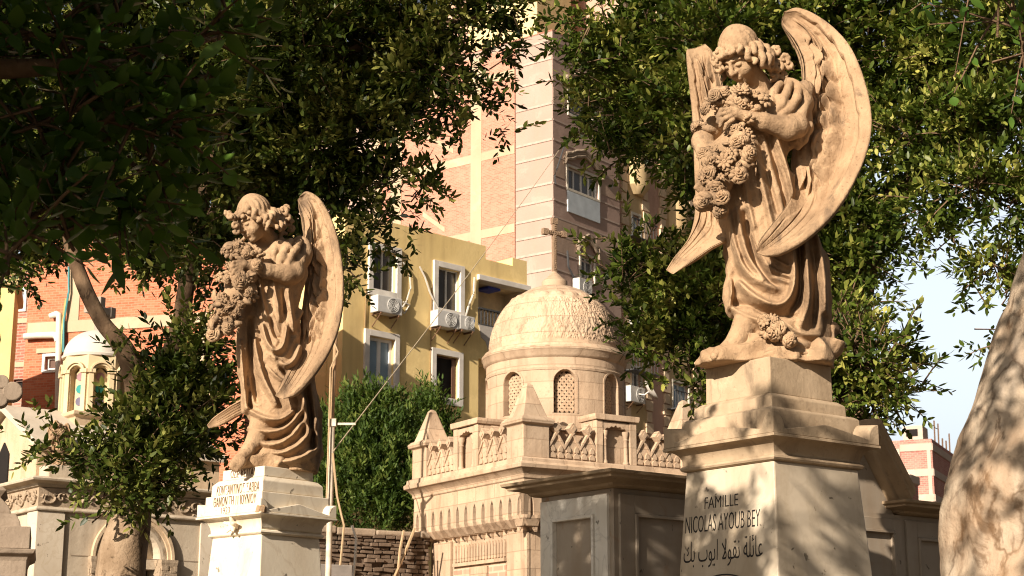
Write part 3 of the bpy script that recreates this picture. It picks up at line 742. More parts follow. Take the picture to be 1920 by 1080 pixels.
# ------------------------------------------------------------------ the angel on the left
VL = View(512, 884, 10.2)
angel2 = thing('angel_statue', 'smaller pale stone angel in profile, on the pedestal with Greek lettering', 'statue', VL.o, VL.rz, 'stone angels on pedestals')
JL = dict(
 gown=[(446,492,520,.0,.045),(458,470,556,.02,.08),(475,460,575,.02,.11),(505,455,578,.0,.135),(545,451,570,.0,.135),(580,449,563,.0,.14),(620,447,562,.0,.145),(660,448,568,.0,.155),(700,452,580,.01,.17),
       (740,457,592,.02,.18),(780,460,598,.02,.19),(815,468,601,.02,.195),(845,480,603,.02,.2),(868,500,600,.02,.19),(884,522,588,.02,.17)],
 folds=[([(449,640),(456,711),(461,765)],.028,.024),([(470,600),(470,683),(483,750)],-.036,.022),([(476,640),(492,712),(518,760)],.030,.024),
        ([(492,612),(500,646),(514,664),(531,656),(538,620),(536,590)],.030,.020),([(508,600),(516,630),(524,635)],-.024,.016),([(508,668),(531,692),(551,682),(563,648)],.030,.022),
        ([(520,680),(545,715),(560,700)],-.022,.018),([(500,690),(520,712),(540,722)],.012,.014),
        ([(461,765),(495,788),(525,792),(550,776)],.028,.024),([(463,785),(500,802),(535,800),(560,770)],-.022,.018),([(464,802),(503,815),(537,808),(563,776),(572,750)],.028,.024),
        ([(478,828),(509,840),(542,828),(572,788)],.028,.024),([(480,815),(512,827),(545,815)],-.020,.016),([(492,846),(525,856),(564,838),(594,790)],.028,.024),([(560,730),(574,770),(580,820)],.026,.022),
        ([(585,720),(592,780),(596,830)],.018,.022),([(572,720),(582,780),(586,840)],-.024,.020),([(520,868),(560,866),(598,838)],.022,.022),
        ([(485,520),(492,570),(500,600)],.020,.020),([(512,530),(520,570),(524,600)],.018,.018),([(540,545),(545,580),(550,620)],.022,.020),([(530,545),(534,580),(537,610)],-.022,.016)],
 legs=[[(492,790,-.06,.075),(480,825,-.12,.055),(462,848,-.17,.040)],[(465,846,-.18,.038),(446,864,-.24,.030),(436,872,-.27,.020)],
       [(450,866,-.25,.022),(437,878,-.27,.014)],[(455,866,-.25,.022),(444,882,-.27,.013)]],
 far_arm=[[(480,470,.0,.07),(440,530,-.1,.06)],[(440,530,-.1,.056),(432,560,-.18,.045)]],
 core=[[(432,468,-.14,.05),(455,475,-.17,.06),(470,490,-.17,.05)],[(440,520,-.16,.06),(458,545,-.17,.07),(425,580,-.18,.06),(408,615,-.18,.06)]],
 sleeve=[(540,466,-.04,.090),(562,475,.0,.08),(522,478,-.09,.06),(565,462,.04,.06)],
 carve=[(520,482,-.16,.022),(535,474,-.17,.022),(550,482,-.14,.020),(528,464,-.12,.016),(548,462,-.11,.016)],
 ruffle=[[(512,488,-.16,.016),(514,474,-.16,.020),(520,460,-.11,.022),(528,450,-.06,.02)],[(524,492,-.17,.016),(530,478,-.17,.020),(538,464,-.13,.022),(546,452,-.07,.02)],[(540,494,-.17,.016),(546,480,-.16,.020),(556,466,-.11,.022),(562,454,-.05,.02)],[(556,496,-.13,.018),(566,490,-.09,.022),(570,472,-.04,.022)],[(556,500,-.11,.016),(564,512,-.07,.022),(562,526,-.05,.02),(554,538,-.03,.016)]],
 arm=[[(555,494,-.06,.055),(552,512,-.12,.057)],[(552,512,-.12,.057),(538,514,-.15,.056),(500,508,-.20,.045),(470,500,-.23,.030)]],
 cuff=[[(558,495,-.07,.045),(562,520,-.04,.04),(552,540,.0,.03)],[(520,492,-.14,.03),(530,484,-.15,.034),(545,492,-.14,.03)]],
 hand=[[(470,500,-.23,.027),(455,497,-.25,.029),(446,496,-.26,.025)],
       [(450,491,-.27,.012),(438,492,-.285,.0105),(431,500,-.28,.009)],[(449,496,-.272,.012),(436,500,-.287,.0105),(432,508,-.28,.009)],
       [(450,501,-.27,.012),(439,507,-.285,.0105),(436,515,-.28,.009)],[(454,505,-.265,.011),(444,512,-.28,.0095),(442,519,-.275,.008)],[(460,492,-.26,.013),(450,484,-.275,.011),(443,483,-.278,.0095)]],
 head=(476,411,-.14), neck=(508,455,-.0), face=(-.74,-.50,-.45), up=(-.40,-.26,.88), hs=1.07,
 curls=[(520,402,-.08,.030),(532,396,-.06,.030),(538,408,-.05,.028),(526,414,-.07,.030),(542,418,-.02,.026),(530,424,-.03,.026),(514,418,-.10,.026),(546,428,.0,.022),(432,408,-.24,.024),(428,400,-.22,.022),(440,424,-.23,.024),(444,434,-.22,.020),(536,390,-.05,.022)],
 rock=[(518,882,.02,.19,.16,.05),(468,868,-.1,.1,.1,.07),(452,876,-.13,.055,.06,.045),(500,864,-.1,.1,.08,.08)],
 seed=9)
make_figure(VL, JL, angel2)
make_garland(VL, [(432,470,-.20,16,8),(448,462,-.2,14,6),(462,472,-.21,14,6),(482,472,-.20,10,4),(430,505,-.2,10,4),(425,520,-.2,14,6),(445,525,-.23,16,8),(462,520,-.23,14,6),(465,545,-.22,14,7),(450,560,-.23,12,5),(478,498,-.24,6,2),
                  (412,572,-.22,16,8),(430,585,-.22,14,7),(445,580,-.21,12,5),(405,600,-.22,14,7),(425,612,-.22,16,9),(402,625,-.21,10,5),(436,602,-.2,10,4)], angel2, 18)
make_wing(VL, [(562,368,.15),(576,359,.15),(600,374,.14),(622,415,.10),(637,470,.04),(643,540,-.03),(637,600,-.09),(620,650,-.14),(590,700,-.20),(556,738,-.26),(530,748,-.29)],
          [(558,374,.15),(562,388,.15),(569,415,.16),(570,450,.17),(572,490,.17),(572,530,.16),(568,570,.13),(563,604,.08),(562,640,.01),(545,682,-.12),(528,718,-.22),(516,742,-.28)], angel2, 5, 0.05, 0.03, 0.75)
make_wing(VL, [(520,470,.20),(490,560,.21),(474,660,.18),(460,738,.08),(425,765,.0),(400,783,-.05),(388,797,-.08)],
          [(560,480,.20),(525,590,.21),(500,690,.18),(470,764,.08),(440,784,.0),(415,797,-.05),(392,803,-.08)], angel2, 11, 0.02, 0.03, 0.7, 0.42, 0.0)
# ------------------------------------------------------------------ lettering
def letters(body, x, z, hgt, width, place, parent, name='inscription', mat=None, squeeze=True, ext=0.002, wgt=0.0):
    """flat carved lettering; place(u, d, z) maps text plane coordinates to local ones"""
    c = bpy.data.curves.new('inscription', 'FONT'); c.body = body; c.size = 1.0; c.resolution_u = 3; c.offset = wgt
    o = bpy.data.objects.new('tmp', c); COL.objects.link(o)
    dg = bpy.context.evaluated_depsgraph_get(); me = bpy.data.meshes.new_from_object(o.evaluated_get(dg))
    bpy.data.objects.remove(o)
    P = np.array([v.co[:] for v in me.vertices]); F = [tuple(p.vertices) for p in me.polygons]
    bpy.data.meshes.remove(me)
    lo, hi = P.min(0), P.max(0); P = (P-lo)/(hi-lo+1e-9)
    mb = MB(); n = len(P)
    vs = [place(x+p[0]*width, -ext, z+p[1]*hgt) for p in P] + [place(x+p[0]*width, 0.004, z+p[1]*hgt) for p in P]
    from collections import Counter
    ed = Counter(); 
    for f in F:
        for i in range(len(f)): ed[(f[i], f[(i+1) % len(f)])] += 1
    side = [(a, b, b+n, a+n) for (a, b) in ed if (b, a) not in ed]
    mb.add(vs, F+side)
    return mb.build(name, mat or LETTER, parent, recalc=False)

# ------------------------------------------------------------------ pedestals
def face_place(hw0, z0, hw1, z1, side):
    """text plane of a tapered square shaft: side 'L' faces -x (reads towards -y), 'R' faces -y"""
    def fn(u, d, z):
        h = hw0+(hw1-hw0)*(z-z0)/(z1-z0) - d
        return (-h, -u, z) if side == 'L' else (u, -h, z)
    return fn
def acroteria(mb, hw, z0, zlow, zpk, zcorn, t, cw=0.20):
    """four mitred slabs, each with a low pediment between two quarter-round corner horns"""
    prof = [(-1.0, z0)]
    for k in range(7):
        q = k/6*math.pi/2; prof.append((-1.0+cw*math.sin(q)*1.0, zlow+(zcorn-zlow)*math.cos(q)))
    prof += [(-1.0+cw+0.03, zlow), (-0.02, zpk), (0.02, zpk), (1.0-cw-0.03, zlow)]
    for k in range(6, -1, -1):
        q = k/6*math.pi/2; prof.append((1.0-cw*math.sin(q)*1.0, zlow+(zcorn-zlow)*math.cos(q)))
    prof.append((1.0, z0))
    for s in range(4):
        ca, sa = [(1,0),(0,1),(-1,0),(0,-1)][s]
        def fn(u, d, z):
            x, y = u*(hw-d), -(hw-d)
            return (x*ca-y*sa, x*sa+y*ca, z)
        mb.prism(prof, fn, 0.0, t)
def edge_wear(o, amt=0.002, seed=1):
    pass
# right pedestal ------------------------------------------------------------
FR = Frame(1437, 690, 8.5, 52)
_c = VR.o; FR.o = Vector((_c.x, _c.y, 0))
def nz(F, px, py, hw): return F.z(px, py, -hw, -hw)       # height at the near corner
ped = thing('grave_pedestal', 'tall marble pedestal with French and Arabic family inscriptions, under the larger angel', 'pedestal', FR.o, FR.rz, 'pedestals under the angels')
zb1, zb0 = VR.o.z+0.001, nz(FR, 1430, 737, .222)
mb = MB(); mb.sq([(.222, zb0), (.220, zb1)]); mb.build('plinth_block', PED, ped, bevel=.006)
z2 = nz(FR, 1430, 763, .262); mb = MB(); mb.sq([(.266, z2), (.264, zb0-.022), (.238, zb0-.002)]); mb.build('upper_step', PED, ped, bevel=.005)
z3 = nz(FR, 1437, 800, .31); mb = MB(); mb.sq([(.312, z3-.02), (.310, z2-.014), (.292, z2-.002)]); mb.build('lower_step', PED, ped, bevel=.005)
zc = nz(FR, 1437, 815, .372); zs = nz(FR, 1437, 863, .300); zk = nz(FR, 1437, 852, .33)
mb = MB(); acroteria(mb, .374, zc+.012, nz(FR,1437,800,.37), nz(FR,1437,783,.37), nz(FR,1437,769,.37), .07); mb.build('acroterion', PED, ped, bevel=.004, smooth=35)
prof = [(.300, zs), (.314, zs+.006), (.320, zs+.016), (.314, zs+.026), (.306, zs+.029)]
for k in range(9):
    q = k/8*math.pi/2; prof.append((.306+.060*(1-math.cos(q)), zs+.031+(zc-zs-.034)*math.sin(q)))
prof += [(.378, zc-.002), (.378, zc+.012), (.30, zc+.0125)]
mb = MB(); mb.sq(prof); mb.build('cornice', PED, ped, bevel=.003, smooth=35)
zbot = .25
hwb = .297+.0375*(zs-zbot)/.58
mb = MB(); mb.sq([(hwb, zbot), (.297, zs+.001)]); mb.build('shaft', MARBLE, ped, bevel=.008)
mb = MB(); mb.sq([(hwb+.16, -.05), (hwb+.16, .16), (hwb+.04, .2), (hwb+.04, zbot)]); mb.build('base_step', SAND, ped, bevel=.01)
plR = face_place(hwb, zbot, .297, zs, 'L')
def txtL(F, body, x0, yt, x1, yb, hw, pl, parent, **k):
    xm = (x0+x1)/2
    a = F.onL(x0, (yt+yb)/2, -hw); b = F.onL(x1, (yt+yb)/2, -hw); t = F.onL(xm, yt, -hw); q = F.onL(xm, yb, -hw)
    u0, u1 = -a[0], -b[0]
    return letters(body, min(u0,u1), q[1], t[1]-q[1], abs(u1-u0), pl, parent, **k)
txtL(FR, 'FAMILLE', 1323, 929, 1386, 951, .302, plR, ped, wgt=-.012)
txtL(FR, 'NICOLAS AYOUB BEY', 1288, 962, 1428, 994, .305, plR, ped, wgt=-.012)
AR = ['\uFECB\uFE8E\uFE8B\uFEE0\uFE94', '\uFEE7\uFED8\uFEEE\uFEFB', '\uFE8D\uFEF3\uFEEE\uFE8F', '\uFE91\uFEDA']
txtL(FR, ' '.join(AR)[::-1], 1286, 1008, 1434, 1062, .31, plR, ped, wgt=-.01)
# carved rule under the inscription
a = FR.onL(1333, 1078, -.313); b = FR.onL(1390, 1078, -.313)
mb = MB(); n = 10
A = []; Bq = []
for i in range(n+1):
    t = -1+2*i/n; u = -(a[0]+(b[0]-a[0])*(i/n)); z = a[1]-.015+.014*(1-t*t)
    A.append((u, z)); Bq.append((u, z-.007))
mb.strip(A, Bq, plR, -.002, .004); mb.build('inscription', LETTER, ped)

# left pedestal -------------------------------------------------------------
FL2 = Frame(505, 884, 10.2, 42)
FL2.o = Vector((VL.o.x, VL.o.y, 0)) - FL2.R*.02 + FL2.L*.02
ped2 = thing('grave_pedestal', 'sunlit white marble pedestal carved with Greek lettering and a year, under the smaller angel', 'pedestal', FL2.o, FL2.rz, 'pedestals under the angels')
GREEK = flat("faded letter brown", (0.16,0.105,0.06), 0.8)
def n2(py, hw): return FL2.z(490, py, -hw, -hw)
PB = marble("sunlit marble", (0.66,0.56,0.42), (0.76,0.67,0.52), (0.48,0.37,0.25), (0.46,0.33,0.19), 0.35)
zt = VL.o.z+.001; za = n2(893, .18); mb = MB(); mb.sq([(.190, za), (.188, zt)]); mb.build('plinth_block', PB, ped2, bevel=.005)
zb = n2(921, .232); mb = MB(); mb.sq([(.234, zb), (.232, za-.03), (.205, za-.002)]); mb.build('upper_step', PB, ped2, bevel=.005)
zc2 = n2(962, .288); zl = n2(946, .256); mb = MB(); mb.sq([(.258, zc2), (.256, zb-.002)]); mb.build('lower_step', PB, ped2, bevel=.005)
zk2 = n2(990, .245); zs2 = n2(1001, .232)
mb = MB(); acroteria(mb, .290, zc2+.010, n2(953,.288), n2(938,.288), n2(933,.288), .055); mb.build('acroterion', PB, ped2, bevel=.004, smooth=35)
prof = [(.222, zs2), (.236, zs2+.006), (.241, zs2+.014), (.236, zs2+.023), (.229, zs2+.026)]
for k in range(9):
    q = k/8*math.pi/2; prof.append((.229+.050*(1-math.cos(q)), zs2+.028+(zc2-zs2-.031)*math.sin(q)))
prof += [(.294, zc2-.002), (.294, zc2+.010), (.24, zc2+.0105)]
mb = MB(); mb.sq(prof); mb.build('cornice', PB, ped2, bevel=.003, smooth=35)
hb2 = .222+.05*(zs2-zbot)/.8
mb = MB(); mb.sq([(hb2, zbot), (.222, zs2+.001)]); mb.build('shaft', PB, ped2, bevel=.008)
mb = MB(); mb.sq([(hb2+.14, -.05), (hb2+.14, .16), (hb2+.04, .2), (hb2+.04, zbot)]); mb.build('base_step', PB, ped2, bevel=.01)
sq = lambda hw: face_place(hw, 0, hw, 1, 'L')
txtL(FL2, '\u03A9\u0394\u0395 \u039A\u0395\u0399\u03A4\u0391\u0399', 433, 880, 477, 894, .190, sq(.190), ped2, mat=GREEK, wgt=-.015)
txtL(FL2, '\u039A\u03A9\u039D\u03A3\u0391\u039D\u03A4\u0399\u039D\u039F\u03A3 \u03A3\u0391\u0392\u0392\u0391', 407, 907, 486, 925, .234, sq(.234), ped2, mat=GREEK, wgt=-.015)
txtL(FL2, '\u0398\u0391\u039D\u03A9\u039D \u03A4\u0397 11 \u0399\u039F\u03A5\u039D\u0399\u039F\u03A5', 401, 929, 480, 947, .258, sq(.258), ped2, mat=GREEK, wgt=-.015)
txtL(FL2, '1923', 415, 951, 431, 963, .290, sq(.290), ped2, mat=GREEK, wgt=-.015)
# broken star-shaped ornament stub on the cornice
u, z = FL2.onL(436, 985, -.262); mb = MB()
for q in (0.35, 1.7, 2.9, 4.1, 5.3):
    mb.tube([(-.235, u, z), (-.262, u, z), (-.285, u+.055*math.cos(q), z+.05*math.sin(q))], [.026, .020, .007], 6)
mb.build('broken_ornament', PB, ped2, smooth=60)
# broken corner chip on the near horn
mb = MB(); zz = n2(943, .29)
mb.tube([(-.268,-.268, zz-.05), (-.268,-.270, zz-.02), (-.262,-.262, zz+.012)], [.034,.030,.014], 7); mb.build('broken_corner', SAND, ped2, smooth=30)

# ------------------------------------------------------------------ marble tomb behind the right pedestal
FT = Frame(1150, 900, 8.95, 52)
CAPSTONE = stone('weathered cap stone', (0.30,0.215,0.13), (0.40,0.295,0.185), (0.13,0.08,0.045), 3.0, .35, 60, .4, .35)
tomb = thing('marble_tomb', 'long panelled marble family tomb with moulded cap and central gable, behind the tall inscribed pedestal', 'tomb', FT.o, FT.rz)
u0, ztop = FT.onR(1156, 897); ztop = FT.z(1150, 914)
yl = FT.onL(1040, 905)[0]
lenR = 4.6; dep = max(yl, .6)
zcap = FT.z(1156, 882, -.12, -.12)
gp = FT.onR(1680, 946)                                      # valley where the gable meets the flat cap on the right
gt = FT.onR(1613, 812)                                      # top of the raking moulding, at the flat top of the gable
slope = (gt[1]-gp[1])/(gp[0]-gt[0])
gtop = gp[0]-gt[0]; GH = gtop*slope
gl = FT.onR(1400, 915)[0]; gdep = .32; ms_ = 1.0                                   # left valley, hidden behind the pedestal
mb = MB(); mb.box(0, lenR, 0, dep, 0, ztop-.002)
A = [(gl, ztop), (gl+gtop, ztop+GH), (gt[0], ztop+GH), (gp[0], ztop)]
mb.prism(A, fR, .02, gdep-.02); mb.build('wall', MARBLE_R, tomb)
def panel(mb, pl, a, b, z0, z1, fw, mw, d):
    """frame mouldings round a sunk panel on one face; proud by d"""
    for (x0, x1, y0, y1) in ((a,a+fw,z0,z1),(b-fw,b,z0,z1),(a+fw,b-fw,z1-fw,z1),(a+fw,b-fw,z0,z0+fw)):
        mb.prism([(x0,y0),(x1,y0),(x1,y1),(x0,y1)], pl, -d, .002)
    a+=fw; b-=fw; z0+=fw; z1-=fw
    for (P) in ([(a,z0),(a+mw,z0+mw),(a+mw,z1-mw),(a,z1)],[(b,z0),(b-mw,z0+mw),(b-mw,z1-mw),(b,z1)],[(a,z1),(a+mw,z1-mw),(b-mw,z1-mw),(b,z1)],[(a,z0),(a+mw,z0+mw),(b-mw,z0+mw),(b,z0)]):
        mb.prism(P, pl, -d*1.7, .002)
panL = lambda u, d, z: (d, u, z)
p0 = FT.onL(1118, 950)[0]; 
mb = MB(); panel(mb, panL, .035, dep-.01, .35, ztop-.03, .10, .018, .018); mb.build('end_panel', marble("pale marble slab", (0.60,0.56,0.48), (0.72,0.68,0.60), (0.33,0.30,0.26), (0.45,0.36,0.24), 0.4, 0.2), tomb, bevel=.003)
xs_ = [.03]
pr = FT.onR(1690, 1000)[0]
w1 = FT.onR(1600, 1000)[0]
for (a, b) in ((.03, FT.onR(1290,1000)[0]+.10), (FT.onR(1290,1000)[0]+.16, w1-.12), (w1-.06, pr-.015), (pr+.03, FT.onR(1795,1000)[0]), (FT.onR(1795,1000)[0]+.05, lenR-.05)):
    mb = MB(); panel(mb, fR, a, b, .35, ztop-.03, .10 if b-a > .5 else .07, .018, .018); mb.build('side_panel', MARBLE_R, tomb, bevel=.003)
cprof = [(.03, 0), (.05, .008), (.055, .02), (.10, .034), (.135, .037), (.14, .051), (.16, .058), (.165, .074), (.10, .082)]
def cap_run(mb, x0, x1, zb):                               # moulding along the right-hand face
    P = [(-o, zb+h) for o, h in cprof] + [(.06, zb+.12), (.06, zb)]
    n = len(P)
    mb.add([(x0, p[0], p[1]) for p in P]+[(x1, p[0], p[1]) for p in P],
           [tuple(range(n))[::-1], tuple(range(n,2*n))]+[(i,(i+1)%n,n+(i+1)%n,n+i) for i in range(n)])
mb = MB(); mb.rect([(o, ztop+h) for o, h in cprof], 0, gl-.06, 0, dep); mb.build('cap', CAPSTONE, tomb, bevel=.003, smooth=30)
mb = MB(); mb.rect([(o, ztop+h) for o, h in cprof], gp[0]+.06, lenR, 0, dep); mb.build('cap', CAPSTONE, tomb, bevel=.003, smooth=30)
nl = math.hypot(1, slope)
P = [(-o*ms_, h*nl*ms_) for o, h in cprof] + [(gdep+.02, .082*nl*ms_), (gdep+.02, 0)]; n = len(P)
for (ua, za_, ub, zb_) in ((gl-.05, ztop-.05*slope, gl+gtop, ztop+GH), (gp[0]-.005, ztop+.012, gt[0], ztop+GH)):    # raking gable mouldings
    mb = MB()
    mb.add([(ua, p[0], za_+p[1]) for p in P]+[(ub, p[0], zb_+p[1]) for p in P],
           [tuple(range(n))[::-1], tuple(range(n,2*n))]+[(i,(i+1)%n,n+(i+1)%n,n+i) for i in range(n)])
    mb.build('gable_moulding', CAPSTONE, tomb, bevel=.003, smooth=30)
mb = MB(); mb.box(gl+gtop, gt[0], -.05, gdep+.02, ztop+GH+.001, ztop+GH+.06); mb.build('gable_top', CAPSTONE, tomb, bevel=.006)
mb = MB(); mb.box(-.12, lenR+.1, -.12, dep+.12, -.05, .2); mb.box(-.06, lenR+.05, -.06, dep+.06, .2, .3); mb.build('base_step', SAND, tomb, bevel=.01)
# ------------------------------------------------------------------ domed stone chapel
FC = Frame(982, 880, 28, 58)
chapel = thing('chapel', 'small carved stone chapel with round domed lantern, arcaded cornice, lozenge parapet and pyramid pinnacles', 'chapel', FC.o, FC.rz)
S = FC.onL(776, 935)[0]
cz = lambda py: FC.z(982, py)
def cbox(name, mat, x0, x1, y0, y1, z0, z1, **k):
    mb = MB(); mb.box(x0,x1,y0,y1,z0,z1); return mb.build(name, mat, chapel, **k)
INS = .30
z_cb, z_ab, z_at, z_co, z_pa = cz(983), cz(962), cz(922), cz(897), cz(856)
BRK = brick("pink chapel brick", (0.46,0.22,0.15), (0.52,0.28,0.19), (0.50,0.37,0.26), .34, .11, .02)
# lower walls, with pilasters and brick panels
mb = MB(); mb.box(INS, S-INS, INS, S-INS, 0, z_at-.03); mb.build('wall', CHAPEL, chapel)
for pl in (fR, fL):
    mb = MB()
    for a, b in ((INS-.06, INS+.62), (S-INS-.62, S-INS+.06)):
        mb.prism([(a,0),(b,0),(b,z_cb-.05),(a,z_cb-.05)], pl, INS-.06, INS-.002)
    build_parts(mb, lambda q: q[0]+q[1] > S*.6, 'pilaster', CHAPEL, chapel, bevel=.01)
    mb = MB(); n = 18; a0, b0 = INS+.70, S-INS-.70; zt_ = z_cb-.14
    for i in range(n):
        a = a0+(b0-a0)*i/n; ww = (b0-a0)/n
        mb.prism([(a+.02,zt_-.30),(a+ww-.02,zt_-.30),(a+ww-.02,zt_-.06),(a+ww/2,zt_-.01),(a+.02,zt_-.06)], pl, INS-.035, INS-.002)
    mb.prism([(a0,zt_-.38),(b0,zt_-.38),(b0,zt_-.32),(a0,zt_-.32)], pl, INS-.06, INS-.002)
    mb.build('carved_band', CHAPEL, chapel)
    mb = MB()
    for a, b in ((a0, a0+.55), (b0-.55, b0)):
        mb.prism([(a,0),(b,0),(b,zt_-.42),(a,zt_-.42)], pl, INS-.03, INS-.002)
    build_parts(mb, lambda q: q[0]+q[1] > S*.6, 'brick_panel', BRK, chapel)
    mb = MB(); a, b = a0+.6, b0-.6
    mb.prism([(a,0),(b,0),(b,zt_-.42),(a,zt_-.42)], pl, INS-.045, INS-.002); mb.build('stone_panel', CHAPEL, chapel, bevel=.01)
# corbel arcade
NB = 13; W_ = S/NB
for pl in (fR, fL):
    mb = MB()
    for i in range(NB):
        a, b = i*W_, (i+1)*W_; m = (a+b)/2; hw = W_*.19; zs_ = z_at-.12; zb_ = z_ab-.02
        A = [(a,zb_),(a,zs_),(a,z_at),(m,z_at),(b,z_at),(b,zs_),(b,zb_)]
        B_ = [(m-hw,zb_),(m-hw,zs_-.08),(m-hw*.75,zs_),(m,zs_+.075),(m+hw*.75,zs_),(m+hw,zs_-.08),(m+hw,zb_)]
        mb.strip(A, B_, pl, 0.0, .13)
    mb.build('arcade', CHAPEL, chapel)
    mb = MB()
    for i in range(NB+1):                                    # hanging brackets between the slots
        m = i*W_; hw = W_*.27; zb_ = z_ab-.02
        lv = [(hw*1.12, zb_+.002, 0.0), (hw*1.12, zb_-.05, .012), (hw*.86, zb_-.10, .06), (hw*.55, zb_-.17, .13), (hw*.30, z_cb-.02, .22), (hw*.12, z_cb-.10, INS-.02)]
        base = len(mb.v); mm = min(max(m, hw*1.12), S-hw*1.12)
        for h, z, d in lv:
            for u, dd in ((mm-h, d), (mm-h*.35, d-.022), (mm+h*.35, d-.022), (mm+h, d), (mm+h, INS+.01), (mm-h, INS+.01)): mb.v.append(pl(u, dd, z))
        for j in range(len(lv)-1):
            for q in range(6): mb.f.append((base+j*6+q, base+j*6+(q+1)%6, base+(j+1)*6+(q+1)%6, base+(j+1)*6+q))
        mb.f.append(tuple(base+q for q in range(6))); mb.f.append(tuple(base+(len(lv)-1)*6+q for q in range(6)))
    build_parts(mb, lambda q: round((q[0]+q[1])/W_*2), 'bracket', CHAPEL, chapel)
cbox('frieze', CHAPEL, 0.004, S-.004, 0.004, S-.004, z_at-.002, z_co+.002)
mb = MB(); hh = z_pa-z_co
mb.rect([(.0, z_co), (.02, z_co+.02), (.03, z_co+.08), (.10, z_co+hh*.45), (.14, z_co+hh*.5), (.15, z_co+hh*.68), (.11, z_co+hh*.75), (.10, z_pa-.02), (.06, z_pa)], 0, S, 0, S)
mb.build('cornice', CHAPEL, chapel, smooth=30, bevel=.008)
# parapet ----------------------------------------------------------------
z_pt = cz(786); H = z_pt-z_pa
PN = .26                                                     # pinnacle half width
NX0, NX1 = S*.5-.42, S*.5+.42
def parapet(pl, tagname):
    mb = MB()
    def rel(poly, d): mb.prism(poly, pl, -d, .06)
    for a, b in ((2*PN-.02, NX0), (NX1, S-2*PN+.02)):
        n = max(2, int(round((b-a)/.36))); w_ = (b-a)/n
        for i in range(n):
            x0 = a+i*w_; m = x0+w_/2
            mb.prism([(x0,z_pa),(x0+w_,z_pa),(x0+w_,z_pa+H*.36),(m,z_pa+H*.74),(x0,z_pa+H*.36)], pl, .02, .14)
            for s_ in (-1, 1):                              # raised edge bands, crossing at the tip
                P = [(m-s_*w_*.50, z_pa+H*.30), (m-s_*w_*.50, z_pa+H*.40), (m+s_*w_*.10, z_pa+H*.86), (m+s_*w_*.16, z_pa+H*.80)]
                mb.prism(P, pl, -.012 if s_ > 0 else -.009, .05)
            q = H*.17; c = z_pa+H*.86
            mb.prism([(m, c-q), (m+q*.85, c), (m, c+q), (m-q*.85, c)], pl, -.035, .11)
            mb.prism([(m, c-q*.55), (m+q*.45, c), (m, c+q*.55), (m-q*.45, c)], pl, -.05, -.03)
            for z0, k in ((.05,.34),(.22,.26)):
                for s_ in (-1, 1):
                    cx_ = m+s_*w_*.25
                    mb.prism([(cx_-w_*k*.5, z_pa+H*z0), (cx_+w_*k*.5, z_pa+H*z0), (cx_+w_*k*.5, z_pa+H*(z0+.08)), (cx_, z_pa+H*(z0+.17)), (cx_-w_*k*.5, z_pa+H*(z0+.08))], pl, -.006, .03)
    pk = lambda q: (q[0]+q[1]) > S*.5
    build_parts(mb, pk, 'openwork_parapet', CHAPEL, chapel)
    mb = MB()
    for a, b in ((2*PN, NX0), (NX1, S-2*PN)):
        mb.prism([(a, z_pa-.002), (b, z_pa-.002), (b, z_pt-.08), (a, z_pt-.08)], pl, .30, .46)
        mb.prism([(a, z_pt-.08), (b, z_pt-.08), (b, z_pt), (a, z_pt)], pl, .24, .52)
    build_parts(mb, pk, 'parapet_rail', CHAPEL, chapel, bevel=.008)
    # niche block with two colonnettes
    zt_ = z_pt+.12; mb = MB()
    mb.prism([(NX0, z_pa-.002), (NX1, z_pa-.002), (NX1, zt_), (NX0, zt_)], pl, .12, .44)
    for a, b in ((NX0, NX0+.14), (NX1-.14, NX1)): mb.prism([(a, z_pa), (b, z_pa), (b, zt_), (a, zt_)], pl, -.02, .12)
    mm = (NX0+NX1)/2; A = []; B_ = []
    for k in range(13):                                     # broken scalloped arch
        t = -1+k/6; A.append((mm+t*.28, zt_-.02)); B_.append((mm+t*.28, zt_-.17+.10*(1-abs(t))**.6-.03*abs(math.sin(t*9))))
    mb.strip(A, B_, pl, -.01, .121)
    mb.prism([(NX0-.03, zt_), (NX1+.03, zt_), (NX1+.05, zt_+.05), (NX1+.05, zt_+.10), (NX0-.05, zt_+.10), (NX0-.05, zt_+.05)], pl, -.06, .48)
    mb.build('niche', CHAPEL, chapel, bevel=.008)
    for cx_ in (NX0+.20, NX1-.20):
        mb = MB(); c = pl(cx_, .03, 0)
        hcol = zt_-.17-z_pa
        mb.lathe([(.055,z_pa),(.055,z_pa+.04),(.038,z_pa+.07),(.036,z_pa+hcol*.72),(.05,z_pa+hcol*.75),(.036,z_pa+hcol*.78),(.04,z_pa+hcol*.82),(.062,z_pa+hcol*.93),(.062,z_pa+hcol)], c[:2], 12)
        mb.build('colonnette', CHAPEL, chapel, smooth=40)
parapet(fR, 'R'); parapet(fL, 'L')
for (x, y) in ((0,0),(S,0),(0,S),(S,S)):
    cx_, cy_ = (PN-.03 if x == 0 else S-PN+.03), (PN-.03 if y == 0 else S-PN+.03)
    zb_ = cz(795); mb = MB()
    mb.sq([(PN, z_pa-.003), (PN, zb_), (PN+.06, zb_+.03), (PN+.07, zb_+.09), (PN+.02, zb_+.14), (PN*.92, zb_+.15), (.06, cz(716)), (.02, cz(712))], (cx_, cy_))
    mb.build('pinnacle', CHAPEL, chapel, bevel=.012)
# drum --------------------------------------------------------------------
ctr = FC.o + FC.R*(S/2) + FC.L*(S/2); cpx = 960+FPX*ctr.x/ctr.y*0 
dpt = math.hypot(ctr.x, ctr.y); RD = 131/FPX*ctr.y*1.0
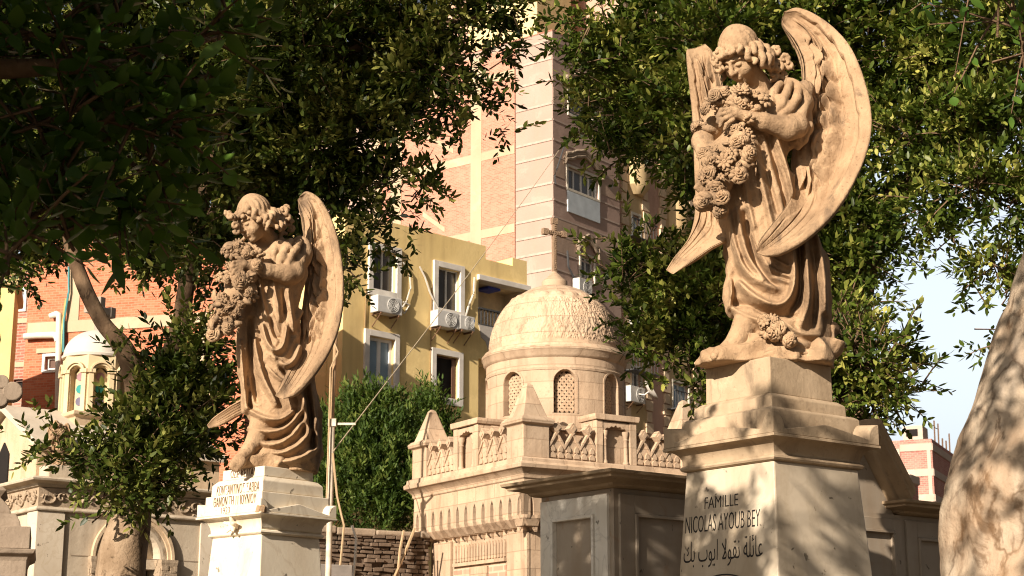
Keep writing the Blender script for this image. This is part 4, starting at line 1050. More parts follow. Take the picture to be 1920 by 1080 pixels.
# slide the drum so that it stands where the photo shows it (seen over the parapet)
want = (1041-960)/FPX
k_ = ctr.y
dx = want*(ctr.y*CT+ (7-CAM_Z)*ST) - ctr.x
dcx, dcy = S/2+dx*FC.R.x, S/2+dx*FC.L.x
def dz(py):
    r = ray(1041, py); yy = ctr.y-RD*.95; return CAM_Z+r.z*yy/r.y
def cyl(u, d, z): return (dcx+(RD-d)*math.cos(u), dcy+(RD-d)*math.sin(u), z)
view_ang = math.atan2(-ctr.y, -ctr.x)-FC.rz                  # towards the camera, in local angle
z_d0, z_d1 = z_pa-.4, dz(668)
wz0, wzs, wza = dz(775), dz(716), dz(693)
SCREEN = stone("pierced screen stone", (0.40,0.28,0.18), (0.50,0.36,0.24), (0.2,0.12,0.07), 6, .3, 60, .2, .2)
DARKIN = flat("dark interior", (0.02,0.016,0.012), .9)
mbw = MB(); mbs = MB(); mbf = MB(); mbk = MB()
for i in range(8):
    c = view_ang + math.radians(8 + 45*i); hw = math.radians(9.2); hs_ = math.radians(22.5)
    B_ = [(c-hw, wz0)]; A = [(c-hs_, wz0)]
    for j in range(1, 6): B_.append((c-hw, wz0+(wzs-wz0)*j/5)); A.append((c-hs_, wz0+(z_d1-wz0)*j/5))
    for j in range(1, 9):
        t = j/9*math.pi/2; B_.append((c-hw*math.cos(t)**1.15, wzs+(wza-wzs)*math.sin(t)**1.0)); A.append((c-hs_+hs_*j/9, z_d1))
    B_.append((c, wza+.02)); A.append((c, z_d1))
    B_ += [(2*c-u, z) for u, z in B_[-2::-1]]; A += [(2*c-u, z) for u, z in A[-2::-1]]
    Mi = A
    for q in range(1, 5):
        t = q/4; N_ = [((1-t)*a[0]+t*b[0], (1-t)*a[1]+t*b[1]) for a, b in zip(A, B_)]
        mbw.strip(Mi, N_, cyl, 0, .20); Mi = N_
    n = 12
    mbw.strip([(c-hs_+2*hs_*j/n, z_d0) for j in range(n+1)], [(c-hs_+2*hs_*j/n, wz0) for j in range(n+1)], cyl, 0, .20)
    # raised arch moulding
    O_ = [(c+(u-c)*1.16, z+(.03 if z > wzs else 0)) for u, z in B_]
    mbf.strip(O_, [(c+(u-c)*1.02, z+.002) for u, z in B_], cyl, -.012, .02)
    # star lattice of the pierced screen
    sp = .105; rng = random.Random(50+i)
    def inside(u, z):
        du = abs(u-c)
        if z < wz0 or du > hw: return False
        if z < wzs: return True
        t = (z-wzs)/(wza-wzs)
        return t < 1 and du < hw*math.cos(math.asin(t))**1.15*1.03
    for r_ in range(-1, 14):
        for q in range(-4, 5):
            cz_ = wz0+.04+r_*sp*.5; cu = c+(q+(.5 if r_ % 2 else 0))*sp*.88/RD
            pts = [(cu+math.cos(math.radians(60*k+rng.uniform(-6,6)))*sp*.5/RD, cz_+math.sin(math.radians(60*k))*sp*.5) for k in range(6)]
            for k in range(6):
                for (p, p2) in ((pts[k], pts[(k+1)%6]), (pts[k], pts[(k+2)%6])):
                    if rng.random() < .35 and p2 is pts[(k+2)%6]: continue
                    if inside(*p) and inside(*p2):
                        a = Vector(cyl(p[0], .115, p[1])); b = Vector(cyl(p2[0], .115, p2[1]))
                        mbs.tube([a, b], .0105, 4, False)
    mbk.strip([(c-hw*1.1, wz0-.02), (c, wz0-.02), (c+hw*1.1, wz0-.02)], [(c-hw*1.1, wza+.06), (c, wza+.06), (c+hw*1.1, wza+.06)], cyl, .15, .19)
mbw.build('drum', CHAPEL, chapel, smooth=30)
wkey = lambda q: round((math.atan2(q[1]-dcy, q[0]-dcx)-view_ang-math.radians(8))/math.radians(45)) % 8
build_parts(mbf, wkey, 'arch_moulding', CHAPEL, chapel, smooth=30)
build_parts(mbs, wkey, 'pierced_screen', SCREEN, chapel, recalc=False)
build_parts(mbk, wkey, 'shade_backing', flat('shade brown backing', (0.09,0.055,0.03), .9), chapel)  # sheet behind the lattice, shade of the holes put into its brown colour
mb = MB(); z0, z1 = dz(668), dz(641)
hh = z1-z0
mb.lathe([(RD-.05,z0-.25),(RD+.012,z0-.24),(RD+.02,z0-.2),(RD+.004,z0-.18),(RD+.005,z0-.02),(RD+.03,z0+.0),(RD+.05,z0+.03),(RD+.07,z0+hh*.42),(RD+.09,z0+hh*.5),(RD+.085,z0+hh*.68),(RD+.055,z0+hh*.75),(RD+.04,z0+hh*.9),(RD-.02,z1),(RD-.3,z1+.01)], (dcx,dcy), 96)
mb.build('ring_cornice', CHAPEL, chapel, smooth=30)
# dome with carved arabesque band
zt_ = CAM_Z+ray(1036, 537).z*(ctr.y)/ray(1036,537).y; HD = zt_-z1; RDm = RD*.955
nth, nph = 640, 110
th = np.linspace(0, 2*np.pi, nth, endpoint=False)[None,:]; v = np.linspace(0, 1, nph)[:,None]
ph = v*np.pi/2
rr = RDm*np.cos(ph)**0.94; zz = z1+HD*(np.sin(ph)*.97+.03*v)
def line(x, w): return np.clip(1-np.abs(((x+.5) % 1.0)-.5)/w, 0, 1)
p = 18*th/(2*np.pi); bv = np.clip((v-.03)/.50, 0, 1)
wv = .5*np.sin(np.pi*bv*1.0); f1 = np.maximum(line(p+wv*.8, .085), line(p-wv*.8, .085))
wv2 = .42*np.sin(2*np.pi*bv*1.5+.6); f2 = np.maximum(line(2*p+wv2, .13), line(2*p-wv2+.3, .13))
tw = 2*np.pi*p
nn = np.sin(tw+1.7*np.sin(13*bv)+.6)+np.cos(2*tw*np.sign(np.sin(tw/2+.01))+9*bv)*.8+np.sin(19*bv+2.2*np.cos(tw))*.9
f3 = np.clip(1-np.abs(((nn*1.5) % 1.0)-.5)/.17, 0, 1)
pat = np.maximum(.30*f1, f3)
pat = np.clip(pat*2.6, 0, 1)*np.clip((v-.03)*60,0,1)*np.clip((.50-v)*60,0,1)
ring = np.exp(-((v-.515)/.010)**2)
studs = np.clip(1-np.hypot(((p+.5)%1-.5)*2.2, (v-.56)/.04), 0, 1)
rays = line(p*.5*2, .06)*np.clip((v-.60)*30,0,1)*np.clip((.9-v)*20,0,1)*.35
disp = .022*pat + .02*ring + .04*studs**.5*(studs > .05) + .012*rays
R2 = rr+disp*np.cos(ph); Z2 = zz+disp*np.sin(ph)
X = dcx+R2*np.cos(th); Y = dcy+R2*np.sin(th); Zg = Z2+0*th
ids = np.arange(nth*nph).reshape(nph, nth); nx = np.roll(ids, -1, axis=1)
q = np.stack([ids[:-1], nx[:-1], nx[1:], ids[1:]], 2).reshape(-1,4)
np_mesh('dome', np.stack([X,Y,Zg],2).reshape(-1,3), q, CHAPEL, chapel, True)
# finial and cross
fx = lambda py: CAM_Z+ray(1036, py).z*ctr.y/ray(1036, py).y
mb = MB(); mb.lathe([(.24,fx(541)),(.235,fx(529)),(.22,fx(527)),(.15,fx(522)),(.10,fx(516)),(.06,fx(513)),(.05,fx(510))], (dcx,dcy), 24)
mb.build('finial', CHAPEL, chapel, smooth=35)
IRON = stone("carved cross stone", (0.20,0.13,0.08), (0.28,0.19,0.12), (0.09,0.06,0.04), 8, .5, 60, .2, .4)
mb = MB(); c0 = Vector((dcx, dcy, 0)); ax = Vector((1,0,0)); zc_, z0, z1 = fx(437), fx(514), fx(415); aw = .205
up = Vector((0,0,1)); dy_ = Vector((0,1,0))
mb.obox(c0+up*((z0+z1)/2), (ax, dy_, up), (.040,.034,(z1-z0)/2)); mb.obox(c0+up*zc_, (ax, dy_, up), (aw,.036,.036))
for e in (c0+up*z1, c0+ax*aw+up*zc_, c0-ax*aw+up*zc_): mb.obox(e, (ax, dy_, up), (.058,.042,.058))
rng = random.Random(3)
for k in range(26):
    z = z0+(z1-z0)*(k+.5)/26
    for s_ in (-1, 1): mb.obox(c0+up*z+dy_*.036*s_+ax*rng.uniform(-.012,.012), (ax, dy_, up), (.016,.008,.012))
for k in range(10):
    for s_ in (-1, 1): mb.obox(c0+up*(zc_+rng.uniform(-.01,.01))+ax*(-aw+2*aw*(k+.5)/10)+dy_*.038*s_, (ax, dy_, up), (.012,.008,.014))
mb.build('cross', IRON, chapel, bevel=.006)

# ------------------------------------------------------------------ rubble brick wall beside the chapel
FWl = Frame(560, 980, 29.6, 59)
MUD = stone("mud brick", (0.10,0.07,0.047), (0.18,0.125,0.085), (0.045,0.03,0.02), 2.2, .6, 25, .2, .5, .95)
bw = thing('brick_wall', 'rough crumbling brown mud-brick wall between the chapel and the smaller angel pedestal', 'wall', FWl.o, FWl.rz)
zt_ = FWl.z(600, 985); xe = FWl.onR(806, 1000)[0]
mb = MB(); mb.box(0, xe, .06, .5, 0, zt_-.05); 
mb.build('core', MUD, bw)
rng = random.Random(12); mb = MB(); z = zt_-.10
while z > zt_-2.2:
    h = rng.uniform(.060, .080); x = rng.uniform(-.2, 0)
    while x < xe:
        l = rng.uniform(.16, .27)
        if rng.random() > .06:
            d = rng.uniform(-.055, .02); t = rng.uniform(-.05, .05); x1 = min(x+l-.022, xe)
            if x1 > max(x,0)+.03:
                j = [rng.uniform(-.008,.008) for _ in range(4)]
                mb.prism([(max(x,0), z-h+.012+j[0]), (x1, z-h+.012+t*l+j[1]), (x1, z+t*l+j[2]), (max(x,0), z+j[3])], fR, d, .1)
        x += l
    z -= h
mb.build('brick_course', MUD, bw, bevel=.008)
mb = MB(); rng = random.Random(5); x = 0
while x < xe:
    l = rng.uniform(.4, .9); x1 = min(xe, x+l)
    mb.box(x, x1-.003, -.06+rng.uniform(-.02,.02), .56, zt_-.11+rng.uniform(-.02,.01), zt_+rng.uniform(-.015,.03)); x += l
CAPM = stone("wall cap mortar", (0.27,0.20,0.14), (0.36,0.28,0.20), (0.15,0.11,0.07), 3, .5, 30, .3, .3)
mb.build('coping', CAPM, bw, bevel=.03)
mb = MB(); a = FWl.onR(655, 1070)[0]; zz_ = FWl.z(640, 1058, .5, -.1); mb.box(-.1, a, -.14, .05, 0, zz_); mb.build('render_patch', flat("grey render", (0.25,0.22,0.19), .9), bw, bevel=.02)
# ------------------------------------------------------------------ buildings behind
def wall_holes(mb, pl, u0, u1, z0, z1, holes, rev=.18, d=0.0):
    """front sheet of a wall with rectangular openings and their reveals"""
    us = sorted({u0, u1, *[h[0] for h in holes], *[h[1] for h in holes]}); zs = sorted({z0, z1, *[h[2] for h in holes], *[h[3] for h in holes]})
    us = [u for u in us if u0 <= u <= u1]; zs = [z for z in zs if z0 <= z <= z1]
    for a, b in zip(us[:-1], us[1:]):
        for c, e in zip(zs[:-1], zs[1:]):
            m, n = (a+b)/2, (c+e)/2
            if any(h[0] < m < h[1] and h[2] < n < h[3] for h in holes): continue
            mb.add([pl(a,d,c), pl(b,d,c), pl(b,d,e), pl(a,d,e)], [(0,1,2,3)])
    for (a, b, c, e) in holes:
        r = rev
        mb.add([pl(a,d,c), pl(b,d,c), pl(b,d+r,c), pl(a,d+r,c)], [(0,1,2,3)]); mb.add([pl(a,d,e), pl(b,d,e), pl(b,d+r,e), pl(a,d+r,e)], [(0,1,2,3)])
        mb.add([pl(a,d,c), pl(a,d,e), pl(a,d+r,e), pl(a,d+r,c)], [(0,1,2,3)]); mb.add([pl(b,d,c), pl(b,d,e), pl(b,d+r,e), pl(b,d+r,c)], [(0,1,2,3)])
def shell(mb, x1, y1, z1, skipR=False, skipL=False):
    """the other faces of a block with its near corner at the origin"""
    if not skipR: mb.add([(0,0,0),(x1,0,0),(x1,0,z1),(0,0,z1)], [(0,1,2,3)])
    if not skipL: mb.add([(0,0,0),(0,y1,0),(0,y1,z1),(0,0,z1)], [(0,1,2,3)])
    mb.add([(x1,0,0),(x1,y1,0),(x1,y1,z1),(x1,0,z1)], [(0,1,2,3)]); mb.add([(0,y1,0),(x1,y1,0),(x1,y1,z1),(0,y1,z1)], [(0,1,2,3)])
    mb.add([(0,0,z1),(x1,0,z1),(x1,y1,z1),(0,y1,z1)], [(0,1,2,3)])
def qR(F, x0, yt, x1, yb, off=0.0):
    """rectangle on the right-hand face from its left edge (x0, yt..yb) and its right edge column"""
    a = F.onR(x0, yt, off); b = F.onR(x0, yb, off); c = F.onR(x1, (yt+yb)/2, off); return (a[0], c[0], b[1], a[1])
def rect_ring(mb, pl, r, w, d0, d1, wb=None):
    a, b, c, e = r; wb = w if wb is None else wb
    for (x0,x1,y0,y1) in ((a,a+w,c,e),(b-w,b,c,e),(a+w,b-w,e-w,e),(a+w,b-w,c,c+wb)):
        mb.prism([(x0,y0),(x1,y0),(x1,y1),(x0,y1)], pl, d0, d1)
WHITE = flat("painted white trim", (0.62,0.57,0.50), .6, .3, .15, 3)
UPVC = flat("white window frame", (0.66,0.64,0.60), .4, .4, .06)
GL_B = glass_mat("pale blue window glass", (0.24,0.34,0.42), .25)
GL_D = glass_mat("dark window glass", (0.075,0.062,0.05), .2)
GL_G = glass_mat("grey window glass", (0.13,0.13,0.13), .2)
VOID = flat("unlit room", (0.012,0.009,0.007), .9)
WOOD = flat("brown wood frame", (0.10,0.05,0.03), .6)
METAL = flat("light grey enamel", (0.52,0.50,0.46), .45, .4, .1)
DGREY = flat("dark grey grille", (0.06,0.06,0.06), .5)
RUST = flat("rusty bracket", (0.14,0.075,0.04), .8)
def window(parent, pl, r, trim=None, tw=.12, proud=.05, frame=UPVC, glass=GL_D, muntins=1, rev=.16, fw=.06, name='window', tb=None):
    mb = MB()
    if trim is not None:
        t = (r[0]-tw, r[1]+tw, r[2]-(tb or tw), r[3]+tw); rect_ring(mb, pl, t, tw, -proud, .01, tb or tw); w_ = mb.build(name, trim, parent, bevel=.008)
    mf = MB(); rect_ring(mf, pl, (r[0]+.002,r[1]-.002,r[2]+.002,r[3]-.002), fw, rev-.08, rev-.01)
    for i in range(muntins):
        m = r[0]+(r[1]-r[0])*(i+1)/(muntins+1); mf.prism([(m-fw*.6,r[2]+fw),(m+fw*.6,r[2]+fw),(m+fw*.6,r[3]-fw),(m-fw*.6,r[3]-fw)], pl, rev-.075, rev-.012)
    if trim is None: w_ = mf.build(name, frame, parent)
    else: mf.build('sash', frame, w_)
    mp = MB(); mp.add([pl(r[0],rev-.03,r[2]),pl(r[1],rev-.03,r[2]),pl(r[1],rev-.03,r[3]),pl(r[0],rev-.03,r[3])], [(0,1,2,3)]); mp.build('pane', glass, w_)
    return w_
def ac_unit(F, px0, yt, px1, yb, label, depth=.32, blue=False):
    r = qR(F, px0, yt, px1, yb, -depth); W2 = r[1]-r[0]; H2 = r[3]-r[2]
    base = F.o + F.R*((r[0]+r[1])/2) + F.L*(-depth/2-.06) + Vector((0,0,r[2]))
    t = thing('air_conditioner', label, 'air conditioner', base, F.rz, 'air conditioners on the facades')
    mb = MB(); mb.box(-W2/2, W2/2, -depth/2, depth/2, 0, H2); mb.build('casing', METAL, t, bevel=.02)
    mb = MB(); rr = min(H2*.42, W2*.32); cx_ = W2*.12
    def ring(u, d, z): return (cx_+u*math.cos(z), -depth/2-.012-d, H2*.5+u*math.sin(z))
    n = 24
    mb.add([(cx_+rr*math.cos(6.283*i/n), -depth/2-.006, H2*.5+rr*math.sin(6.283*i/n)) for i in range(n)], [tuple(range(n))])
    g = mb.build('fan_grille', DGREY, t)
    mb = MB()
    for k in (1.0, .78, .56, .34): mb.tube([(cx_+rr*k*math.cos(6.283*i/n), -depth/2-.014, H2*.5+rr*k*math.sin(6.283*i/n)) for i in range(n+1)], .012, 5, False)
    for k in range(6): mb.tube([(cx_, -depth/2-.014, H2*.5), (cx_+rr*math.cos(k*1.047), -depth/2-.014, H2*.5+rr*math.sin(k*1.047))], .008, 4, False)
    mb.build('guard_rings', METAL, g)
    if blue:
        mb = MB(); mb.box(W2*.34, W2*.47, -depth/2-.012, -depth/2+.01, H2*.55, H2*.8); mb.build('badge', flat("blue sticker", (0.05,0.18,0.5), .5), t)
    mb = MB()
    for s_ in (-1, 1):
        mb.box(s_*W2*.36-.02, s_*W2*.36+.02, -depth/2-.03, depth/2+.06, -.045, -.003); mb.tube([(s_*W2*.36, -depth/2, -.03), (s_*W2*.36, depth/2+.05, -.36)], .016, 5)
    build_parts(mb, lambda q: q[0] > 0, 'bracket', RUST, t)
    return t
def cable(name, pts, r, mat, label, cat='cable', group=None, sag=0.0, n=14):
    P = []
    for a, b in zip(pts[:-1], pts[1:]):
        a, b = Vector(a), Vector(b)
        for i in range(n):
            t = i/n; p = a.lerp(b, t); p.z -= sag*4*t*(1-t)*(b-a).length; P.append(p)
    P.append(Vector(pts[-1])); mb = MB(); mb.tube(P, r, 5)
    o = mb.build(name, mat, None, smooth=60); tag(o, label, cat, group); return o

# yellow apartment house ---------------------------------------------------
FY = Frame(643, 600, 45, 45)
YEL = plaster("yellow painted plaster", (0.70,0.51,0.21), (0.79,0.60,0.28), (0.40,0.27,0.12), .35, .5)
yel = thing('yellow_house', 'yellow plastered apartment house with white-framed windows and a corner loggia, left of the dome', 'house', FY.o, FY.rz)
zr = FY.onR(790, 431)[1]; zr2 = FY.onR(935, 492)[1]; xe = FY.onR(988, 520)[0]; xs1 = FY.onR(911, 470)[0]; xs2 = FY.onR(961, 490)[0]
xlog = FY.onR(895, 560)[0]
W1 = qR(FY, 699, 466, 742, 541); W2_ = qR(FY, 820, 500, 861, 577); W3 = qR(FY, 691, 629, 738, 716); W4 = qR(FY, 816, 664, 858, 743)
LG = qR(FY, 897, 524, 987, 610); LG2 = qR(FY, 897, 672, 987, 790)
mb = MB(); wall_holes(mb, fR, 0, xe, 0, zr2, [W1, W2_, W3, W4, LG, LG2], .16)
mb.add([(0,0,zr2),(xs1,0,zr2),(xs1,0,zr),(0,0,zr)], [(0,1,2,3)]); mb.add([(xs1,0,zr2),(xs1,.25,zr2),(xs1,.25,zr),(xs1,0,zr)], [(0,1,2,3)])
mb.add([(0,0,zr),(xs1,0,zr),(xs1,.25,zr),(0,.25,zr)], [(0,1,2,3)]); mb.add([(0,.25,zr2),(xs1,.25,zr2),(xs1,.25,zr),(0,.25,zr)], [(0,1,2,3)])
mb.add([(0,0,zr2),(0,8,zr2),(0,8,zr),(0,0,zr)], [(0,1,2,3)])
zz_ = FY.onR(964, 484)[1]; mb.box(xs2, xe, .001, 3.0, zr2-.01, zz_)
shell(mb, xe, 8.0, zr2, skipR=True)
mb.build('wall', YEL, yel)
mb = MB()
for q in (LG, LG2):                                           # loggia interiors
    a, b, c, e = q; D = .95
    mb.add([(a,D,c),(b,D,c),(b,D,e),(a,D,e)], [(0,1,2,3)]); mb.add([(a,.16,c),(a,D,c),(a,D,e),(a,.16,e)], [(0,1,2,3)])
    mb.add([(b,.16,c),(b,D,c),(b,D,e),(b,.16,e)], [(0,1,2,3)]); mb.add([(a,.16,e-.003),(b,.16,e-.003),(b,D,e-.003),(a,D,e-.003)], [(0,1,2,3)]); mb.add([(a,.16,c),(b,.16,c),(b,D,c),(a,D,c)], [(0,1,2,3)])
lg = mb.build('loggia', flat("loggia plaster", (0.62,0.50,0.34), .9), yel)
mb = MB(); a, b, c, e = LG; mb.box(a-.06, b+.10, -.10, .3, e-.02, e+.14); mb.build('lintel', WHITE, lg, bevel=.01)
mb = MB(); mb.box(a+.35*(b-a), a+.6*(b-a), .3, .8, e-.10, e-.03); mb.build('ceiling_panel', flat("blue panel", (0.06,0.09,0.5), .5), lg)
mb = MB(); m = a+.33*(b-a); mb.tube([(m,.85,c+.2),(m+.05,.83,c+.9),(m-.05,.83,c+1.2),(m-.16,.8,c+1.25)], [.05,.07,.08,.04], 8); mb.build('hanging_coat', WOOD, lg, smooth=60)
mb = MB(); mb.box(a, b, -.02, .06, c+.02, c+.06); mb.box(a, b, -.02, .06, c+.5, c+.55)
for k in range(16): mb.box(a+(b-a)*k/15-.014, a+(b-a)*k/15+.014, 0, .03, c, c+.5)
mb.build('railing', DGREY, lg)
mb = MB(); mb.prism([(a,c+.05),(a+.75,c+.02),(a+.75,c-.75),(a+.45,c-.8),(a+.30,c-.45),(a+.12,c-.35)], fR, -.02, .01); mb.build('bare_patch', flat("bare cement", (0.42,0.38,0.33), .9), yel)
for q in (W1, W2_): window(yel, fR, q, WHITE, .17, .07, UPVC, GL_D, 1, fw=.03, tb=.20)
window(yel, fR, W3, WHITE, .17, .07, UPVC, GL_B, 1, fw=.09, tb=.22)
w4 = window(yel, fR, W4, WHITE, .17, .07, WOOD, VOID, 0, fw=.05, tb=.20)
mb = MB(); mb.prism([(W4[1]-.16,W4[2]+.06),(W4[1]-.05,W4[2]+.06),(W4[1]-.05,W4[3]-.06),(W4[1]-.16,W4[3]-.06)], fR, .06, .10); mb.build('shutter', WOOD, w4)
mb = MB()
for (x, y0, y1) in ((682,540,760),(806,540,800)):
    a = FY.onR(x, 650)[0]; mb.tube([(a,-.02,FY.onR(x,y1)[1]),(a+.02,-.02,FY.onR(x,y0)[1])], .016, 5)
build_parts(mb, lambda q: round(q[0]), 'drain_line', flat("thin line", (0.30,0.20,0.10), .9), yel)
# projecting lit strip on the left flank
mb = MB(); y1 = FY.onL(612, 700)[0]; mb.box(-.02, .35, y1, y1+.5, 0, zr-.5); mb.build('flank_pier', YEL, yel)
ac_unit(FY, 706, 552, 752, 584, 'air conditioner with a coiled hose, under the upper left window of the yellow house')
ac_unit(FY, 818, 580, 858, 611, 'left unit of the paired air conditioners on the yellow house')
ac_unit(FY, 860, 590, 888, 617, 'right unit with a blue sticker in the pair on the yellow house', blue=True)
HOSE = flat("white hose", (0.55,0.51,0.44), .6)
def onf(F, px, py, d=-.06):
    u, z = F.onR(px, py, d); return F.o+F.R*u+F.L*d+Vector((0,0,z))
cable('hose', [onf(FY,756,492), onf(FY,768,510), onf(FY,770,540), onf(FY,762,565), onf(FY,752,580), onf(FY,758,588), onf(FY,768,572), onf(FY,756,566)], .022, HOSE, 'white hose looping beside the upper left window of the yellow house', 'hose', n=6)
cable('hose', [onf(FY,787,500), onf(FY,797,520), onf(FY,806,548), onf(FY,818,572), onf(FY,826,585)], .026, HOSE, 'white hose slanting down to the paired air conditioners', 'hose', n=6)
cable('hose', [onf(FY,890,520), onf(FY,888,550), onf(FY,880,570), onf(FY,872,595)], .03, HOSE, 'thin hose rising from the blue-stickered air conditioner', 'hose', n=6)

# brick and plaster tower ---------------------------------------------------
FTw = Frame(1037, 300, 62, 37)
tow = thing('apartment_tower', 'tall apartment tower with bare brick flank, concrete frame and pink-beige plaster front', 'building', FTw.o, FTw.rz)
BRT = brick("tower brick", (0.42,0.155,0.10), (0.53,0.235,0.16), (0.46,0.26,0.185), .19, .066, .011, wear=.15, wearc=(0.55,0.38,0.27))
PLT = plaster("pink beige plaster", (0.35,0.24,0.19), (0.41,0.295,0.24), (0.38,0.26,0.19), .3, .35)
PLD = plaster("brown beige plaster", (0.38,0.27,0.20), (0.44,0.32,0.24), (0.28,0.19,0.13), .3, .35)
CONC = plaster("bare concrete", (0.42,0.31,0.20), (0.49,0.37,0.25), (0.36,0.26,0.17), .3, .6)
zt_ = FTw.onL(1000, 66)[1]; yL = FTw.onL(700, 300)[0]; xR = FTw.onR(1162, 400)[0]
yp = FTw.onL(967, 300)[0]
wa = qR(FTw, 1064, 312, 1121, 352); wb_ = qR(FTw, 1088, 478, 1113, 524); wc = qR(FTw, 1066, 168, 1108, 212)
mb = MB(); wall_holes(mb, fR, 0, xR, 0, zt_, [wa, wb_, wc], .2)
shell(mb, xR, yL+6, zt_, skipR=True); mb.build('wall', PLT, tow)
mb = MB(); mb.prism([(yp,0),(yL,0),(yL,zt_-.3),(yp,zt_-.3)], fL, -.06, -.003); mb.build('brick_flank', BRT, tow)
mb = MB()
for (a, b) in ((905,885),(756,736),(720,702)):
    mb.prism([(FTw.onL(a,300)[0],0),(FTw.onL(b,300)[0],0),(FTw.onL(b,300)[0],zt_-.32),(FTw.onL(a,300)[0],zt_-.32)], fL, -.085, -.058)
for py in (138, 281, 428, 575, 720):
    z = FTw.onL(966, py)[1]; mb.prism([(yp+.002,z-.17),(yL-.002,z-.17),(yL-.002,z+.17),(yp+.002,z+.17)], fL, -.080, -.058)
mb.build('concrete_frame', CONC, tow)
mb = MB()
for (x0,y0,x1,y1) in ((770,238,852,284),(795,402,836,432)):   # stair flights showing in the brick
    a = FTw.onL(x0,y0); b = FTw.onL(x1,y1); mb.prism([(a[0],a[1]-.1),(b[0],b[1]-.1),(b[0],b[1]+.1),(a[0],a[1]+.1)], fL, -.078, -.05)
build_parts(mb, lambda q: round(q[2]), 'stair_edge', CONC, tow)
mb = MB()
for py in (84,118,157,202,232,269,299,350,381,413,445,478,510): 
    z = FTw.onL(1000, py)[1]; mb.prism([(.02,z-.045),(yp-.02,z-.045),(yp-.02,z+.045),(.02,z+.045)], fL, -.03, -.002)
    mb.prism([(.02,z-.03),(xR-.02,z-.03),(xR-.02,z+.03),(.02,z+.03)], fR, -.018, -.002)
build_parts(mb, lambda q: (round(q[2]*5), q[0] > 1), 'plaster_joint', flat("pale joint", (0.42,0.325,0.265), .9), tow)
mb = MB()
for (p0_, p1_) in ((299,338),(413,478),(170,202)):
    z0, z1 = FTw.onL(1000, p1_)[1]+.05, FTw.onL(1000, p0_)[1]-.05
    u0, u1 = (wa if p0_ == 299 else wb_ if p0_ == 413 else wc)[:2]
    for a, b in ((.03, u0-.2), (u1+.2, xR-.03)): mb.prism([(a,z0),(b,z0),(b,z1),(a,z1)], fR, -.012, -.002)
build_parts(mb, lambda q: (round(q[0]), round(q[2])), 'dark_panel', PLD, tow)
CREAM = flat("cream window frame", (0.58,0.52,0.42), .6)
LINT = flat("carved lintel", (0.30,0.23,0.165), .8)
for q, nm in ((wa,3),(wb_,1),(wc,2)):
    w_ = window(tow, fR, q, CREAM, .10, .05, UPVC, GL_G, nm, fw=.06)
    a, b, c, e = q; m = (a+b)/2; mb = MB()
    for lift, rr in ((.28,.07),(.40,.05),(.50,.075)):
        P = [(a-.25,-.08,e+lift-.25),(a-.22,-.10,e+lift-.02)]+[(a-.2+(b-a+.4)*k/16,-.10,e+lift+.34*math.sin(math.pi*k/16)**2+.02*math.cos(k*1.57)) for k in range(1,16)]+[(b+.22,-.10,e+lift-.02),(b+.25,-.08,e+lift-.25)]
        mb.tube(P, rr, 6)
    mb.build('lintel', LINT, w_, smooth=50)
mb = MB(); a, b, c, e = wa; mb.prism([(a-.05,c-.95),(b+.05,c-.95),(b+.05,c-.12),(a-.05,c-.12)], fR, -.05, .0); mb.build('apron_panel', flat("pale blue panel", (0.50,0.54,0.56), .6, .3, .15, 2), tow)
rng = random.Random(2)
ac_unit(FTw, 1084, 520, 1108, 552, 'air conditioner below the narrow arched-lintel window, just above the dome')
mb = MB(); x1 = FTw.onR(1086, 60)[0]; mb.box(1.2, xR-1.0, 1.6, FTw.onL(880,60)[0]+1.0, zt_-.2, zt_+6); 
mb.build('penthouse_wall', plaster("pale yellow plaster", (0.58,0.45,0.22), (0.66,0.52,0.28), (0.5,0.38,0.2), .3, .5), tow)
mb = MB(); mb.box(.0, xR, .0, yL+2, zt_-.05, zt_+.02); mb.build('roof_edge', BRT, tow)
cable('cable', [onf(FTw,1062,262,-.1), onf(FTw,1040,330,-.1), onf(FTw,1042,345,-.1)], .03, DGREY, 'thin cable on the beige front of the brick tower', 'cable', n=5)
cable('cable', [onf(FTw,1064,470,-.1), onf(FTw,1066,500,-.1), onf(FTw,1076,520,-.1), onf(FTw,1086,532,-.1)], .04, DGREY, 'dark cable drooping to the air conditioner above the dome', 'cable', n=5)

# pink and yellow apartment block further right -----------------------------
FA = Frame(1164, 500, 66, 37)
apt = thing('apartment_block', 'pink and ochre apartment block with quoined piers, seen between the dome and the larger angel', 'building', FA.o, FA.rz)
PNK = plaster("pink plaster", (0.46,0.28,0.20), (0.54,0.35,0.26), (0.34,0.2,0.14), .3, .4)
OCH = plaster("ochre plaster", (0.46,0.33,0.17), (0.54,0.40,0.22), (0.4,0.27,0.12), .3, .4)
QUO = flat("cream quoin", (0.60,0.45,0.30), .9)
zt_ = FA.onR(1200, -60)[1]; xe = FA.onR(1480, 500)[0]
wins = [qR(FA,1184,402,1197,440), qR(FA,1181,688,1200,735), qR(FA,1260,716,1289,776), qR(FA,1262,385,1285,425), qR(FA,1183,240,1198,290), qR(FA,1182,546,1197,585), qR(FA,1262,560,1286,610)]
mb = MB(); wall_holes(mb, fR, 0, xe, 0, zt_, wins, .2); shell(mb, xe, 12, zt_, skipR=True); mb.build('wall', PNK, apt)
mb = MB(); hh_ = []
for (x0, x1) in ((1178,1207),(1250,1296),(1330,1370)):
    a, b = FA.onR(x0,550)[0], FA.onR(x1,550)[0]; hs = [w for w in wins if a < (w[0]+w[1])/2 < b]
    tmp = MB(); wall_holes(tmp, fR, a, b, 0, zt_-.5, hs, .02, -.04); mb.add(tmp.v, tmp.f)
    for u in (a, b): mb.add([(u,-.04,0),(u,.01,0),(u,.01,zt_-.5),(u,-.04,zt_-.5)], [(0,1,2,3)])
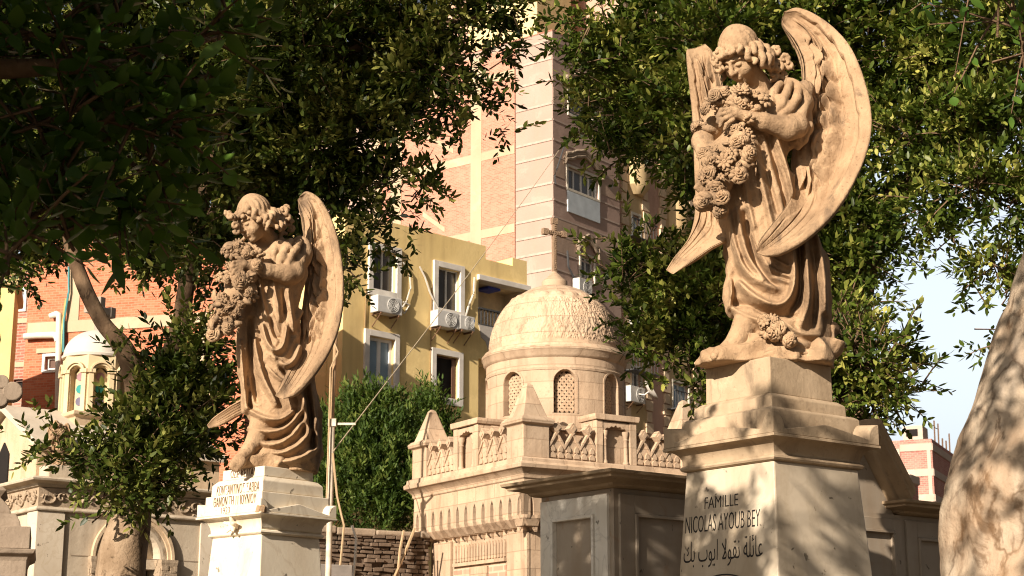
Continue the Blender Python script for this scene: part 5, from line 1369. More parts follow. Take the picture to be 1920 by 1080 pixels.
build_parts(mb, lambda q: 0 if q[0] < FA.onR(1230,550)[0] else 1 if q[0] < FA.onR(1315,550)[0] else 2, 'ochre_bay', OCH, apt)
mb = MB(); z = 2.0; k = 0
while z < zt_-1:
    for x0 in (1172, 1211, 1244, 1300):
        a = FA.onR(x0,550)[0]; w_ = .52 if k % 2 else .34
        mb.prism([(a-w_/2,z),(a+w_/2,z),(a+w_/2,z+.40),(a-w_/2,z+.40)], fR, -.09, -.002)
    z += .46; k += 1
build_parts(mb, lambda q: round(q[0]*2), 'quoin', QUO, apt)
TEAL = flat("teal shutter", (0.05,0.22,0.23), .6)
for i, q in enumerate(wins): window(apt, fR, q, CREAM, .10, .08, UPVC, TEAL if i == 5 else (GL_B if i in (0, 2) else GL_G), 1, fw=.07)
for (px, py) in ((1192,352),(1268,430)):                      # rounded balconies
    u, z = FA.onR(px, py); mb = MB()
    n = 12; 
    P0 = [(u+.65*math.cos(math.pi+math.pi*k/n), .55*math.sin(math.pi+math.pi*k/n)) for k in range(n+1)]
    mb.add([(p[0],p[1],z) for p in P0]+[(p[0],p[1],z+1.3) for p in P0]+[(u+(p[0]-u)*.5,p[1]*.5,z-.35) for p in P0],
           [(i,i+1,n+1+i+1,n+1+i) for i in range(n)]+[(i,i+1,2*n+2+i+1,2*n+2+i) for i in range(n)]+[tuple(range(n+1,2*n+2)), tuple(range(2*n+2,3*n+3))])
    mb.build('balcony', OCH, apt, smooth=40)
mb = MB()
for (px, py) in ((1190,452),(1192,700),(1270,772)):
    u, z = FA.onR(px, py)
    for k in range(9): mb.box(u-.9+.22*k, u-.88+.22*k, -.5, -.48, z, z+.7)
    mb.box(u-.95, u+.95, -.52, -.46, z+.7, z+.74); mb.box(u-.95, u+.95, -.52, -.001, z-.04, z)
build_parts(mb, lambda q: (round(q[0]/3.0), round(q[2]/3.0)), 'railing', DGREY, apt)
ac_unit(FA, 1188, 590, 1216, 622, 'air conditioner half hidden by leaves right of the dome')
ac_unit(FA, 1180, 722, 1208, 752, 'air conditioner level with the dome windows, on the pink facade')
u, z = FA.onR(1216, 735, -.7)
mb = MB(); mb.lathe([(.02,0),(.30,.06),(.44,.14),(.43,.155),(.28,.085),(.0,.03)], (0,0), 20); mb.tube([(0,0,.03),(0,0,-.2),(0,.3,-.5)], .03, 5)
o = mb.build('satellite_dish', WHITE, None, smooth=40); o.location = FA.o+FA.R*u+FA.L*(-.7)+Vector((0,0,z)); o.rotation_euler = (math.radians(55),0,FA.rz+.6)
tag(o, 'small white satellite dish beside the air conditioner on the pink facade', 'satellite dish')

# red brick building on the left ---------------------------------------------
FB = Frame(462, 700, 39, 15)
BRL = brick("salmon brick", (0.42,0.105,0.05), (0.53,0.18,0.095), (0.44,0.21,0.13), .17, .060, .010, wear=.12, wearc=(0.5,0.28,0.18))
bl = thing('brick_building', 'large salmon-red brick building with a concrete floor band, behind the white domed tomb', 'building', FB.o, FB.rz)
yl = FB.onL(47, 650)[0]; zt_ = FB.onL(300, 395)[1]
w5 = FB.onL(106, 668); w6 = FB.onL(84, 694); wr = (w5[0], w6[0], w6[1], w5[1])
mb = MB(); wall_holes(mb, fL, 0, yl, 0, zt_, [wr], .15); shell(mb, 2.2, yl, zt_, skipL=True); mb.build('wall', BRL, bl)
window(bl, fL, wr, UPVC, .07, .04, UPVC, WOOD, 0, fw=.05, name='window')
z = FB.onL(270, 604)[1]; mb = MB(); mb.prism([(.3,z-.14),(yl-.05,z-.14),(yl-.05,z+.14),(.3,z+.14)], fL, -.03, -.002)
z2 = FB.onL(80, 620)[1]; a, b = FB.onL(110,620)[0], FB.onL(45,620)[0]
for (p0_, p1_) in ((395,369),): 
    q0, q1 = FB.onL(p0_,720)[0], FB.onL(p1_,720)[0]; mb.prism([(q0,0),(q1,0),(q1,z-.142),(q0,z-.142)], fL, -.026, -.002)
q0, q1 = FB.onL(150,560)[0], FB.onL(128,560)[0]; mb.prism([(q0,z+.142),(q1,z+.142),(q1,zt_-.1),(q0,zt_-.1)], fL, -.026, -.002)
w7 = FB.onL(114, 662)[0]; mb.prism([(w7-.0,wr[3]+.09),(FB.onL(70,660)[0],wr[3]+.09),(FB.onL(70,660)[0],wr[3]+.2),(w7,wr[3]+.2)], fL, -.05, -.002)
mb.build('concrete_band', CONC, bl)
def onl(F, px, py, d=-.12):
    u, z = F.onL(px, py, d); return F.o+F.L*u+F.R*d+Vector((0,0,z))
PIPE = flat("white plastic pipe", (0.62,0.57,0.48), .45, .4, .08)
dp = thing('drain_pipe', 'white plastic drainpipe with branch pipes on the salmon brick building', 'pipe', onl(FB,110,790), 0)
def loc(o, pts): return [p-o.location for p in pts]
mb = MB(); mb.tube(loc(dp,[onl(FB,108,800), onl(FB,110,640), onl(FB,111,588)]), .075, 10); mb.build('riser', PIPE, dp, smooth=60)
mb = MB(); mb.tube(loc(dp,[onl(FB,109,640), onl(FB,107,631), onl(FB,101,628), onl(FB,70,629), onl(FB,46,631)]), [.085,.09,.085,.08,.08], 10); mb.build('branch', PIPE, dp, smooth=60)
mb = MB(); mb.tube(loc(dp,[onl(FB,111,592), onl(FB,106,589), onl(FB,94,593)]), [.08,.085,.07], 10); mb.build('branch', PIPE, dp, smooth=60)
cable('cable', [onl(FB,119,660), onl(FB,120,600), onl(FB,129,545), onl(FB,129,500)], .03, TEAL, 'green-blue cable running up the salmon brick wall beside the drainpipe', 'cable', n=5)
cable('cable', [onl(FB,114,665), onl(FB,117,610), onl(FB,124,560)], .03, flat("yellow cable", (0.45,0.36,0.12), .6), 'yellowish cable running up the salmon brick wall beside the drainpipe', 'cable', n=5)
FB2 = Frame(60, 650, 47, 15)
BRD = brick("dull red brick", (0.28,0.09,0.06), (0.34,0.13,0.085), (0.36,0.24,0.18), .25, .085, .016, wear=.2)
b2 = thing('brick_building', 'darker red brick building squeezed between ochre and salmon buildings at left edge', 'building', FB2.o, FB2.rz)
w8 = (FB2.onL(44,800)[0], FB2.onL(20,800)[0], FB2.onL(33,735)[1], FB2.onL(33,711)[1]); w9 = (FB2.onL(46,560)[0], FB2.onL(18,560)[0], FB2.onL(33,580)[1], FB2.onL(33,545)[1])
mb = MB(); yl = FB2.onL(-60,650)[0]; zt_ = FB2.onL(30,500)[1]; wall_holes(mb, fL, 0, yl, 0, zt_, [w8, w9], .15); shell(mb, 8, yl, zt_, skipL=True); mb.build('wall', BRD, b2)
window(b2, fL, w8, None, frame=WOOD, glass=VOID, muntins=0); window(b2, fL, w9, WHITE, .08, .04, UPVC, GL_B, 1)
mb = MB()
for py in (602, 684): z = FB2.onL(33,py)[1]; mb.prism([(.02,z-.07),(yl,z-.07),(yl,z+.07),(.02,z+.07)], fL, -.03, -.002)
mb.build('concrete_band', CONC, b2)
FB3 = Frame(21, 650, 36, -14)
b3 = thing('yellow_building', 'ochre plastered building cut off by the left edge', 'building', FB3.o, FB3.rz)
mb = MB(); zt_ = FB3.z(21,540); shell(mb, 2.2, 6, zt_); mb.build('wall', YEL, b3)
mb = MB(); mb.rect([(.0,zt_),(.1,zt_+.05),(.1,zt_+.2)], 0, 2.2, 0, 6); mb.build('cornice', OCH, b3)

# far red brick building on the right ------------------------------------------
FF = Frame(1748, 850, 120, 24)
BRF = brick("far brick", (0.36,0.13,0.105), (0.43,0.19,0.15), (0.42,0.28,0.22), .35, .14, .02, wear=.2)
CONF = plaster("far concrete", (0.44,0.34,0.27), (0.50,0.40,0.32), (0.36,0.27,0.21), .2, .2)
far = thing('brick_building', 'distant red brick block with concrete frame and a rooftop tank, against the sky at right', 'building', FF.o, FF.rz)
zt_ = FF.onL(1720, 824)[1]; yl = FF.onL(1688, 850)[0]; xr = FF.onR(1793, 850)[0]; yl2 = FF.onL(1630, 850)[0]
mb = MB(); shell(mb, xr, yl, zt_); mb.box(.4, xr, yl+.01, yl2, 0, FF.onL(1660,826)[1]); mb.build('wall', BRF, far)
mb = MB()
for py in (838, 886, 934, 985):
    z = FF.onL(1735,py)[1]; mb.prism([(.0,z-.25),(yl,z-.25),(yl,z+.25),(.0,z+.25)], fL, -.06, -.002); mb.prism([(.0,z-.25),(xr,z-.25),(xr,z+.25),(.0,z+.25)], fR, -.06, -.002)
for a, b in ((1748,1741),(1690,1681)):
    q0, q1 = max(FF.onL(a,900)[0],0), FF.onL(b,900)[0]; mb.prism([(q0,0),(q1,0),(q1,zt_-.6),(q0,zt_-.6)], fL, -.075, -.003)
mb.build('concrete_frame', CONF, far)
q0, q1 = FF.onL(1727,810)[0], FF.onL(1690,810)[0]; mb = MB(); z = FF.onL(1710,796)[1]
mb.box(.6, 2.6, q0, q1, zt_-.01, z); t_ = mb.build('roof_tank', CONF, far)
mb = MB(); mb.box(.55, .62, q0+.25*(q1-q0), q0+.85*(q1-q0), z-.75, z-.25); mb.build('opening', VOID, t_)
mb = MB()
for k in range(5): mb.tube([(xr*(.3+.15*k), .3, zt_), (xr*(.3+.15*k)+.1, .3, zt_+rng.uniform(.8,1.8))], .06, 4)
build_parts(mb, lambda q: round(q[0]*3), 'rebar', RUST, far)
FF2 = Frame(1706, 890, 100, 30)
fb2 = thing('brick_building', 'lower brick house with a pale concrete roof edge in front of the distant block', 'building', FF2.o, FF2.rz)
zt_ = FF2.z(1706, 890); mb = MB(); shell(mb, 1.5, 5, zt_-.5); mb.build('wall', BRF, fb2)
mb = MB(); mb.rect([(.02,zt_-.5),(.1,zt_-.45),(.1,zt_)], 0, 1.5, 0, 5); mb.prism([(-.02,0),(.4,0),(.4,zt_-.5),(-.02,zt_-.5)], fL, -.05, -.003); mb.build('concrete_frame', CONF, fb2)
# ------------------------------------------------------------------ white domed tomb building on the left
FM = Frame(74, 930, 21, 52)
TOMB = stone("tomb limestone", (0.42,0.345,0.25), (0.52,0.43,0.32), (0.24,0.17,0.11), 1.6, .35, 40, .5, .35)
CARV = stone("carved frieze stone", (0.30,0.225,0.15), (0.38,0.29,0.20), (0.15,0.10,0.06), 3, .5, 40, .3, .4)
mau = thing('domed_tomb', 'pale limestone tomb building with carved frieze, arched doorway and a small white dome', 'tomb', FM.o, FM.rz)
LX, LY = FM.onR(500, 1000)[0], FM.onL(8, 900)[0]
mz = lambda py: FM.z(74, py)
zco, zfr, zar, zwl = mz(905), mz(914), mz(949), mz(957)
ac = FM.onR(246, 1047); ar = (FM.onR(324,1040)[0]-FM.onR(170,1040)[0])/2; acx = (FM.onR(324,1040)[0]+FM.onR(170,1040)[0])/2; acz = ac[1]
mb = MB()
# front wall with the arched opening
ri = ar*.70; n = 16
A = [(0,0)]+[(0, acz)]+[(0+ (2*acx)*k/n*0, 0) for k in range(0)]
top = zwl
O_ = [(acx-ri,0),(acx-ri,acz)]+[(acx-ri*math.cos(math.pi*k/n), acz+ri*math.sin(math.pi*k/n)) for k in range(1,n)]+[(acx+ri,acz),(acx+ri,0)]
Q_ = [(0,0),(0,acz)]+[(LX*k/n if True else 0, top) for k in range(1,n)]+[(LX,acz),(LX,0)]
Q_[2] = (0.0, top); Q_[-3] = (LX, top)
mb.strip(Q_, O_, fR, 0, .35)
mb.box(0, .35, .351, LY, 0, top); mb.box(.35, LX, LY-.3, LY, 0, top); mb.box(0,LX,.0,LY,top,zco-.001)
mb.build('wall', TOMB, mau)
mb = MB(); zz_ = acz
while zz_ > 0: mb.prism([(.45,zz_-.006),(LX,zz_-.006),(LX,zz_+.006),(.45,zz_+.006)], fR, -.004, .0005) ; zz_ -= .42
mb.build('masonry_joint', flat("joint grey", (0.25,0.19,0.13), .9), mau)  # thin strips in the grey-brown of the joints between courses
mb = MB(); mb.prism([(acx-ri,acz)]+[(acx-ri*math.cos(math.pi*k/n), acz+ri*math.sin(math.pi*k/n)) for k in range(1,n)]+[(acx+ri,acz)], fR, .22, .30); mb.prism([(acx-ri,acz-.12),(acx+ri,acz-.12),(acx+ri,acz),(acx-ri,acz)], fR, .10, .30)
mb.build('tympanum', TOMB, mau)
mb = MB()
for (r0, r1, d) in ((ri, ri+.04, .06), (ri+.04, ri+.09, .0), (ri+.09, ri+.13, -.03), (ri+.13, ar, -.06)):
    f = lambda r: [(acx-r*math.cos(math.pi*k/32), acz+r*math.sin(math.pi*k/32)) for k in range(33)]
    mb.strip(f(r1), f(r0), fR, d, .12)
mb.build('arch_moulding', PALE, mau, smooth=30)
mb = MB(); mb.box(acx-ri, acx+ri, .5, .56, 0, acz-.12)
for k in range(5): mb.box(acx-ri+2*ri*k/4-.03, acx-ri+2*ri*k/4+.03, .44, .5, 0, acz-.12)
for k in range(4): mb.box(acx-ri, acx+ri, .45, .499, acz-.3-.25*k, acz-.24-.25*k)
mb.build('door', flat("old iron door", (0.07,0.055,0.045), .6), mau)
for s_ in (-1, 1):
    cx_ = acx+s_*(ri+ar)/2; mb = MB(); w_ = (ar-ri)/2+.02
    mb.sq([(w_*.62, acz-.52), (w_*.66, acz-.47), (w_*.6, acz-.45), (w_*.72, acz-.30), (w_*1.0, acz-.10), (w_*1.12, acz-.04), (w_*1.12, acz-.002)], (cx_, .02)); mb.sq([(w_*.55,0),(w_*.55,acz-.52)], (cx_, .02))
    rng = random.Random(7)
    for k in range(40):
        t = rng.random(); ww = w_*(.66+.34*t); u = cx_+rng.uniform(-1,1)*ww; mb.obox((u, .02-ww, acz-.42+.36*t), (Vector((1,0,0)),Vector((0,1,0)),Vector((0,0,1))), (.022,.015,.03))
        mb.obox((cx_-ww, .02+rng.uniform(-1,1)*ww, acz-.42+.36*t), (Vector((1,0,0)),Vector((0,1,0)),Vector((0,0,1))), (.015,.022,.03))
    mb.build('capital', CARV, mau)
# corner pilasters, white marble
pw = FM.onR(119, 1000)[0]
WM = marble("cream marble", (0.52,0.43,0.32), (0.62,0.53,0.41), (0.42,0.32,0.2), (0.45,0.33,0.2), .35)
mb = MB(); mb.box(-.03, pw, -.03, .28, 0, zwl-.003); mb.build('pilaster', WM, mau, bevel=.008)
p2 = FM.onR(374, 1000)[0]; mb = MB(); mb.box(p2, p2+.33, -.03, .001, 0, zwl-.003); mb.build('pilaster', WM, mau, bevel=.008)
# frieze: carved foliage band, architrave and cornice
mb = MB(); mb.rect([(.05,zwl-.002),(.06,zwl+.02),(.04,zar)], 0, LX, 0, LY); mb.build('architrave', TOMB, mau, bevel=.006)
mb = MB(); mb.box(-.02, LX, -.02, LY, zar+.001, zfr)
rng = random.Random(11)
def scroll(pl, u0, u1):
    u = u0; k = 0; H_ = zfr-zar; zc_ = (zfr+zar)/2
    while u < u1:
        up_ = 1 if k % 2 else -1
        P = []
        for t in range(13):
            q = t/12*5.2; r_ = H_*.40*(1-t/15); P.append(Vector(pl(u+r_*math.cos(q)*1.05, -.035, zc_+up_*r_*math.sin(q)*.95)))
        mb.tube(P, [.022-.0009*t for t in range(13)], 5)
        for t in range(5):
            q = rng.random()*6.28; r_ = H_*.42*rng.random()**.5; c = Vector(pl(u+r_*math.cos(q), -.035, zc_+r_*math.sin(q))); mb.tube([c, c+Vector(pl(rng.uniform(-.04,.04), 0, rng.uniform(-.04,.04)))+Vector((0,0,.001))], [.02,.006], 5)
        u += H_*.80; k += 1
scroll(fR, .1, LX-.2); scroll(fL, .1, LY-.1)
mb.build('carved_frieze', CARV, mau, smooth=50)
mb = MB(); hh_ = mz(895)-zfr
mb.rect([(.0,zfr+.001),(.04,zfr+.02),(.06,zfr+.05),(.12,zfr+hh_*.55),(.16,zfr+hh_*.6),(.17,zfr+hh_*.85),(.14,zfr+hh_)], 0, LX, 0, LY); mb.build('cornice', TOMB, mau, bevel=.006, smooth=30)
zc1 = zfr+hh_
# gabled roof block
ROOF = plaster("whitewashed roof", (0.46,0.39,0.30), (0.55,0.47,0.37), (0.36,0.28,0.2), .3, 1.5)
y0g, y1g = .45, 2.6
ze = FM.z(110, 832, .3, y0g); zr_ = FM.z(35, 772, .1, (y0g+y1g)/2); xg1 = 2.7
mb = MB(); mb.box(.12, xg1, y0g, y1g, zc1-.01, ze-.02); mb.prism([(y0g+.002,ze-.02),((y0g+y1g)/2,zr_-.05),(y1g-.002,ze-.02)], lambda u,d,z:(d,u,z), .12, xg1); mb.build('attic_wall', PALE, mau)
mb = MB(); ym = (y0g+y1g)/2
for s_ in (-1, 1):
    e = y0g-.10 if s_ < 0 else y1g+.10; P = [(e, ze-.06), (ym, zr_+.0), (ym, zr_+.09), (e, ze+.03)]
    mb.prism(P, lambda u,d,z:(d,u,z), .02, xg1+.05)
mb.build('roof', ROOF, mau, bevel=.01)
mb = MB(); mb.prism([(ym-.18,zc1+.02),(ym+.18,zc1+.02),(ym+.18,ze-.05),(ym,ze+.12),(ym-.18,ze-.05)], lambda u,d,z:(d,u,z), .10, .14); mb.build('window', VOID, mau)
mb = MB(); fpx = FM.onR(4,830)
# drum base, octagonal lantern and dome
def mpt(px, Y): p = at(px, 700, Y)-FM.o; return p.dot(FM.R), p.dot(FM.L)
DY = 23.0; lx, ly = mpt(181, DY)
lz = lambda py: CAM_Z+ray(181,py).z*(DY-.4)/ray(181,py).y
RL = 66/FPX*DY*.99
mb = MB(); mb.sq([(RL*1.02, zc1-.02), (RL*1.02, lz(787)), (RL*1.12, lz(783)), (RL*1.12, lz(776)), (RL*.9, lz(774))], (lx,ly)); mb.build('drum_base', PALE, mau, bevel=.01)
STUC = stone("cream stucco", (0.50,0.38,0.22), (0.60,0.48,0.30), (0.42,0.30,0.17), 2, .25, 40, .3, .15)
zl0, zl1 = lz(775), lz(664); zsp = lz(700)
va = math.atan2(-FM.o.y, -FM.o.x)-FM.rz
mb = MB(); mbp = MB(); mbh = MB(); panes = []
for i in range(8):
    c = va+math.radians(-38+45*i); nrm = Vector((math.cos(c), math.sin(c), 0)); tn = Vector((-math.sin(c), math.cos(c), 0)); ap = RL*math.cos(math.pi/8); hwf = RL*math.sin(math.pi/8)
    pl = (lambda nrm, tn, ap: lambda u, d, z: (lx+nrm.x*(ap-d)+tn.x*u, ly+nrm.y*(ap-d)+tn.y*u, z))(nrm, tn, ap)
    hw = hwf*.52; O2 = [(-hw,zl0),(-hw,zl0+(zsp-zl0)*.5),(-hw,zsp)]+[(-hw*math.cos(math.pi*k/10), zsp+hw*math.sin(math.pi*k/10)) for k in range(1,10)]+[(hw,zsp),(hw,zl0+(zsp-zl0)*.5),(hw,zl0)]
    A2 = [(-hwf,zl0),(-hwf,zl0+(zl1-zl0)*.5),(-hwf,zl1)]+[(-hwf+2*hwf*k/10, zl1) for k in range(1,10)]+[(hwf,zl1),(hwf,zl0+(zl1-zl0)*.5),(hwf,zl0)]
    mb.strip(A2, O2, pl, 0, .12)
    mb.prism([(-hw*1.02,zl0),(hw*1.02,zl0),(hw*1.02,zsp),(0,zsp+hw*1.0),(-hw*1.02,zsp)], pl, .09, .115)
    for r0, d in ((1.12,-.03),(1.42,-.055)):
        f = lambda k_: [(-hw*k_*math.cos(math.pi*k/12), zsp+hw*k_*math.sin(math.pi*k/12)) for k in range(13)]
        mbh.strip(f(r0+.28), f(r0), pl, d, .01)
    for s_ in (-1,1): mbh.prism([(s_*hw*1.45-.035,zl0+.002),(s_*hw*1.45+.035,zl0+.002),(s_*hw*1.45+.035,zsp),(s_*hw*1.45-.035,zsp)], pl, -.03, .01); mbh.prism([(s_*hw*1.45-.055,zsp-.002),(s_*hw*1.45+.055,zsp-.002),(s_*hw*1.45+.055,zsp+.05),(s_*hw*1.45-.055,zsp+.05)], pl, -.05, .01)
    panes.append((pl, hw))
lan = mb.build('lantern', STUC, mau); build_parts(mbh, lambda q: round((math.atan2(q[1]-ly, q[0]-lx)-va+math.radians(38))/math.radians(45)) % 8, 'arch_moulding', STUC, mau, bevel=.004)
cols = [flat("mauve glass", (0.28,0.16,0.17), .3), flat("teal glass", (0.03,0.22,0.20), .3), flat("violet grey glass", (0.13,0.12,0.17), .3)]
for (pl, hw) in panes:
    for k in range(3):
        mb = MB(); cz_ = zl0+(zsp-zl0)*(.32+.31*(2-k)); n = 20
        mb.prism([(hw*.62*math.cos(6.283*j/n), cz_+hw*.62*math.sin(6.283*j/n)) for j in range(n)], pl, .080, .089); mb.build('stained_glass', cols[k], lan)
mb = MB(); mb.lathe([(RL*.86,lz(667)),(RL*1.0,lz(666)),(RL*1.02,lz(662)),(RL*.98,lz(660))]+[(RL*.97*math.cos(q/14*math.pi/2), lz(660)+(lz(609)-lz(660))*math.sin(q/14*math.pi/2)) for q in range(15)], (lx,ly), 48)
mb.build('dome', stone("whitewashed dome", (0.48,0.42,0.35), (0.58,0.52,0.44), (0.42,0.36,0.3), 2, .2, 40, .3, .15), mau, smooth=40)
mb = MB(); zc_, z1_, z0_ = lz(570), lz(545), lz(615); CR = flat("grey stone cross", (0.30,0.25,0.20), .9); ax = FM.R*0+Vector((.94,.34,0)); ay = Vector((-.34,.94,0)); up = Vector((0,0,1))
mb.obox((lx,ly,(z0_+z1_)/2), (ax,ay,up), (.05,.05,(z1_-z0_)/2)); mb.obox((lx,ly,zc_), (ax,ay,up), (.22,.052,.05))
for e in (-1,1): mb.obox(Vector((lx,ly,zc_))+ax*.2*e, (ax,ay,up), (.05,.056,.075))
mb.build('cross', CR, mau, bevel=.01)

# small angel on the corner of that tomb: a reduced copy of the sculpted figure
sa = thing('angel_statue', 'tiny stone angel with raised wings standing on the cornice corner of the domed tomb', 'statue', FM.o+Vector((FM.R*.32+FM.L*.30))+Vector((0,0,zc1+.20)), VR.rz+.25)
k_ = (FM.z(98,792,.3,.3)-(zc1+.20))/1.70
for ch in list(angel.children):
    if ch.name.split('.')[0] in ('figure', 'hair', 'rock_base'):
        c = ch.copy(); COL.objects.link(c); c.parent = sa
VV = lambda px, py, y: np.array((px, y, py))
for s_ in (-1, 1):
    make_wing(VV, [(s_*.12,1.30,.16),(s_*.30,1.72,.2),(s_*.42,1.55,.18),(s_*.46,1.2,.14),(s_*.40,.85,.12),(s_*.30,.55,.12)], [(s_*.10,1.25,.18),(s_*.14,1.5,.2),(s_*.18,1.25,.2),(s_*.18,1.0,.2),(s_*.20,.75,.18),(s_*.26,.52,.12)], sa, 2, .02, .05)
sa.scale = (k_, k_, k_)
mb = MB(); mb.sq([(.16, zc1-.01), (.16, zc1+.19)], (.32,.30)); mb.build('statue_block', TOMB, mau, bevel=.01)

# ------------------------------------------------------------------ dark stepped tomb and cross at the left edge
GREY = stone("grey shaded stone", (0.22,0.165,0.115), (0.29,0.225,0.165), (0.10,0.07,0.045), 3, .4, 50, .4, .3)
FD = Frame(-60, 940, 13, 75)
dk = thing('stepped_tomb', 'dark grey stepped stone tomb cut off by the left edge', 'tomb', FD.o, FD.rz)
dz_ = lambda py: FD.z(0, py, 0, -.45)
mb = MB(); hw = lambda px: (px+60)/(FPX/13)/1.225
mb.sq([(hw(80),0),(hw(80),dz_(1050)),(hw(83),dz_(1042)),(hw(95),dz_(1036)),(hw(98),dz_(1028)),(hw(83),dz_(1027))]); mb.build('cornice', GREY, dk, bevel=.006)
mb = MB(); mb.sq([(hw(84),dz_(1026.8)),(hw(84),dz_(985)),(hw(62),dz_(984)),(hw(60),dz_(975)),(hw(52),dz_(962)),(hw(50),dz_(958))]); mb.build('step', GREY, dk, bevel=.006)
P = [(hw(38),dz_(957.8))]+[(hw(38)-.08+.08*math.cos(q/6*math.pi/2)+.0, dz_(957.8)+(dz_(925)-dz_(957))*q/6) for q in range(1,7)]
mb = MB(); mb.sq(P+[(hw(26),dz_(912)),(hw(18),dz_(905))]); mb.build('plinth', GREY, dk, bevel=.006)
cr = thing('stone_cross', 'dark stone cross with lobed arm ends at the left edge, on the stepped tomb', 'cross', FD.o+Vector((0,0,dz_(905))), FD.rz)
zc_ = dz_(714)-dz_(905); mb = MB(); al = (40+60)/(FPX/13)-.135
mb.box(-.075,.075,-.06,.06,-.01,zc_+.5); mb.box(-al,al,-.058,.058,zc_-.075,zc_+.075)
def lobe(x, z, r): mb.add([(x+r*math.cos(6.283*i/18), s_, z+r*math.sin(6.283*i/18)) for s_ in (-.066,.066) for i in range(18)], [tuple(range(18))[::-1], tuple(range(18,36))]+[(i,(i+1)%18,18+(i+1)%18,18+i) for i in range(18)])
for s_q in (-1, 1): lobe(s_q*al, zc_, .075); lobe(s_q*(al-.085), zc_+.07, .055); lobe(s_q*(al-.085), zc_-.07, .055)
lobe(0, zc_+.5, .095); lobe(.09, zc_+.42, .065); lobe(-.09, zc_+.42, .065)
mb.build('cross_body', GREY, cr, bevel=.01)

# ------------------------------------------------------------------ pole with cables by the brick wall
pp = at(618, 975, 28.6); zb = 0.0
pole = thing('cable_pole', 'thin white pole with hanging cables in front of the bushes', 'pole', (pp.x, pp.y, 0), 0)
pz = lambda py: at(620, py, 28.6).z
PW = flat("worn white paint", (0.55,0.47,0.36), .6, .3, .25, 8)
mb = MB(); mb.tube([(0,0,0),(0,0,pz(790))], .05, 10); mb.build('mast', PW, pole, smooth=60)
mb = MB(); mb.tube([(0,0,pz(790)),(.03,0,pz(600))], .035, 8); mb.build('upper_mast', flat("rusty tube", (0.34,0.22,0.12), .8), pole, smooth=60)
mb = MB(); mb.box(-.06,.07,-.07,.06,pz(800),pz(786)); mb.box(.05,.40,-.02,.02,pz(797),pz(793)); mb.build('crossbar', PW, pole)
CB = flat("tan cable", (0.40,0.28,0.16), .8); OR = flat("orange cable", (0.50,0.22,0.05), .7)
P3 = lambda px, py, Y=28.5: at(px, py, Y)
cable('cable', [P3(626,640), P3(634,660), P3(620,690), P3(617,800), P3(612,950)], .016, CB, 'tan cable knotted near the top of the white pole, hanging straight down', 'cable', n=6)
cable('cable', [P3(624,850), P3(632,930), P3(640,965), P3(645,985), P3(642,1020), P3(638,1060)], .02, CB, 'tan cable bowing out from the white pole over the wall', 'cable', n=6)
cable('cable', [P3(618,985,28.8), P3(617,1058,28.8)], .045, OR, 'orange cable hanging on the mud-brick wall below the pole', 'cable', n=6)
cable('cable', [P3(660,985,29.2), P3(668,1010,29.2), P3(666,1050,29.2), P3(662,1085,29.2)], .024, HOSE, 'pale cable drooping over the coping of the mud-brick wall', 'cable', n=6)
cable('cable', [P3(778,990,30.0), P3(758,1040,30.0), P3(738,1085,29.6)], .026, CB, 'tan cable slanting down the mud-brick wall beside the chapel', 'cable', n=6)
cable('cable', [P3(757,995,30.0), P3(750,1030,29.9), P3(745,1085,29.7)], .022, CB, 'thin brown cable hanging down the mud-brick wall near the chapel', 'cable', n=6)
a_ = P3(626,845); b_ = onf(FTw,1062,262,-.15)
cable('wire', [a_, b_], .011, flat("guy wire", (0.45,0.36,0.24), .7), 'thin wire rising from the white pole across the yellow house to the tower', 'wire', sag=.003, n=30)

# ------------------------------------------------------------------ ground
mb = MB(); mb.add([(-2500,-300,0),(2500,-300,0),(2500,2800,0),(-2500,2800,0)], [(0,1,2,3)])
g = mb.build('ground', stone("dusty ground", (0.10,0.075,0.045), (0.15,0.11,0.07), (0.07,0.06,0.03), .5, .4, 10), None); g['kind'] = 'structure'
# ------------------------------------------------------------------ trees and foliage
def sprays(pos, dirs, length, rng, leaf_l, leaf_w, K, droop=0.0, up=0.25):
    """leaves set along short twigs: pos, dirs (S,3); returns verts (n,5,3)"""
    S = len(pos)
    dirs = dirs/(np.linalg.norm(dirs,axis=1,keepdims=True)+1e-9)
    t = (np.arange(K)[None,:]+rng.rand(S,K)*0.6)/K
    L = length[:,None]
    P = pos[:,None,:] + dirs[:,None,:]*(L*t)[:,:,None]
    P[:,:,2] -= droop*(t**2)*L
    ref = rng.normal(size=(S,3)); a = np.cross(dirs, ref); a /= np.linalg.norm(a,axis=1,keepdims=True)+1e-9; b = np.cross(dirs, a)
    q = (np.arange(K)*2.4)[None,:]+rng.rand(S,1)*6.28+rng.normal(size=(S,K))*0.35
    side = a[:,None,:]*np.cos(q)[:,:,None]+b[:,None,:]*np.sin(q)[:,:,None]
    tip = np.clip((t-0.55)*1.6, 0, 0.9)[:,:,None]
    ld = dirs[:,None,:]*(0.55+tip)+side*(0.85-0.45*tip)+np.array((0,0,up-droop*0.6))+rng.normal(size=(S,K,3))*0.18
    ld /= np.linalg.norm(ld,axis=2,keepdims=True)
    nrm = np.cross(ld, np.cross(np.array((0,0,1.0))+rng.normal(size=(S,K,3))*0.45, ld)); nrm /= np.linalg.norm(nrm,axis=2,keepdims=True)+1e-9
    w = np.cross(ld, nrm)
    ll = leaf_l*(0.45+0.75*rng.rand(S,K))[:,:,None]; ww = leaf_w*(0.7+0.5*rng.rand(S,K))[:,:,None]
    base = P; mid = P+ld*ll*0.48-nrm*ww*0.22; tp = P+ld*ll - nrm*ll*0.10
    l_ = P+ld*ll*0.46+w*ww*0.5; r_ = P+ld*ll*0.46-w*ww*0.5
    return np.stack([base, r_, tp, l_, mid], 2).reshape(-1,5,3)
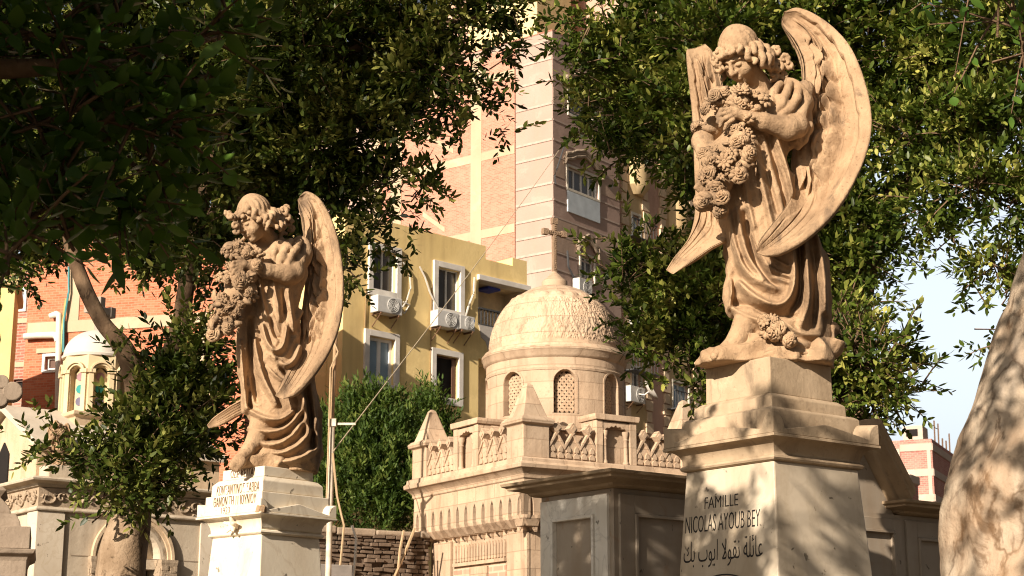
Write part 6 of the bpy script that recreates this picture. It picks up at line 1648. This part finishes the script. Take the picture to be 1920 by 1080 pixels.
def leaf_mesh(name, V5, mat, parent):
    """oval leaves folded along the midrib"""
    base, r_, tp, l_, mid = [V5[:,k] for k in range(5)]
    ax = tp-base; wv = (r_-l_)*0.5
    c1 = base+ax*.27; c2 = base+ax*.66
    V = np.stack([base, c1+wv*.88, c2+wv*.80, tp, c2-wv*.80, c1-wv*.88, mid], 1)
    i = np.arange(len(V))*7
    Q = np.concatenate([np.stack([i,i+1,i+2,i+6],1), np.stack([i,i+6,i+4,i+5],1)])
    T = np.concatenate([np.stack([i+6,i+2,i+3],1), np.stack([i+6,i+3,i+4],1)])
    return np_mesh(name, V.reshape(-1,3), Q, mat, parent, False, T)
def leaf_mesh_fine(name, V5, mat, parent):
    """near leaves: pointed ovals with a folded midrib, ten faces each"""
    base, r_, tp, l_, mid = [V5[:,k] for k in range(5)]
    ax = tp-base; n = len(V5); prof = ((.0,0.0),(.14,.55),(.34,.98),(.56,.95),(.78,.58),(1.0,0.0))
    wv = (r_-l_)*0.5; dv = mid-(base+ax*0.48); rows = []
    for t, k in prof:
        c = base+ax*t+dv*(4*t*(1-t)); e = -dv*0.9*k
        rows += [c-wv*k+e, c, c+wv*k+e]
    V = np.stack(rows, 1); i = (np.arange(n)*18)[:,None]; Q = []
    for s in range(5):
        for c in range(2): Q.append(i+np.array((s*3+c, s*3+c+1, s*3+c+4, s*3+c+3)))
    return np_mesh(name, V.reshape(-1,3), np.concatenate(Q), mat, parent, True)
def cluster_points(clusters, rng, per, shell=0.45, tuft=1.0):
    """clusters: (px, py, radius px, Y, squash, density) -> positions and outward directions"""
    A, D = [], []
    for (px, py, rp, Y, sq, dn) in clusters:
        c = np.array(at(px, py, Y)); r = rp/FPX*Y
        n = max(4, int(per*dn*(r**2)))
        k = max(3, n//(16 if tuft > .5 else 4))                                    # sprays gather in tufts, with gaps between
        d = rng.normal(size=(k,3)); d /= np.linalg.norm(d,axis=1,keepdims=True)
        rad = (shell+(1-shell)*rng.rand(k,1))*np.where(rng.rand(k,1) < .22, rng.rand(k,1), 1.0)
        lob = 0.80+0.28*np.sin(d[:,:1]*4.1+px)*np.sin(d[:,2:]*4.7+py)+0.18*np.sin(d[:,1:2]*8+px*.3)
        tc = d*rad*lob*np.array((r, r*1.0, r*sq))
        j = rng.randint(0, k, n); e = rng.normal(size=(n,3)); sz = tuft*(0.05+0.08*rng.rand(k,1))[j]
        A.append(c+tc[j]+e*sz*np.array((1,1,.75))); D.append(d[j]*0.9+e*0.55+np.array((0,0,.25)))
    return np.concatenate(A), np.concatenate(D)
def limb(mb, pts, rad, n=10, sub=5, seed=0, knob=.06, rough=0.0):
    rng = random.Random(seed); P = spline([tuple(p) for p in pts], (len(pts)-1)*sub+1); R = np.interp(np.linspace(0,1,len(P)), np.linspace(0,1,len(rad)), rad)
    base = len(mb.v); mb.tube([Vector(p) for p in P], list(R), n)
    for k in range(base, len(mb.v)):
        v = Vector(mb.v[k]); i = (k-base)//n; c = Vector(P[min(i,len(P)-1)]); d = v-c
        f = 1+knob*math.sin(v.x*23+v.z*7+seed)*math.sin(v.z*5.1+v.y*19)+knob*.6*math.sin(math.atan2(d.y,d.x)*3+v.z*2.2)
        if rough: f += rough*(.035*float(wob(v.x,v.y,v.z*.5,9,61))+.020*float(wob(v.x,v.y,v.z*.6,24,62))+.010*float(wob(v.x,v.y,v.z,60,63))-.05*max(0,float(wob(v.x,v.y,v.z*.7,6,64))-.75))
        mb.v[k] = tuple(c+d*f)
def tree(name, label, trunk_limbs, clusters, leafm, barkm, seed, per=26, ll=.075, lw=.032, K=11, tl=.30, droop=.1, fine=False, extra=None, group=None, knob=.06, up=.25, rough=0.0):
    rng = np.random.RandomState(seed)
    base = Vector(trunk_limbs[0][0][0]) if trunk_limbs else Vector((0,0,0))
    t = thing(name, label, 'tree', (base.x, base.y, 0), 0, group)
    off = np.array((base.x, base.y, 0))
    mb = MB(); first = MB()
    for i, (pts, rad) in enumerate(trunk_limbs):
        limb(first if i == 0 else mb, [np.array(p)-off for p in pts], rad, (72 if rough else 24) if i == 0 else 10, (16 if rough else 9) if i == 0 else 7, seed+i, knob, rough if i == 0 else 0)
    if first.v: first.build('trunk', barkm, t, smooth=180, recalc=False)
    pos, dr = cluster_points(clusters, rng, per, tuft=0.3 if fine else 1.0)
    if extra is not None: pos = np.concatenate([pos, extra[0]]); dr = np.concatenate([dr, extra[1]])
    pos = pos-off
    ln = tl*(0.6+0.8*rng.rand(len(pos)))
    V5 = sprays(pos, dr, ln, rng, ll, lw, K, droop, up)
    (leaf_mesh_fine if fine else leaf_mesh)('crown', V5, leafm, t)
    # twigs
    dn = dr/(np.linalg.norm(dr,axis=1,keepdims=True)+1e-9); step = max(1, len(pos)//2600)
    for p, d, l in list(zip(pos, dn, ln))[::step]:
        a = Vector(p-d*l*0.5); b = Vector(p+d*l*0.9); b.z -= droop*l*.8; mb.tube([a, (a+b)/2+Vector((0,0,.01)), b], [.0075,.006,.003], 3, False)
    if mb.v: mb.build('branches', BARKD, t, smooth=180, recalc=False)
    return t
def W3(px, py, Y): return tuple(at(px, py, Y))
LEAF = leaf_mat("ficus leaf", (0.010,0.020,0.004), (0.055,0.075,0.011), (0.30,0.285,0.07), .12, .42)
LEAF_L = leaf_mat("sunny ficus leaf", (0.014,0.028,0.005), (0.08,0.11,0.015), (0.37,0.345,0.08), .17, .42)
LEAF_N = leaf_mat("near ficus leaf", (0.025,0.06,0.010), (0.06,0.12,0.018), (0.12,0.20,0.03), .3, .36)
LEAF_H = leaf_mat("hedge leaf", (0.02,0.04,0.008), (0.06,0.10,0.018), (0.16,0.19,0.04), .25, .6)
BARK = bark_mat("pale fig bark", (0.12,0.075,0.04), (0.25,0.175,0.11), (0.38,0.285,0.19), 4.0, .7)
BARKD = bark_mat("brown fig bark", (0.085,0.05,0.028), (0.15,0.095,0.055), (0.25,0.165,0.10), 5.0)
BARKN = bark_mat("blotched near bark", (0.15,0.09,0.05), (0.38,0.30,0.215), (0.52,0.44,0.35), 3.0, .9, .8)

# big fig tree behind the smaller angel
Y1 = 13.2
cl = []
for (px, py, r, dy, dn) in [(560,80,180,0,1),(745,80,135,.3,1),(845,30,80,.2,1),(915,10,48,0,.9),(915,85,30,0,.8),(945,45,18,0,.7),(610,260,135,.2,1),(720,200,80,.3,1),(810,135,70,0,.9),(875,185,40,0,.8),(935,120,18,0,.7),(940,205,14,0,.7),(560,380,105,.6,1),
    (645,370,55,.4,1),(720,345,42,.2,.9),(780,355,28,.1,.8),(830,362,14,0,.8),(470,250,140,.5,1),(455,420,80,.8,1),(635,455,40,.3,.9),(700,435,34,.1,.8),(745,432,18,0,.8),(400,110,150,.8,1),(300,280,180,1.2,1),(250,450,60,1,.9),(215,490,34,1,.8),(325,450,62,1,.9),
    (672,510,26,.1,.8),(655,530,16,0,.7),(120,180,220,2.0,1),(80,390,140,2.0,1),(420,560,24,.5,.8),(520,-120,260,.5,1),(780,-130,170,.5,1),(250,-60,220,1,1),(600,150,180,1.6,1),(480,330,150,1.8,1),(860,262,24,0,.7),(785,285,20,0,.7),(765,250,30,.2,.8),(250,150,150,1.5,1),(40,300,150,1.8,1),(200,370,90,1.5,1),(370,430,50,-.3,1),(400,330,60,-.3,1),(350,480,30,-.2,1),(300,400,70,1,1),(420,480,50,.2,1),(30,60,150,1.8,1),(20,470,60,1.8,1)]:
    cl.append((px, py, r, Y1+dy, .85, dn))
for (px, py, r, dy, dn) in [(335,665,50,-.2,1),(395,640,32,0,.9),(425,690,24,0,.8),(275,765,58,-.5,1),(345,770,66,-.3,1),(390,735,44,0,.9),(245,850,64,-.7,1.1),(330,845,68,-.4,1),(395,815,40,0,.8),(140,850,28,-.6,.9),(95,842,22,-.6,.8),(62,845,12,-.6,.7),
    (285,900,50,-.6,1),(212,915,38,-.8,1),(178,955,18,-.8,.9),(300,700,34,-.2,.9),(255,665,18,-.3,.8),(190,830,22,-.5,.8),(300,800,60,.5,1),(350,720,45,.5,1)]:
    cl.append((px, py, r, Y1+dy, .85, dn))
tr = [([W3(222,1330,Y1), W3(222,1150,Y1), W3(228,1060,Y1), W3(240,980,Y1), W3(250,900,Y1), W3(262,820,Y1)], [.30,.21,.185,.165,.14,.12]),
      ([W3(252,900,Y1), W3(262,780,Y1), W3(240,670,Y1-.1), W3(190,600,Y1-.2), W3(152,520,Y1-.2), W3(130,440,Y1-.1), W3(120,300,Y1)], [.11,.085,.066,.06,.057,.055,.04]),
      ([W3(262,860,Y1+.1), W3(300,720,Y1+.2), W3(338,610,Y1+.2), W3(352,520,Y1+.2), W3(372,400,Y1+.3), W3(440,200,Y1+.3), W3(520,20,Y1+.4)], [.11,.085,.068,.06,.055,.045,.02]),
      ([W3(372,420,Y1+.5), W3(520,330,Y1+.6), W3(660,260,Y1+.5), W3(800,180,Y1+.3)], [.04,.028,.018,.008]),
      ([W3(440,220,Y1+.2), W3(600,120,Y1+.2), W3(760,60,Y1+.2), W3(900,30,Y1+.1)], [.055,.045,.03,.012]),
      ([W3(262,840,Y1), W3(220,850,Y1-.3), W3(140,850,Y1-.5), W3(70,842,Y1-.6)], [.04,.028,.018,.008]),
      ([W3(262,840,Y1), W3(330,760,Y1), W3(400,690,Y1)], [.04,.025,.01])]
tree('ficus_tree', 'large dark fig tree with a forked trunk, standing behind the smaller angel', tr, cl, LEAF, BARK, 21, per=1500, ll=.085, lw=.036, K=12, tl=.20, group='fig trees in the cemetery')

# fig tree behind the larger angel
Y2 = 13.0
cl = []
for (px, py, r, dy, dn) in [(1115,30,40,0,.9),(1165,105,66,.2,1),(1100,125,26,0,.8),(1066,95,12,0,.7),(1225,60,100,.4,1),(1245,195,95,.3,1),(1155,215,46,.1,.9),(1095,190,22,0,.8),(1088,245,20,0,.8),(1185,275,30,.2,.9),(1140,285,20,0,.8),(1255,250,30,.5,1),
    (1330,80,110,-.2,1),(1290,190,70,-.4,1.2),(1285,280,55,-.3,1),(1400,50,110,0,1),(1520,60,120,.5,1),(1400,300,140,1.0,1),(1560,250,150,1.0,1),(1590,400,110,1.0,1),(1480,480,150,1.2,1),(1640,100,110,.6,.75),(1740,90,100,.2,.8),(1850,80,110,0,.9),
    (1700,250,80,.3,.7),(1790,250,90,-.2,1),(1870,230,90,-.2,1),(1800,350,75,-.3,1),(1880,380,80,-.3,1),(1740,380,45,0,.8),(1700,330,50,.6,.5),(1785,440,30,-.1,.9),(1865,490,50,-.2,.9),(1862,570,28,0,.8),(1825,530,16,0,.8),(1868,640,18,0,.8),(1835,625,9,0,.7),
    (1215,465,44,.6,.9),(1165,432,16,.5,.7),(1150,478,18,.5,.8),(1180,512,34,.5,.9),(1262,525,64,.7,1),(1300,470,30,.7,1),(1205,585,26,.5,.8),(1270,615,64,.7,1),(1212,648,30,.5,.9),(1300,690,44,.7,.9),(1245,695,20,.6,.8),(1330,600,90,.9,1),(1315,730,22,.8,.8),
    (1598,490,42,.8,.9),(1585,560,38,.6,.9),(1650,425,30,.7,.8),(1560,500,80,1,1),(1300,-110,200,.5,1),(1600,-120,220,.5,1),(1880,-100,180,0,1),(1480,180,160,1.8,1),(1365,390,50,1.0,1),(1190,140,110,1.6,1.2),(1270,250,80,1.6,1.2),(1290,560,90,1.7,1.2),(1240,560,50,1.4,1.2),(1560,160,120,1.8,1),(1800,200,110,1.5,.8)]:
    cl.append((px, py, r, Y2+dy, .9, dn))
tr = [([W3(1560,1330,Y2+1.2), W3(1560,1100,Y2+1.2), W3(1570,850,Y2+1.2), W3(1590,600,Y2+1.2)], [.34,.25,.20,.17]),
      ([W3(1590,620,Y2+1.2), W3(1640,420,Y2+1), W3(1720,300,Y2+.8), W3(1690,120,Y2+.8), W3(1700,-60,Y2+.8)], [.17,.13,.11,.08,.05]),
      ([W3(1660,380,Y2+1), W3(1740,330,Y2+.6), W3(1830,300,Y2+.2)], [.08,.05,.02]),
      ([W3(1590,620,Y2+1.2), W3(1480,420,Y2+1), W3(1380,220,Y2+.7), W3(1280,80,Y2+.5)], [.14,.10,.07,.03]),
      ([W3(1480,440,Y2+1), W3(1340,500,Y2+.9), W3(1220,500,Y2+.6), W3(1150,470,Y2+.5)], [.07,.05,.03,.01]),
      ([W3(1690,160,Y2+.8), W3(1780,120,Y2+.4), W3(1880,80,Y2)], [.06,.04,.02])]
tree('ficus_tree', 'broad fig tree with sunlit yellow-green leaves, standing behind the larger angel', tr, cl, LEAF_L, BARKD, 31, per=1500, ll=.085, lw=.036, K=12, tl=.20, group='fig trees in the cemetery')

# low leafy tree beyond the marble tomb
Y4 = 12.2
cl = [(1600,640,55,Y4,.9,1.1),(1570,700,60,Y4+.2,.9,1.1),(1640,690,62,Y4,.9,1),(1682,695,28,Y4,.9,.8),(1640,750,42,Y4,.9,1),(1682,752,20,Y4,.9,.8),(1600,780,40,Y4+.2,.9,1),(1560,620,40,Y4+.3,.9,.9),(1660,640,30,Y4,.9,.8),(1540,760,50,Y4+.3,.9,1)]
tr = [([W3(1520,1400,Y4+.4), W3(1530,1100,Y4+.4), W3(1550,850,Y4+.3), W3(1580,720,Y4+.2)], [.14,.11,.08,.05]), ([W3(1570,760,Y4+.2), W3(1640,710,Y4), W3(1710,690,Y4)], [.035,.022,.008])]
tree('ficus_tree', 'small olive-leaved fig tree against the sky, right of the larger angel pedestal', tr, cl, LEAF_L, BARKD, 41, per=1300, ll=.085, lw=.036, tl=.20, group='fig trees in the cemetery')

# near trunk at the right edge with its own crown above the picture
YN = 5.6
rng = np.random.RandomState(78); NP, ND = [], []
for (x, y, z, r, dn) in [(-.3,2.2,4.5,.8,.5),(.3,2.9,4.4,.7,.5),(.0,1.5,4.3,.8,.5),(-.6,1.4,4.2,.7,.4),(.7,3.4,4.5,.6,.5)]:
    n = int(150*r*r*dn); d = rng.normal(size=(n,3)); d /= np.linalg.norm(d,axis=1,keepdims=True)
    NP.append(np.array((x,y,z))+d*r*(rng.rand(n,1)**.4)); ND.append(d+rng.normal(size=(n,3))*.6)
cl = [(1900,20,60,YN+1.4,.8,.8),(1860,40,45,YN+1.4,.8,.6),(1920,95,35,YN+1.4,.8,.6),(2050,-200,320,YN+1,.7,.8),(2300,100,300,YN+.6,.8,.8),(1900,-420,350,YN,.7,.7)]
tr = [([W3(1960,1900,YN), W3(1975,1500,YN), W3(1985,1250,YN), W3(1992,1080,YN), W3(2004,900,YN), W3(2023,720,YN), W3(2042,560,YN), W3(2070,400,YN), W3(2110,200,YN)], [.50,.41,.395,.385,.305,.25,.22,.215,.21]),
      ([W3(2070,380,YN), W3(2040,120,YN+.3), W3(1980,-80,YN+.8)], [.14,.10,.05]), ([W3(2110,220,YN), W3(2200,-20,YN), W3(2250,-300,YN)], [.2,.16,.1])]
tree('ficus_tree', 'near pale blotchy fig trunk leaning along the right edge', tr, cl, LEAF_N, BARKN, 51, per=160, ll=.085, lw=.036, K=9, fine=True, extra=(np.concatenate(NP), np.concatenate(ND)), group='fig trees in the cemetery', knob=.022, rough=1.0)

# dark near tree hanging into the top left
YF = 5.0
cl = []
for (px, py, r, dy, dn) in [(60,60,170,0,1),(220,70,160,.1,1),(360,60,90,.2,.9),(430,25,40,.2,.7),(90,230,160,0,1),(240,230,140,.1,1),(340,195,70,.3,.8),(395,140,32,.2,.6),(90,370,140,0,1),(220,360,115,.2,1),(290,320,50,.3,.8),(325,270,34,.3,.6),(45,430,55,-.2,1),(125,430,45,0,.8),(20,470,26,-.2,.7),
   (205,425,40,.3,.7),(-150,200,250,.2,1),(-150,430,130,0,1),(150,-200,280,.3,1),(-200,-200,320,.5,1),(420,-160,150,.5,.8)]:
    cl.append((px, py, r, YF+dy, .85, dn))
# upper crown above and left of the picture: it shades the leaves below
UP = [(-2.2,2.6,3.9,.9,1),(-3.0,2.4,4.0,1.0,1),(-2.6,3.4,4.2,.9,1),(-3.4,3.4,4.4,1.1,1),(-1.7,3.0,3.7,.6,.8),(-2.0,1.8,3.6,.7,.9),(-4.0,2.6,4.2,1.2,1),(-2.6,4.2,4.4,.8,1),(-1.8,3.9,4.1,.55,.8),(-1.9,3.0,4.9,.6,.42),(-1.3,3.8,4.3,.5,.5),
(-7.0,4.6,9.6,1.1,.8),(-5.7,5.0,9.6,.7,.8),(-7.9,4.4,8.4,1.0,.7),(-6.3,4.4,11.0,1.2,.6),(-8.4,5.2,10.4,1.2,.7),(-5.4,4.4,10.4,.6,.7),(-6.4,5.4,8.7,.6,.7),(-3.4,6.0,8.6,.7,.8),(-3.9,6.2,8.0,.5,.8),(-2.7,6.4,9.2,.8,.8)]
rng = np.random.RandomState(77); EP, ED = [], []
for (x, y, z, r, dn) in UP:
    n = int(340*r*r*dn); d = rng.normal(size=(n,3)); d /= np.linalg.norm(d,axis=1,keepdims=True)
    EP.append(np.array((x,y,z))+d*r*(rng.rand(n,1)**.4)); ED.append(d+rng.normal(size=(n,3))*.6)
tr = [([(-4.6,3.4,0),(-4.5,3.4,1.2),(-4.3,3.5,2.4),(-3.9,3.6,3.6),(-3.4,3.8,4.8)], [.42,.33,.29,.24,.16]), ([(-4.2,3.5,2.6),(-3.0,4.2,3.2),(-2.0,4.8,3.4),(-1.2,5.0,3.5)], [.14,.09,.06,.02]), ([(-4.0,3.6,3.4),(-2.6,3.7,4.2),(-1.9,3.9,4.4)], [.13,.09,.04]), ([(-4.4,3.4,2.4),(-6.2,3.2,4.2),(-7.6,3.8,6.4),(-7.2,4.4,9.4)], [.2,.16,.13,.06])]
tree('ficus_tree', 'near dark fig tree with big glossy leaves hanging into the upper left corner', tr, cl, LEAF_N, BARKD, 61, per=420, ll=.10, lw=.044, K=8, tl=.19, droop=.25, fine=True, extra=(np.concatenate(EP), np.concatenate(ED)), group='fig trees in the cemetery')

# bushes behind the brick wall: upright feathery shoots
def bush(label, spots, Y, seed):
    rng = np.random.RandomState(seed); A, D = [], []
    for (px, py, r, dy) in spots:
        c = np.array(at(px, py, Y+dy)); R_ = r/FPX*Y; n = int(420*R_*R_)+6
        d = rng.normal(size=(n,3)); d /= np.linalg.norm(d,axis=1,keepdims=True)
        lob = .8+.3*np.sin(d[:,:1]*5+px)*np.sin(d[:,2:]*5+py)
        A.append(c+d*R_*lob*(.6+.4*rng.rand(n,1))); D.append(d*.7+np.array((0,0,.9))+rng.normal(size=(n,3))*.3)
    b = at(spots[0][0], 1000, Y); t = thing('evergreen_bush', label, 'bush', (b.x, b.y, 0), 0, 'evergreen bushes behind the brick wall')
    off = np.array((b.x, b.y, 0)); P = np.concatenate(A)-off; Dr = np.concatenate(D)
    V5 = sprays(P, Dr, .42*(.6+.8*rng.rand(len(P))), rng, .15, .045, 12, 0, .35); leaf_mesh('crown', V5, LEAF_H, t)
    mb = MB(); 
    for k in range(5): mb.tube([(.3*k-.6,0,0),(.35*k-.7,.05,2.0),(.5*k-1.0,.1,3.6)], [.09,.07,.03], 7)
    mb.build('trunk', BARKD, t, smooth=60)
bush('broad bright green bush behind the brick wall, left of the chapel', [(690,860,90,0),(650,900,80,-.2),(740,900,80,0),(690,790,55,0),(690,755,24,0),(640,820,50,0),(615,870,40,-.1),(740,810,50,.2),(620,940,60,0),(700,950,80,-.2),(770,950,60,0),(655,775,24,0),(720,770,26,0),(605,800,26,.3)], 33, 5)
bush('taller slim green bush poking up behind the chapel pinnacle', [(800,775,34,.5),(815,800,34,.5),(785,800,30,.5),(800,750,18,.5),(780,840,40,.5),(810,850,50,.5)], 35, 6)
